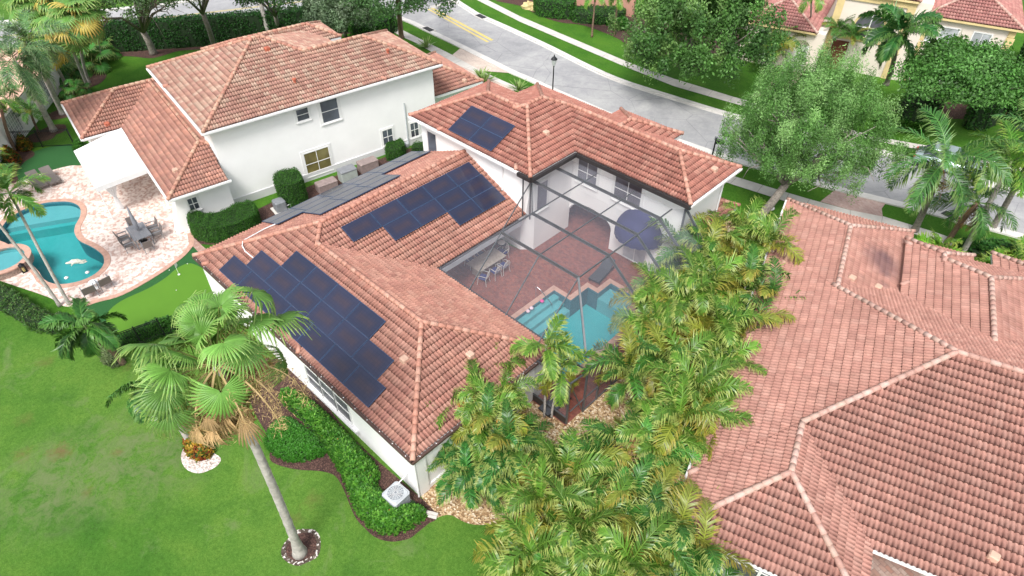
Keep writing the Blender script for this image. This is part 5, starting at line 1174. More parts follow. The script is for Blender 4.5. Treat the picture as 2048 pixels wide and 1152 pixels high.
# pale trunk whose crown is above the frame
p = at(533, 64, 0); 
instance('royal', feather(50, 10.5, .22, .17, 12, 3.0, .8, 40, MG, MT, 'white_bark') if False else feather(50, 10.5, .22, .17, 12, 3.0, .8, 40, MG, MT, 'bark_pale'), 'royal_palm', 'tall royal palm whose pale trunk rises behind the left house ridge', 'palm', tuple(at(540, 82)))
palm_at('pinelike', (803,76), (788,-120), 11.5, 'tall palm with straight brown trunk between the left house and the street', 'palm', seed=51, r0=.24, r1=.2, nf=12, L=2.6, ll=.7, nl=36, col=MG, tip=MT, bark='bark_brown')
# fan palms (two slim trunks + one brown) at the top left
def fan_small(seed, h, lean, r0=.13, n=22, R=.85, col=(.11,.25,.05), yel=.3):
    def mk():
        rg = np.random.default_rng(seed); mb = MB(); trunk_mb(mb, h, r0, r0*.8, lean, 9, .03, 1.3); out = [mb.build('trunk', M['bark_pale'], None, True)]; a = Acc()
        for i in range(n):
            f = i/(n-1); el = 1.3-1.9*f; c = np.array(col)*(1+.15*rg.standard_normal()); tc = (.4,.45,.14)
            if rg.random() < yel*f*1.6: c = np.array((.42,.34,.07)); tc = (.6,.42,.15)
            V, F, C = fan_leaf(R*rg.uniform(.85, 1.15), rg.uniform(.8, 1.3), el, i*GA, rg, c, droop=.6+.6*f, nseg=20, span=4.2, tilt=-el+rg.uniform(.4, 1.1), tipc=tc); V += np.array([lean[0], lean[1], h]); a.add(V, F, C)
        out.append(a.mesh('crown', M['palmleaf'])); return out
    return mk
for k, (b, c, z, lb) in enumerate((((176,174),(128,52),7.0,'fan palm with yellow tipped leaves, nearest the lawn in the top left group'),((179,166),(163,35),7.6,'fan palm with slender trunk just behind the nearest one, top left'),((136,178),(88,88),5.4,'fan palm with orange brown trunk close to the grey wall'),((150,150),(120,5),8.0,'fan palm at the very top of the top left group'),((120,140),(60,10),7.5,'fan palm behind the queen palms in the far corner'))):
    bb = at(*b); cc = at(c[0], c[1], z); instance(f'fs{k}', fan_small(60+k, z, lean_to(bb, cc), R=1.05), 'fan_palm', lb, 'palm', tuple(bb))
PMN = ['fan leaved palmetto in the mulch right beside the hedge end', 'fan leaved palmetto spreading over the lawn edge near the hedge', 'small fan leaved palmetto at the foot of the orange brown trunk', 'smallest fan leaved palmetto between the wall and the leaning palm trunks', 'fan leaved palmetto against the pale grey wall', 'large fan leaved palmetto between the two fan palm trunks', 'small palmetto farthest along the hedge mulch', 'fan leaved palmetto by the wall corner behind the queen palm trunks']
for k, (px, py, s_) in enumerate(((200,120,.9),(190,140,1.0),(150,195,.6),(165,190,.5),(135,150,1.1),(165,130,1.2),(215,105,.7),(120,165,1.0))):
    b = at(px, py, 0); instance('fanshrub', fan_small(80, .5, (0,0), .1, 16, .7, (.05,.19,.03), .05), 'palmetto', PMN[k], 'shrub', tuple(b), k*1.4, s_*1.3)

# ------------------------------------------------ broadleaf trees
def broad_tree(seed, base, fork, ctr, R, nclu, per, leaf, cols, flat=.75, r0=.28, bark='bark', drop=0.0, nb=9, clu=.9, asp=.5, hollow=.45):
    """base, fork and crown centre are places in the scene"""
    def mk():
        rg = np.random.default_rng(seed); B = Vector(base); c0 = Vector(ctr)-B; fk = Vector(fork)-B
        a, cs = broad_crown(rg, R, nclu, per, leaf, cols, flat, hollow, asp, clu, drop); V = [v+np.array(c0) for v in a.V]; a.V = V
        mb = MB(); mb.tube([(0,0,-.05), fk*.15+Vector((.02,0,0)), fk*.5+Vector((.05,.03,0)), fk], [r0*1.45, r0*1.05, r0*.95, r0*.85], 10)
        order = sorted(cs, key=lambda c: -np.linalg.norm(c))[:nb*3:3]
        for c in order:
            t = c0+Vector(c)*.85; m1 = fk.lerp(t, .35)+Vector((0,0,.12*R))+Vector(rg.standard_normal(3)*.15); m2 = fk.lerp(t, .7)+Vector(rg.standard_normal(3)*.25)
            mb.tube([fk-Vector((0,0,.1)), m1, m2, t], [r0*.55, r0*.36, r0*.18, .02], 7)
            for q in range(3): e = m2+Vector(rg.standard_normal(3)*R*.2); mb.tube([m1.lerp(m2, .5), m2.lerp(e, .5)+Vector((0,0,.1)), e], [r0*.16, r0*.1, .012], 5)
        return [mb.build('trunk', M[bark], None, True), a.mesh('crown', M['leaf'])]
    return mk
b = at(1512, 442); instance('weep', broad_tree(201, b, at(1572,368,2.6), at(1618,245,6.0), 4.35, 380, 430, .13, [(.12,.27,.065),(.17,.33,.10),(.085,.20,.045),(.23,.40,.14)], .95, .27, drop=.9, nb=14, clu=.85, asp=.32), 'shade_tree', 'large airy grey green tree leaning over the street with a forked grey trunk', 'tree', tuple(b))
b = at(1385, 132); instance('oak', broad_tree(202, b, at(1388,105,2.4), at(1396,48,6.0), 5.9, 260, 210, .25, [(.085,.20,.045),(.11,.24,.06),(.06,.15,.035),(.16,.29,.08)], .8, .35, drop=.6, nb=12, clu=1.3), 'oak_tree', 'broad dark green tree on the lawn across the street with drooping edges', 'tree', tuple(b))
b = at(1850, 232); instance('ficus', broad_tree(203, b, at(1862,203,1.5), at(1926,152,4.9), 3.8, 200, 190, .22, [(.085,.22,.045),(.11,.26,.06),(.065,.175,.035)], .5, .35, nb=10, clu=1.1), 'shade_tree', 'dense round green tree in front of the cream house at the right edge', 'tree', tuple(b))
b = at(308, 108); instance('oakL', broad_tree(204, b, at(286,62,2.4), at(262,-30,8.5), 5.0, 120, 120, .22, [(.07,.15,.05),(.10,.18,.07),(.06,.12,.035)], .5, .30, nb=12, clu=.9, hollow=.2), 'oak_tree', 'oak with forked grey trunk in front of the tall back hedge', 'tree', tuple(b))
b = at(430, 97); instance('oakM', broad_tree(205, b, at(405,25,4.5), at(385,-75,10), 3.0, 80, 120, .22, [(.05,.13,.03),(.07,.16,.04)], .6, .22, nb=8), 'oak_tree', 'slim trunked tree rising above the middle of the back hedge', 'tree', tuple(b))
b = at(558, 66); instance('treeN', broad_tree(206, b, at(550,30,3.0), at(538,-16,6.8), 2.3, 50, 130, .22, [(.05,.12,.035),(.06,.14,.04)], .7, .2, nb=8, hollow=.1), 'shade_tree', 'small tree beside the royal palm trunk behind the left house', 'tree', tuple(b))
for k, (px, py) in enumerate(((690,72),(677,74))):
    b = at(px, py); instance(f'olive{k}', broad_tree(207+k, b, at(px-2,py-30,2.2), at(655+k*22,14,4.8), 2.7, 90, 150, .2, [(.17,.25,.15),(.22,.30,.19),(.12,.19,.10)], .75, .16, nb=8, drop=.3, hollow=.2), 'olive_tree', ('grey green olive like tree behind the left house ridge, right trunk', 'grey green olive like tree behind the left house ridge, left trunk')[k], 'tree', tuple(b))
b = at(838, -30); instance('oakTop', broad_tree(209, b, at(832,-60,2.6), at(800,-18,6.5), 4.6, 100, 130, .22, [(.045,.11,.03),(.06,.14,.04)], .6, .25, nb=8, hollow=.2), 'oak_tree', 'dark tree hanging into the frame above the road junction', 'tree', tuple(b))

# ------------------------------------------------ hedges and shrubs
def hedge_data(rg, poly, z0, h, dens, leaf, cols, rnd=.12, lump=.06, spread=.8):
    P = [Vector((p[0], p[1], 0)) for p in poly]; n = len(P); A = sum(P[i].x*P[(i+1) % n].y-P[(i+1) % n].x*P[i].y for i in range(n))
    if A < 0: P = P[::-1]
    pts = []; nrm = []
    for i in range(n):
        a, b = P[i], P[(i+1) % n]; L = (b-a).length; m_ = int(L*h*dens)
        if m_ < 1: continue
        t = rg.random(m_); z = rg.random(m_)*h; nx = np.array([(b-a).y, -(b-a).x, 0])/max(L, 1e-6); ins = rnd*np.maximum(0, z/h-.75)*2
        q = np.stack([a.x+(b.x-a.x)*t, a.y+(b.y-a.y)*t, z0+z], 1)-nx*ins[:, None]; pts.append(q); nrm.append(np.tile(nx, (m_, 1)))
    xs = np.array([(p.x, p.y) for p in P]); lo, hi = xs.min(0), xs.max(0); m_ = int((hi-lo).prod()*dens); q = lo+rg.random((m_, 2))*(hi-lo)
    ins = np.zeros(m_, bool)
    for i in range(n):
        a, b = xs[i], xs[(i+1) % n]; c = ((a[1] > q[:, 1]) != (b[1] > q[:, 1])) & (q[:, 0] < (b[0]-a[0])*(q[:, 1]-a[1])/(b[1]-a[1]+1e-12)+a[0]); ins ^= c
    q = q[ins]; pts.append(np.concatenate([q, np.full((len(q), 1), z0+h)], 1)); nrm.append(np.tile([0, 0, 1.0], (len(q), 1)))
    P3 = np.concatenate(pts); N3 = np.concatenate(nrm)
    l = lump*(np.sin(P3[:, 0]*3.1+P3[:, 2]*2)+np.sin(P3[:, 1]*3.7+1)+np.sin((P3[:, 0]+P3[:, 1])*7.3)); P3 = P3+N3*l[:, None]+.03*rg.standard_normal(P3.shape)
    cc = np.array(cols)[rg.integers(0, len(cols), len(P3))]; return leaf_quads(P3, N3+np.array([0, 0, .25]), leaf, cc, rg, .6, spread)
HG = [(.035,.125,.012),(.05,.16,.015),(.028,.10,.012)]
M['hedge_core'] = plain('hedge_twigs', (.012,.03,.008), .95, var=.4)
def hedge(name, label, cat, poly, h, dens=260, leaf=.10, cols=HG, group=None, seed=1, lump=.06, z0=0.0, mat='leaf'):
    rg = np.random.default_rng(seed); c = sum((Vector((p[0], p[1], 0)) for p in poly), Vector())/len(poly); t = thing(name, label, cat, tuple(c), 0, group)
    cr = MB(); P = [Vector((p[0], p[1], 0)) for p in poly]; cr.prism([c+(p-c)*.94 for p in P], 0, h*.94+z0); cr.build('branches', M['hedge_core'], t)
    V, F, C = hedge_data(rg, poly, z0, h, dens, leaf, cols, lump=lump); np_mesh('foliage', V, F, C, M[mat], t, tuple(c)); return t
def strip_poly(line, w_):
    L = smooth_loop(line, 3, False); a = []; b = []
    for i in range(len(L)): t = (L[min(i+1, len(L)-1)]-L[max(i-1, 0)]).normalized(); s_ = Vector((-t.y, t.x, 0))*w_/2; a.append(L[i]+s_); b.append(L[i]-s_)
    return a+b[::-1]
hedge('hedge', 'long tall clipped hedge along the road behind the left house', 'hedge', strip_poly([at(165,118), at(200,104), at(340,93), at(520,80), at(640,68), at(760,50)], 1.3), 2.6, 130, .16, [(.018,.085,.012),(.026,.11,.015),(.014,.065,.010)], seed=2, lump=.05)
hedge('hedge', 'rounded bright bushes at the street end of the tall back hedge', 'hedge', smooth_loop(ats([(700,70),(735,88),(790,66),(786,50),(750,46)]), 3), 1.6, 140, .15, [(.05,.18,.02),(.035,.13,.015)], seed=3, lump=.1)
hedge('hedge', 'kidney shaped clipped hedge by the small window of the left house', 'hedge', smooth_loop(ats([(385,463),(396,482),(440,487),(480,478),(515,462),(522,448),(512,430),(480,437),(450,452),(420,455),(392,448)]), 3), 1.15, 900, .065, HG, seed=4, lump=.03)
hedge('clipped_bush', 'tall block shaped clipped bush under the paired window of the left house', 'bush', smooth_loop(ats([(560,407),(578,418),(610,408),(614,395),(600,380),(565,388)]), 3), 1.75, 800, .065, HG, seed=5, lump=.03)
hedge('clipped_bush', 'low clipped bush between the two small windows of the left house', 'bush', smooth_loop(ats([(773,322),(800,320),(812,306),(800,296),(778,302)]), 3), .85, 700, .07, HG, seed=6, lump=.03)
hedge('clipped_bush', 'small bush in the gap beside the two storey wall corner', 'bush', smooth_loop(ats([(826,308),(850,306),(846,296),(828,299)]), 3), .5, 500, .07, HG, seed=7)
# shrub border along the near wall, with whorled leaves
def shrub_border(name, label, px, hfun, n, leaf, cols, seed, hb, flower=None):
    rg = np.random.default_rng(seed); P = smooth_loop(ats(px), 3); xs = np.array([(p.x, p.y) for p in P]); lo, hi = xs.min(0), xs.max(0); c = Vector((float(xs[:, 0].mean()), float(xs[:, 1].mean()), 0)); t = thing(name, label, 'shrub', tuple(c))
    q = lo+rg.random((n*3, 2))*(hi-lo); ins = np.zeros(len(q), bool); m_ = len(xs); dmin = np.full(len(q), 9.0)
    for i in range(m_):
        a, b = xs[i], xs[(i+1) % m_]; cnd = ((a[1] > q[:, 1]) != (b[1] > q[:, 1])) & (q[:, 0] < (b[0]-a[0])*(q[:, 1]-a[1])/(b[1]-a[1]+1e-12)+a[0]); ins ^= cnd
        ab = b-a; tt = np.clip(((q-a)@ab)/(ab@ab+1e-9), 0, 1); dmin = np.minimum(dmin, np.linalg.norm(q-(a+tt[:, None]*ab), axis=1))
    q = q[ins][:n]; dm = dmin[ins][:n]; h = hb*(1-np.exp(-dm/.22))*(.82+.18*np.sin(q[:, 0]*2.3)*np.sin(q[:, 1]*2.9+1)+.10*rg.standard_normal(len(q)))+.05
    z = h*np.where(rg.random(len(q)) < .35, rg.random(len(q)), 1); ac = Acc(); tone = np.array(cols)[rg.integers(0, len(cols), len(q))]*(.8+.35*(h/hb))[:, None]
    k = 6
    for j in range(k):
        az = j*6.283/k+rg.random(len(q))*6.28; el = rg.uniform(.05, .9, len(q)); d = np.stack([np.cos(az)*np.cos(el), np.sin(az)*np.cos(el), np.sin(el)], 1); s_ = np.stack([-np.sin(az), np.cos(az), 0*az], 1); L = leaf*rg.uniform(.7, 1.2, (len(q), 1)); p0 = np.stack([q[:, 0], q[:, 1], z], 1)
        V = np.stack([p0, p0+d*L*.5+s_*L*.24, p0+d*L-np.array([0, 0, .15])*L, p0+d*L*.5-s_*L*.24], 1).reshape(-1, 3); F = np.arange(len(V)).reshape(-1, 4); ac.add(V, F, tone*(1+.2*rg.standard_normal((len(q), 1))))
    if flower:
        m2 = flower[0]; id_ = rg.integers(0, len(q), m2); V, F, C = leaf_quads(np.stack([q[id_, 0], q[id_, 1], z[id_]+.06], 1)+.03*rg.standard_normal((m2, 3)), np.tile([0, 0, 1.0], (m2, 1)), .09, np.tile(flower[1], (m2, 1)), rg); ac.add(V, F, C)
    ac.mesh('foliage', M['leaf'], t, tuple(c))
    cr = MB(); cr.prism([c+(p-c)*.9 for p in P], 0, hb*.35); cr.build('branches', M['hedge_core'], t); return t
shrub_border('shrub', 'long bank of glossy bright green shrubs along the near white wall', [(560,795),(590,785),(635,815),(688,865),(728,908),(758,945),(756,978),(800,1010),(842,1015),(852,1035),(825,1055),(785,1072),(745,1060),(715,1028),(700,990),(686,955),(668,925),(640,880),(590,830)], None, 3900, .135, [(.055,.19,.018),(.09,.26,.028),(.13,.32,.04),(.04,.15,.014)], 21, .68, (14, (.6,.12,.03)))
shrub_border('ground_cover', 'low mound of soft green ground cover left of the dark mulch path', [(540,905),(580,925),(630,920),(655,905),(640,880),(600,850),(575,835),(545,850),(530,880)], None, 2300, .09, [(.04,.17,.014),(.055,.21,.02)], 22, .30)
shrub_border('shrub', 'green shrub row at the foot of the putting green', [(238,684),(262,670),(300,655),(345,640),(420,612),(425,628),(350,665),(300,685),(250,705)], None, 1600, .11, [(.035,.13,.015),(.05,.16,.02)], 23, .7)
CR = [(.32,.07,.03),(.45,.22,.03),(.10,.16,.02),(.06,.13,.02),(.50,.33,.05)]
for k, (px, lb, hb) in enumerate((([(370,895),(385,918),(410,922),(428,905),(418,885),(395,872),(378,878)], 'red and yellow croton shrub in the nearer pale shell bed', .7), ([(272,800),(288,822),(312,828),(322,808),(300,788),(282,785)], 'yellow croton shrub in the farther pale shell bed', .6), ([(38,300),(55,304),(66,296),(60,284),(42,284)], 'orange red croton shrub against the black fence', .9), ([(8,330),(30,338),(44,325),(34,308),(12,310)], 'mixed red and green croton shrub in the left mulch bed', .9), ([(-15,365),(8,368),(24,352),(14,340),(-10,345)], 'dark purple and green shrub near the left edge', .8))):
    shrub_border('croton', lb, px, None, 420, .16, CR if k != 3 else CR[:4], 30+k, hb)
shrub_border('shrub', 'lime green shrubs around the foot of the left edge palms', [(-10,345),(10,335),(25,320),(10,300),(-20,310)], None, 400, .16, [(.07,.2,.03),(.1,.25,.04)], 36, .8)
shrub_border('shrub', 'small green shrub between the fence end and the left house', [(147,300),(160,312),(172,308),(172,290),(155,285)], None, 400, .13, [(.05,.17,.02)], 37, .7)
hedge('hedge', 'sloping ground hedge along the lower left edge of the patio', 'hedge', smooth_loop(ats([(-40,575),(0,578),(60,612),(118,650),(118,672),(60,655),(0,622),(-60,610)]), 3), .65, 420, .09, [(.04,.12,.02),(.06,.16,.025),(.09,.15,.04)], seed=9, lump=.07)
hedge('hedge', 'clipped shrubs in front of the terracotta boundary wall, left block', 'hedge', smooth_loop(ats([(1068,22),(1080,34),(1140,40),(1145,25),(1080,10)]), 3), 1.6, 120, .16, [(.05,.17,.02),(.04,.14,.018)], seed=10)
hedge('hedge', 'clipped shrubs in front of the terracotta boundary wall, right row', 'hedge', smooth_loop(ats([(1145,45),(1200,50),(1245,45),(1240,32),(1150,30)]), 3), 1.0, 120, .16, [(.035,.12,.02),(.05,.15,.02)], seed=11)
shrub_border('shrub', 'bright green leafy plants at the right end of the boundary wall bed', [(1210,45),(1225,58),(1250,62),(1258,48),(1240,38)], None, 400, .25, [(.05,.2,.02)], 38, .6)
hedge('hedge', 'round dark clipped bush beside the cream house tree', 'bush', smooth_loop(ats([(1790,252),(1825,262),(1865,250),(1860,225),(1815,220),(1792,232)]), 3), 1.7, 150, .15, [(.03,.11,.02),(.045,.14,.02)], seed=12, lump=.1)
hedge('hedge', 'large rounded hedge at the right of the cream house tree', 'bush', smooth_loop(ats([(1925,255),(1960,262),(2000,245),(1990,215),(1945,220)]), 3), 2.4, 130, .16, [(.03,.11,.02),(.045,.14,.02)], seed=13, lump=.1)
hedge('hedge', 'tall dark hedge running along the right edge behind the cream house', 'hedge', strip_poly([at(2040,262), at(2052,200), at(2062,120)], 2.2), 2.6, 110, .2, [(.03,.10,.02),(.04,.13,.02)], seed=14, lump=.1)
hedge('hedge', 'dark bush left of the cream house low wing', 'bush', smooth_loop(ats([(1590,25),(1610,28),(1618,5),(1600,-5),(1588,5)]), 3), 1.8, 110, .18, [(.03,.10,.02),(.045,.13,.02)], seed=15, lump=.1)
shrub_border('shrub', 'green shrubs along the street side of the right house', [(1905,500),(1960,520),(2040,545),(2060,520),(2000,498),(1930,485)], None, 700, .22, [(.03,.12,.02),(.05,.15,.025)], 39, .9)
shrub_border('shrub', 'leafy shrubs below the cream house entrance', [(1745,240),(1780,262),(1850,268),(1840,250),(1790,240)], None, 600, .3, [(.05,.18,.02),(.08,.2,.03)], 40, .8)
def spiky(n=26, L=.8):
    def mk():
        rg = np.random.default_rng(91); a = Acc()
        for i in range(n):
            az = i*GA; el = rg.uniform(.3, 1.3); d = np.array([math.cos(az)*math.cos(el), math.sin(az)*math.cos(el), math.sin(el)]); s_ = np.array([-math.sin(az), math.cos(az), 0])*.05; l = L*rg.uniform(.7, 1.1); a.add(np.array([-s_*.6, s_*.6, d*l*.5+s_, d*l*.5-s_, d*l*.5-s_, d*l*.5+s_, d*l+s_*.1-np.array([0,0,.08]), d*l-s_*.1-np.array([0,0,.08])]), np.array([[0,1,2,3],[4,5,6,7]]), np.tile([.20,.30,.09], (2, 1))*(1+.2*rg.standard_normal()))
        return [a.mesh('foliage', M['palmleaf'])]
    return mk
for px, py, lb in ((853,96,'spiky agave like plant beside the near pavement'), (962,158,'spiky plant at the garage corner of the left house, left one'), (970,164,'spiky plant at the garage corner of the left house, right one'), (1037,181,'spiky pale plant behind the two storey roof')):
    instance('spiky', spiky(), 'spiky_plant', lb, 'plant', tuple(at(px, py)), px, 1.6)
b = at(250,733); shrub_border('shrub', 'pale silvery shrub under the leaning foxtail palm', [(195,700),(215,735),(250,728),(240,700),(215,690)], None, 420, .12, [(.22,.28,.13),(.16,.22,.09)], 41, .6)
# ================================================================== garden furniture and other things
def T(name, label, cat, px, z=0.0, rz=0.0, group=None): return thing(name, label, cat, tuple(at(px[0], px[1], z)), rz, group)
def B(parent, name, mat, fn, smooth=False):
    mb = MB(); fn(mb); return mb.build(name, M[mat] if isinstance(mat, str) else mat, parent, smooth, world=False)
def sun_lounger(t, fab='fabric_grey', frame='fabric_grey', L=1.95, W_=.66, tilt=.55):
    bx = L*.62
    B(t, 'mattress', fab, lambda m: m.bbox((-L/2, -W_/2, .26), (-L/2+bx, W_/2, .33), .02))
    Mx = Matrix.Translation((-L/2+bx, 0, .28)) @ Matrix.Rotation(-tilt, 4, 'Y'); B(t, 'backrest', fab, lambda m: m.bbox((0, -W_/2, 0), (L-bx, W_/2, .06), .02, Mx))
    B(t, 'frame', frame, lambda m: (m.box((-L/2, -W_/2-.02, .2), (L/2-.05, -W_/2+.02, .255)), m.box((-L/2, W_/2-.02, .2), (L/2-.05, W_/2+.02, .255)), m.box((-L/2, -W_/2, .2), (-L/2+.04, W_/2, .25))))
    for x in (-L/2+.12, L/2-.3):
        for y in (-W_/2, W_/2-.04): B(t, 'leg', frame, lambda m: m.box((x, y, 0), (x+.04, y+.04, .2)))
for k, (hx, hy, fx, fy, lb) in enumerate(((60,345,86,372,'grey brown sun lounger on the pale paver patio, nearer the left edge'), (86,335,113,366,'grey brown sun lounger on the pale paver patio, nearer the canopy'))):
    h, f = at(hx, hy, .55), at(fx, fy, .3); d = (h-f); c = (h+f)/2; t = thing('sun_lounger', lb, 'sun lounger', (c.x, c.y, .03), math.atan2(d.y, d.x), 'sun loungers on the patio'); sun_lounger(t)
h, f = at(1222,520,.5), at(1188,560,.3); d = h-f; c = (h+f)/2; t = thing('sun_lounger', 'charcoal sun lounger on the brick court beside the pool', 'sun lounger', (c.x, c.y, .03), math.atan2(d.y, d.x)); sun_lounger(t, 'fabric_dark', 'black')
t = T('sun_lounger', 'dark lounge chair by the near corner post of the pool cage', 'lounge chair', (1110,812), .03, math.atan2(1, .05)-0.0); sun_lounger(t, 'fabric_dark', 'black', 1.6, .62, .9)
def sling_chair(t, W_=.56, seat='fabric_grey', frame='slate'):
    B(t, 'seat', seat, lambda m: m.bbox((-.25, -W_/2, .38), (.25, W_/2, .42), .01))
    Mx = Matrix.Translation((-.25, 0, .40)) @ Matrix.Rotation(-.25, 4, 'Y'); B(t, 'backrest', seat, lambda m: m.bbox((-.04, -W_/2, 0), (.0, W_/2, .52), .01, Mx))
    for s_ in (-1, 1):
        y = s_*W_/2
        B(t, 'armrest', frame, lambda m: m.box((-.28, y-.025, .6), (.26, y+.025, .635)))
        for x in (-.27, .22): B(t, 'leg', frame, lambda m: m.tube([(x, y, 0), (x*.95, y, .61)], .017, 6))
for k, (px, rz, lb) in enumerate((((178,582), 1.0, 'dark sling armchair facing the pool, left of the small white table'), ((208,565), 1.0, 'dark sling armchair facing the pool, right of the small white table'))):
    p = at(px[0], px[1], .4); q = at(130, 500); t = thing('garden_chair', lb, 'chair', (p.x, p.y, .03), math.atan2(q.y-p.y, q.x-p.x), 'armchairs by the pool'); sling_chair(t, .62)
t = T('side_table', 'small white side table between the two pool armchairs', 'table', (192,576), .03)
B(t, 'tabletop', 'white', lambda m: m.lathe([(0,.45),(.24,.45),(.25,.43),(.24,.41),(0,.41)], n=20)); B(t, 'pedestal', 'white', lambda m: m.lathe([(.17,0),(.17,.02),(.05,.06),(.04,.41)], n=14))
# patio dining set
ct = at(277, 463, .74); ax = (at(255,440,.74)-at(298,482,.74)); ra = math.atan2((at(300,470,.74)-at(262,478,.74)).y, (at(300,470,.74)-at(262,478,.74)).x)
ra = math.atan2((at(292,483,.74)-at(262,440,.74)).y, (at(292,483,.74)-at(262,440,.74)).x)
t = thing('patio_table', 'slatted grey rectangular dining table with a folded umbrella on the pale patio', 'table', (ct.x, ct.y, .03), ra)
def slats(m):
    for i in range(9): m.box((-.85, -.5+i*.112, .70), (.85, -.5+i*.112+.1, .73))
B(t, 'tabletop', 'slate', slats); B(t, 'frame', 'slate', lambda m: (m.box((-.8,-.46,.65),(.8,-.42,.695)), m.box((-.8,.42,.65),(.8,.46,.695))))
for x in (-.78, .72):
    for y in (-.46, .4): B(t, 'leg', 'slate', lambda m: m.box((x,y,0),(x+.06,y+.06,.65)))
um = thing('patio_umbrella', 'folded grey umbrella standing through the patio table', 'umbrella', (ct.x, ct.y, .03))
B(um, 'pole', 'slate', lambda m: m.tube([(0,0,0),(0,0,2.5)], .022, 8)); B(um, 'canopy', plain('grey_umbrella_cloth', (.28,.29,.33), .8), lambda m: m.lathe([(.05,.85),(.13,.95),(.12,1.4),(.09,1.9),(.05,2.35),(.0,2.5)], n=10), True)
B(um, 'base', 'black', lambda m: m.lathe([(.25,0),(.25,.05),(.05,.08)], n=16))
cr_, sr_ = math.cos(ra), math.sin(ra)
for k, (x, y, r_, lb) in enumerate(((-.45,-.8,math.pi/2,'left side, far'),(.45,-.8,math.pi/2,'left side, near'),(-.45,.8,-math.pi/2,'right side, far'),(.35,.8,-math.pi/2,'right side, near'),(-1.2,0,0,'far end'),(1.2,0,math.pi,'near end'))):
    t = thing('garden_chair', f'grey sling chair at the patio table, {lb}', 'chair', (ct.x+x*cr_-y*sr_, ct.y+x*sr_+y*cr_, .03), ra+r_, 'chairs around the patio table'); sling_chair(t, .5)
# canopy with curtains
cz = 2.85; cq = [FW.w(-10.55,.35,cz+.1), FW.w(-5.6,.2,cz+.1)]
cA, cB, cC, cD = at(147,302,2.55), at(190,376,2.55), FW.w(-4.6,-.12,2.62), FW.w(-10.5,-.12,2.9)
cn = thing('canopy', 'big white cloth canopy over the patio fixed to the left house eave', 'canopy', tuple((cA+cC)/2*Vector((1,1,0)) if False else ((cA.x+cC.x)/2, (cA.y+cC.y)/2, 0)))
mb = MB(); off_ = Vector(cn.location); up = Vector((0,0,.45))
rA, rC = cD.lerp(cA, .5)+Vector((0,0,.01)), cC.lerp(cB, .5)+Vector((0,0,.01))
ptsu = [cA, cB, cC, cD, rA, rC]; 
mb.add(ptsu+[p+Vector((0,0,-.03)) for p in ptsu], [(0,1,5,4),(4,5,2,3),(0,4,3),(1,2,5),(10,11,7,6),(9,8,11,10)]); mb.build('canopy_top', M['white_cloth'], cn)
vb = MB()
for a, b_ in ((cA, cB), (cB, cC), (cD, cA)):
    vb.add([a, b_, b_-Vector((0,0,.32)), a-Vector((0,0,.32))], [(0,1,2,3)])
vb.build('valance', M['white_cloth'], cn)
for q, nm in ((cA, 1), (cB, 2)):
    mb = MB(); s_ = q.lerp((cA+cC)/2, .08); mb.tube([(s_.x,s_.y,.03),(s_.x,s_.y,2.5)], .035, 8); mb.build('post', M['white'], cn)
def curtain(base_px, name_lb, w_=.55):
    b0 = at(*base_px); t = thing('curtain', name_lb, 'curtain', (b0.x, b0.y, .03)); mb = MB(); n = 26; H_ = 2.45
    prof = [(0,.16),(.35,.15),(.95,.09),(1.0,.08),(1.5,.22),(2.45,.5)]
    rows = []
    for z, r in prof: rows.append([(math.cos(2*math.pi*i/n)*r*(1.0+.22*math.cos(i*math.pi)), math.sin(2*math.pi*i/n)*r*.55*(1.0+.3*math.cos(i*math.pi)), z) for i in range(n)])
    vs = [p for r in rows for p in r]; fs = [(a*n+i, a*n+(i+1) % n, (a+1)*n+(i+1) % n, (a+1)*n+i) for a in range(len(rows)-1) for i in range(n)]
    mb.add(vs, fs); mb.build('cloth', M['white_cloth'], t, False, world=False); B(t, 'tie', 'white', lambda m: m.lathe([(.1,.93),(.12,.97),(.1,1.01)], n=14)); return t
cp_ = cB.lerp(cC, .22); t = curtain((243,420), 'gathered white striped curtain hanging at the near side of the canopy'); t.rotation_euler = (0,0,math.radians(80))
t2 = curtain((335,400), 'gathered white curtain beside the corner of the left house'); t2.scale = (.7,.7,1)
# lantern, hanging pot
t = T('lantern', 'black metal lantern on the patio beside the round spa', 'lantern', (50,543), .03); 
B(t, 'frame', 'black', lambda m: (m.box((-.14,-.14,0),(.14,.14,.04)), m.box((-.14,-.14,.42),(.14,.14,.46)), m.box((-.14,-.14,.04),(-.11,-.11,.42)), m.box((.11,-.14,.04),(.14,-.11,.42)), m.box((-.14,.11,.04),(-.11,.14,.42)), m.box((.11,.11,.04),(.14,.14,.42)), m.lathe([(.17,.46),(.05,.6),(0,.62)], n=4)))
B(t, 'candle', plain('amber_candle', (.6,.5,.2), .5), lambda m: m.lathe([(.06,.04),(.06,.3),(0,.3)], n=12))
t = T('hanging_pot', 'terracotta pot at the eave corner of the left house', 'pot', (331,393), 1.9); B(t, 'pot', 'terra', lambda m: m.lathe([(0,0),(.12,0),(.2,.22),(.17,.22),(.14,.18),(0,.18)], n=14), True)
# spa
sc = at(4, 519, .45); 
t = thing('spa', 'round raised spa with pink coping joined to the left pool', 'spa', (sc.x, sc.y, 0))
B(t, 'shell', M['spa_tile'] if 'spa_tile' in M else plain('stone_mosaic', (.30,.22,.18), .7, var=.5, sc=12), lambda m: m.lathe([(1.42,0),(1.42,.42)], n=40)); B(t, 'coping', 'coping', lambda m: m.lathe([(1.46,.40),(1.46,.47),(1.12,.47),(1.12,.30)], n=40)); B(t, 'basin', 'poolledge', lambda m: m.lathe([(1.12,.45),(1.12,.12),(0,.12)], n=40)); B(t, 'water', 'water', lambda m: m.lathe([(1.12,.36),(0,.36)], n=40))
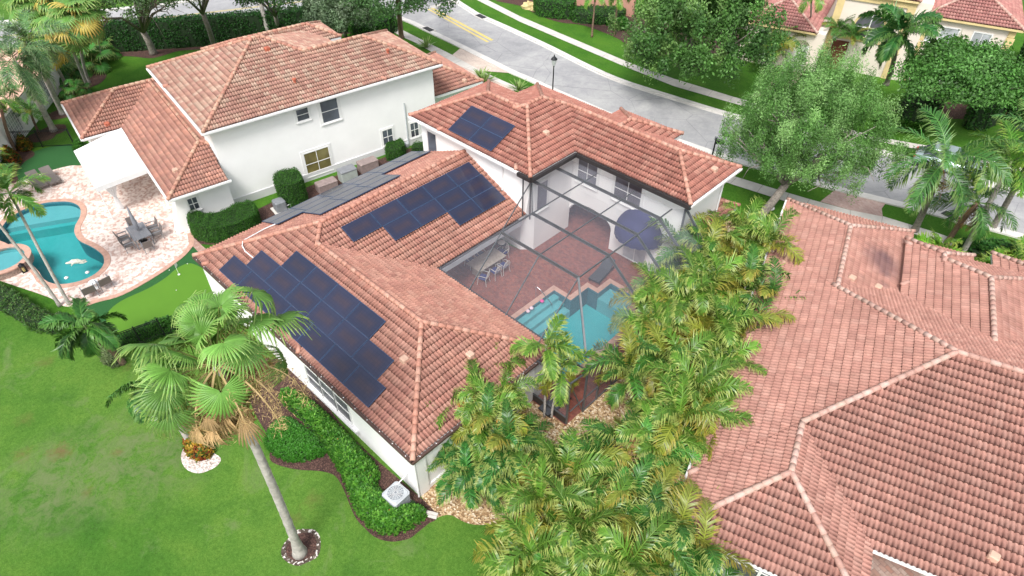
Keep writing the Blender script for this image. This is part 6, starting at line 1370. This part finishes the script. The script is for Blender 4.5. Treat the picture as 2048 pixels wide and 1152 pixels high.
# pool float
a_, b_ = at(131, 527, .0), at(173, 523, .0); dd = b_-a_; L_ = dd.length
t = thing('pool_float', 'long pale inflatable toy floating in the kidney shaped pool', 'pool float', ((a_.x+b_.x)/2, (a_.y+b_.y)/2, -.05), math.atan2(dd.y, dd.x))
B(t, 'body', plain('pale_vinyl', (.62,.62,.52), .4, var=.3, sc=12), lambda m: m.tube([(-L_*.5,0,.05),(-L_*.4,0,.06),(-L_*.28,0,.08),(-L_*.15,0,.12),(L_*.1,0,.13),(L_*.28,.0,.09),(L_*.44,.12,.07),(L_*.5,.0,.06),(L_*.4,-.1,.05),(L_*.2,-.12,.05)], [.03,.07,.08,.14,.15,.09,.05,.045,.04,.03], 10), True)
for s_ in (-1, 1):
    B(t, 'leg', plain('pale_vinyl', (.62,.62,.52), .4) if s_ < 0 else M['white'], lambda m: m.tube([(-.1, s_*.1, .08), (-.18, s_*.26, .05)], .04, 8))
for px, lb in (((133,556), 'pale skimmer like float near the bottom of the kidney pool, larger'), ((175,545), 'small white float near the right rim of the kidney pool')):
    t = T('floating_dispenser', lb, 'float', px, -.05); B(t, 'body', 'white', lambda m: m.lathe([(.0,-.05),(.1,-.02),(.12,.03),(.06,.08),(0,.1)], n=12), True)
# putting green bits
t = T('golf_flag', 'little white golf flag on the putting green', 'flag', (358,549), .02); B(t, 'pole', 'white', lambda m: m.tube([(0,0,0),(0,0,.75)], .01, 6)); B(t, 'flag', 'white', lambda m: m.add([(0,0,.75),(.02,.02,.5),(-.12,.16,.55),(-.14,.15,.72)], [(0,1,2,3)])); B(t, 'cup', 'white', lambda m: m.lathe([(.07,0),(.07,.012),(0,.012)], n=12))
for px, lb in (((375,528),'white golf ball at the patio end of the putting green'), ((339,541),'white golf ball on the dark turf fringe'), ((353,581),'white golf ball in the middle of the putting green')):
    t = T('golf_ball', lb, 'golf ball', px, .02); B(t, 'ball', 'white', lambda m: m.lathe([(0,0),(.02,.006),(.028,.024),(.02,.044),(0,.05)], n=8), True)
# fences
def fence(name, label, a, b, h, mat='black', step=.12, posts=3):
    a = Vector(a); b = Vector(b); d = (b-a); L = d.length; d.normalize(); t = thing(name, label, 'fence', tuple(a), math.atan2(d.y, d.x))
    B(t, 'rail', mat, lambda m: m.box((0,-.015,h-.12),(L,.015,h-.09))); B(t, 'rail', mat, lambda m: m.box((0,-.015,.1),(L,.015,.13))); B(t, 'rail', mat, lambda m: m.box((0,-.015,h-.03),(L,.015,h)))
    def pk(m):
        for i in range(int(L/step)): m.box((i*step+.05,-.008,.05),(i*step+.066,.008,h-.02))
    B(t, 'pickets', mat, pk)
    for i in range(posts): x = L*i/(posts-1); B(t, 'post', mat, lambda m: m.box((x-.03,-.03,0),(x+.03,.03,h+.06)))
fence('fence', 'black metal picket fence across the grass beside the left house', at(22,297), at(150,292), 1.35)
fence('fence', 'dark metal fence half hidden by leaves below the putting green', at(236,706), at(330,672), 1.2)
# boxes and equipment between the houses
def face(p, fr): return math.atan2(fr.v.y, fr.v.x)
rz = face(None, FW)
def storage(label, px, w_, d_, h_, body, lid, rib=True):
    t = T('storage_box', label, 'storage box', px, .01, rz); B(t, 'body', body, lambda m: m.bbox((-w_/2,-d_/2,0),(w_/2,d_/2,h_*.86), .03)); 
    B(t, 'lid', lid, lambda m: m.bbox((-w_/2-.02,-d_/2-.02,h_*.86),(w_/2+.02,d_/2+.02,h_), .05)); return t
storage('taupe storage box directly under the paired window', (655,378), 1.35, .7, .62, 'taupe', 'taupe'); storage('dark storage box, farthest of the three along the white wall', (737,338), 1.35, .7, .7, 'taupe', 'taupe')
M['sagegrey'] = plain('sage_grey_plastic', (.36,.40,.38), .6); storage('tall grey deck box with slate lid between the two taupe boxes', (697,358), 1.15, .75, .85, 'sagegrey', 'slate')
t = T('pool_pump', 'dark grey pool heater unit on a slab beside the block shaped bush', 'machine', (562,420), .02, rz); B(t, 'cabinet', 'slate', lambda m: m.bbox((-.35,-.35,.1),(.35,.35,.75), .06)); B(t, 'slab', 'concrete', lambda m: m.box((-.5,-.6,0),(.5,.5,.08))); B(t, 'control_panel', 'black', lambda m: m.box((.36,-.2,.35),(.37,.2,.6)))
for y in (-.2, .0, .2): B(t, 'pipe', 'white', lambda m: m.tube([(.35,y,.3),(.6,y,.3),(.6,y,.05)], .035, 8))
# air conditioner
ac0 = at(791, 985, .9); t = thing('air_conditioner', 'square light grey outdoor air conditioner with round top fan in the shrubs', 'air conditioner', (ac0.x, ac0.y, 0), 0.06)
B(t, 'cabinet', 'lightgrey', lambda m: m.bbox((-.40,-.40,.05),(.40,.40,.83), .07))
def louv(m):
    for i in range(14): z = .12+i*.05; m.box((-.408,-.33,z),(.408,.33,z+.02)); m.box((-.33,-.408,z+.003),(.33,.408,z+.023))
B(t, 'louvres', 'slate', louv); B(t, 'top_panel', 'lightgrey', lambda m: m.bbox((-.42,-.42,.83),(.42,.42,.88), .08))
B(t, 'fan_well', plain('shadowy_fan_well', (.22,.25,.28), .5), lambda m: m.lathe([(.33,.884),(.32,.886),(0,.887)], n=30)); B(t, 'fan', 'slate', lambda m: [m.add([(0,0,.89),(.29*math.cos(a),.29*math.sin(a),.892),(.29*math.cos(a+.6),.29*math.sin(a+.6),.898)], [(0,1,2)]) for a in (0,2.1,4.2)])
def grille(m):
    for i in range(16): a = i*math.pi/8; m.bar((.05*math.cos(a),.05*math.sin(a),.91),(.34*math.cos(a),.34*math.sin(a),.90),.007,.007)
    for r in (.08,.14,.20,.26,.33): m.tube([(r*math.cos(a),r*math.sin(a),.905) for a in np.linspace(0,2*math.pi,25)], .004, 4, cap=False)
B(t, 'grille', 'white', grille); B(t, 'slab', 'concrete', lambda m: m.box((-.48,-.48,0),(.48,.48,.05)))
t = T('stepping_slab', 'two small concrete slabs at the end of the shrub bed', 'slab', (863,1030), .02, .5); B(t, 'slab', 'concrete', lambda m: m.bbox((-.25,-.13,0),(.25,-.01,.06),.01)); B(t, 'slab', 'concrete', lambda m: m.bbox((-.25,.01,0),(.25,.13,.06),.01))
t = thing('pipe_loop', 'white cable loops and pipes on the near wall above the air conditioner', 'pipes', (-13.0, 7.62, .9)); B(t, 'loop', 'white', lambda m: m.tube([(.14*math.cos(a),-.02,.14*math.sin(a)+.35) for a in np.linspace(0,2*math.pi,20)], .012, 5)); B(t, 'pipe', 'white', lambda m: m.tube([(0,0,.3),(0,-.2,.1),(-.05,-.6,-.1)], .025, 6))
# court furniture
tc = at(973, 519, .75); rt = math.pi/2-.02
t = thing('dining_table', 'pale wood rectangular dining table in the brick court', 'table', (tc.x, tc.y, .03), rt)
B(t, 'tabletop', 'wood_grey', lambda m: m.bbox((-1.05,-.55,.69),(1.05,.55,.75),.02)); 
for x in (-.75, .75): B(t, 'pedestal', 'wood_grey', lambda m: m.box((x-.1,-.3,0),(x+.1,.3,.69)))
M['cast'] = plain('cream_cast_metal', (.60,.57,.52), .5)
def cast_chair(t):
    B(t, 'seat', 'navy_cushion', lambda m: m.bbox((-.22,-.24,.42),(.24,.24,.49),.03))
    def bk(m):
        for k in range(6): y = -.2+k*.08; m.tube([(-.24,y,.44),(-.30,y*.9,.65),(-.34,y*.55,.92-abs(y)*.3)], .010, 5)
        m.tube([(-.24,-.25,.44),(-.30,-.25,.7),(-.34,-.14,.9),(-.35,0,.95),(-.34,.14,.9),(-.30,.25,.7),(-.24,.25,.44)], .018, 6)
        m.tube([(-.31+.0*1,.09*math.cos(a),.72+.09*math.sin(a)) for a in np.linspace(0,2*math.pi,14)], .01, 5)
    B(t, 'backrest', 'cast', bk)
    for y in (-.25, .25): B(t, 'armrest', 'cast', lambda m: m.tube([(-.29,y,.66),(.05,y*1.05,.68),(.22,y,.6),(.2,y,.44)], .016, 6))
    for x in (-.23, .22):
        for y in (-.22, .22): B(t, 'leg', 'cast', lambda m: m.tube([(x,y,.43),(x*1.1,y*1.1,.2),(x*1.25,y*1.2,0)], .015, 6))
for k, (x, y, r_, lb) in enumerate(((-.45,.85,-math.pi/2,'back side, left'),(.3,.85,-math.pi/2,'back side, right'),(.55,-.8,math.pi/2,'pool side, right'),(-.1,-.8,math.pi/2,'pool side, middle'),(-.95,-.75,math.pi/2+.4,'pool side, left end'),(1.35,.1,math.pi,'far right end'))):
    c_, s_ = math.cos(rt), math.sin(rt); t = thing('court_chair', f'ornate cream metal chair with navy seat at the court table, {lb}', 'chair', (tc.x+x*c_-y*s_, tc.y+x*s_+y*c_, .03), rt+r_, 'ornate chairs around the court table'); cast_chair(t)
t = T('bar_cart', 'dark metal stand with round cream platter by the court wall', 'stand', (1003,510), .03, .3)
B(t, 'shelf', 'black', lambda m: (m.box((-.3,-.2,.4),(.3,.2,.43)), m.box((-.3,-.2,.85),(.3,.2,.88))))
for x in (-.28,.26):
    for y in (-.18,.16): B(t, 'leg', 'black', lambda m: m.box((x,y,0),(x+.03,y+.03,1.0)))
B(t, 'platter', 'cast', lambda m: m.lathe([(0,.9),(.22,.92),(.24,.96),(.1,.95),(0,.94)], n=18), True)
t = T('pool_handrail', 'bent steel handrail at the steps of the court pool', 'handrail', (1075,585), .03); q1, q2 = at(1071,596), at(1103,610)
mb = MB(); mb.tube([(q1.x,q1.y,.03),(q1.x,q1.y,.8),(q1.x+.12,q1.y-.05,.9),(q1.x+.35,q1.y-.02,.82),(q2.x,q2.y,.1),(q2.x+.05,q2.y,-.15)], .022, 8); mb.build('rail', M['chrome'], t)
for px, lb, cl_ in (((1084,604),'bright pink pool toy beside the handrail',(.7,.05,.3)), ((1056,624),'pale pink flower shaped toy on the pool steps, left one',(.75,.55,.62)), ((1063,618),'pale pink flower shaped toy on the pool steps, right one',(.78,.6,.68))):
    t = T('pool_toy', lb, 'toy', px, .05); B(t, 'body', plain('pink_vinyl', cl_, .4), lambda m: (m.lathe([(0,0),(.09,.02),(.12,.08),(.07,.14),(0,.15)], n=10)), True)
# navy awning: a quarter dome on the wall over the door
ac_ = thing('door_awning', 'navy blue domed awning over the white door in the court', 'awning', (-14.95, 26.04, 2.3))
def dome(m):
    n, k = 22, 10; R_, D_, H_ = 1.45, 1.4, 1.35; vs = []
    for i in range(n+1):
        a = math.pi*i/n
        for j in range(k+1):
            b_ = math.pi/2*j/k; x = -R_*math.cos(a)*math.cos(b_*0+0)*(1); vs.append((-R_*math.cos(a)*math.cos(math.pi/2-b_*1) if False else -R_*math.cos(a)*math.sin(b_), -D_*math.sin(a)*math.sin(b_), H_*math.cos(b_)))
    m.add(vs, [(i*(k+1)+j, i*(k+1)+j+1, (i+1)*(k+1)+j+1, (i+1)*(k+1)+j) for i in range(n) for j in range(k)])
    vs = []
    for i in range(n*3+1): a = math.pi*i/(n*3); z = -.18-.06*abs(math.sin(i*math.pi/6)); vs += [(-R_*math.cos(a), -D_*math.sin(a), 0), (-R_*math.cos(a), -D_*math.sin(a), z)]
    m.add(vs, [(2*i, 2*i+1, 2*i+3, 2*i+2) for i in range(n*3)])
B(ac_, 'cloth', 'navy', dome, True)
# street things
lb_ = at(1104.5, 197); t = thing('street_lamp', 'black lantern style street lamp beside the road', 'street lamp', tuple(lb_)); hL = 3.3
B(t, 'post', 'black', lambda m: m.lathe([(.16,0),(.16,.15),(.08,.3),(.055,.6),(.045,hL-.6),(.07,hL-.55),(.04,hL-.5)], n=12), True)
B(t, 'lantern', plain('frosted_lamp_glass', (.55,.57,.58), .3), lambda m: m.lathe([(.09,hL-.5),(.2,hL-.15),(.21,hL)], n=8)); B(t, 'cap', 'black', lambda m: m.lathe([(.27,hL),(.25,hL+.06),(.12,hL+.2),(.05,hL+.26),(.03,hL+.38),(0,hL+.42)], n=8))
t = T('mailbox', 'dark mailbox on a slanting post by the kerb', 'mailbox', (1424,313), 0, .3); B(t, 'post', 'black', lambda m: m.box((-.05,-.05,0),(.05,.05,1.5))); B(t, 'arm', 'black', lambda m: m.bar((0,0,1.0),(.45,0,1.3),.05,.06)); B(t, 'box', 'black', lambda m: m.bbox((.05,-.12,1.15),(.6,.12,1.42),.05)); B(t, 'sign', 'slate', lambda m: m.box((-.12,-.02,1.3),(.12,.02,1.6)))
def disc(name, lb, px, r, mat, cat, z=.016, kind=None):
    t = T(name, lb, cat, px, z); B(t, 'rim', 'kerb', lambda m: m.lathe([(r,0),(r,.01),(r*.88,.01)], n=28)); B(t, 'plate', mat, lambda m: m.lathe([(r*.88,.008),(r*.5,.009),(0,.009)], n=28)); return t
M['iron'] = plain('cast_iron', (.10,.10,.105), .6, .5, var=.4, sc=20)
disc('manhole_cover', 'round iron manhole cover in the street near the mailbox', (1453,270), .42, 'iron', 'manhole'); disc('utility_cover', 'white round utility cover in the grass by the leaning tree trunk', (1538,415), .36, 'white', 'utility cover', .02)
disc('utility_cover', 'pale round cover on the lawn beneath the far broad tree', (1547,79), .5, 'concrete', 'utility cover', .02)
for px, rzz, lb in (((857,60), -.55, 'iron storm drain inlet in the near kerb'), ((962,34.5), -.5, 'iron storm drain inlet in the far kerb'), ((1905,436), -.2, 'iron storm drain inlet in the kerb behind the right palms')):
    a = at(px[0]-8, px[1]-4); b = at(px[0]+8, px[1]+4); t = T('storm_drain', lb, 'drain', px, .02, math.atan2((b-a).y, (b-a).x)); B(t, 'frame', 'kerb', lambda m: m.box((-.75,-.4,0),(.75,.4,.10)))
    def bars(m):
        for i in range(9): m.box((-.62+i*.14,-.3,.10),(-.55+i*.14,.3,.125))
    B(t, 'pit', 'black', lambda m: m.box((-.65,-.32,.09),(.65,.32,.105))); B(t, 'grate', 'iron', bars)
# boundary wall
wa, wb = at(985,-25), at(1262,34); d = (wb-wa); L = d.length; t = thing('boundary_wall', 'terracotta pink garden wall at the top edge across the street', 'wall', tuple(wa), math.atan2(d.y, d.x)); M['pinkwall'] = plain('pink_stucco', (.50,.27,.20), .85, var=.08, sc=1)
B(t, 'wall', 'pinkwall', lambda m: m.box((0,0,0),(L,.2,2.1))); B(t, 'coping', 'pinkwall', lambda m: m.box((-.03,-.04,2.1),(L+.03,.24,2.2)))
for i in range(6): B(t, 'pillar', 'pinkwall', lambda m: m.box((L*i/5-.22,-.08,0),(L*i/5+.22,.28,2.25)))
for px, s_, lb in (((1060,17),1.0,'yellow boulder at the end of the wall bed, left one'), ((1074,22),.75,'pale boulder at the end of the wall bed, right one')):
    t = T('boulder', lb, 'rock', px, 0, .4); rg = np.random.default_rng(int(px[0]))
    def rock(m):
        n = 10; prof = [(.02,0),(.7,.02),(.78,.28),(.6,.55),(.3,.66),(0,.68)]; b0 = len(m.v)
        for r, z in prof:
            for k in range(n): a = 2*math.pi*k/n; q = s_*r*(1+.14*rg.standard_normal()); m.v.append((q*1.3*math.cos(a), q*.8*math.sin(a), z*s_*(1+.06*rg.standard_normal())))
        for i in range(len(prof)-1):
            for k in range(n): m.f.append((b0+i*n+k, b0+i*n+(k+1) % n, b0+(i+1)*n+(k+1) % n, b0+(i+1)*n+k)); m.c.append(None); m.m.append(0)
    B(t, 'stone', plain('yellow_stone', (.55,.45,.22), .85, var=.3, sc=3, bmp=.5), rock)
# parked car glimpsed behind the palms
a, b = at(1775,318), at(1960,368); dd = (b-a); cp0 = at(1893, 338); t = thing('parked_car', 'pale blue grey car on the street mostly hidden behind the right palms', 'car', (cp0.x, cp0.y, .02), math.atan2(dd.y, dd.x))
M['carpaint'] = plain('silver_blue_paint', (.45,.55,.58), .25, .4, var=.02, coat=.6)
def body(m):
    st = [(-2.25,.55,.60,.62),(-2.15,.35,.78,.78),(-1.6,.28,.92,.86),(-.9,.25,.94,.9),(.6,.25,.94,.9),(1.5,.28,.84,.88),(2.1,.35,.70,.8),(2.25,.5,.6,.6)]; vs = []
    for x, z0, z1, w_ in st: vs += [(x,-w_,z0),(x,-w_*.98,(z0+z1)/2),(x,-w_*.88,z1),(x,w_*.88,z1),(x,w_*.98,(z0+z1)/2),(x,w_,z0)]
    fs = [(i*6+k, i*6+k+1, (i+1)*6+k+1, (i+1)*6+k) for i in range(len(st)-1) for k in range(5)]+[tuple(range(5,-1,-1)), tuple(range((len(st)-1)*6, len(st)*6))]; m.add(vs, fs)
B(t, 'body', 'carpaint', body, True)
def cabin(m):
    lo = [(-1.75,-.78,.93),(.95,-.78,.93),(.95,.78,.93),(-1.75,.78,.93)]; hi = [(-1.25,-.62,1.42),(.25,-.62,1.42),(.25,.62,1.42),(-1.25,.62,1.42)]; m.add(lo+hi, [(0,1,5,4),(1,2,6,5),(2,3,7,6),(3,0,4,7)])
B(t, 'windows', 'glass', cabin); B(t, 'roof', 'carpaint', lambda m: m.bbox((-1.28,-.65,1.41),(.28,.65,1.47),.04))
for x in (-1.4, 1.35):
    for y in (-.86, .86):
        w_ = B(t, 'wheel', 'black', lambda m: m.tube([(x,y-.1*(1 if y > 0 else -1),.33),(x,y+.03*(1 if y > 0 else -1),.33)], .33, 20)); 
        r_ = B(w_, 'rim', 'chrome', lambda m: m.tube([(x,y+.0,.33),(x,y+.045*(1 if y > 0 else -1),.33)], .2, 14))
for y in (-.6, .6): B(t, 'headlight', 'white', lambda m: m.box((2.15,y-.15,.55),(2.26,y+.15,.68))); B(t, 'tail_light', plain('red_lens', (.4,.02,.02), .3), lambda m: m.box((-2.27,y-.15,.6),(-2.16,y+.15,.72)))
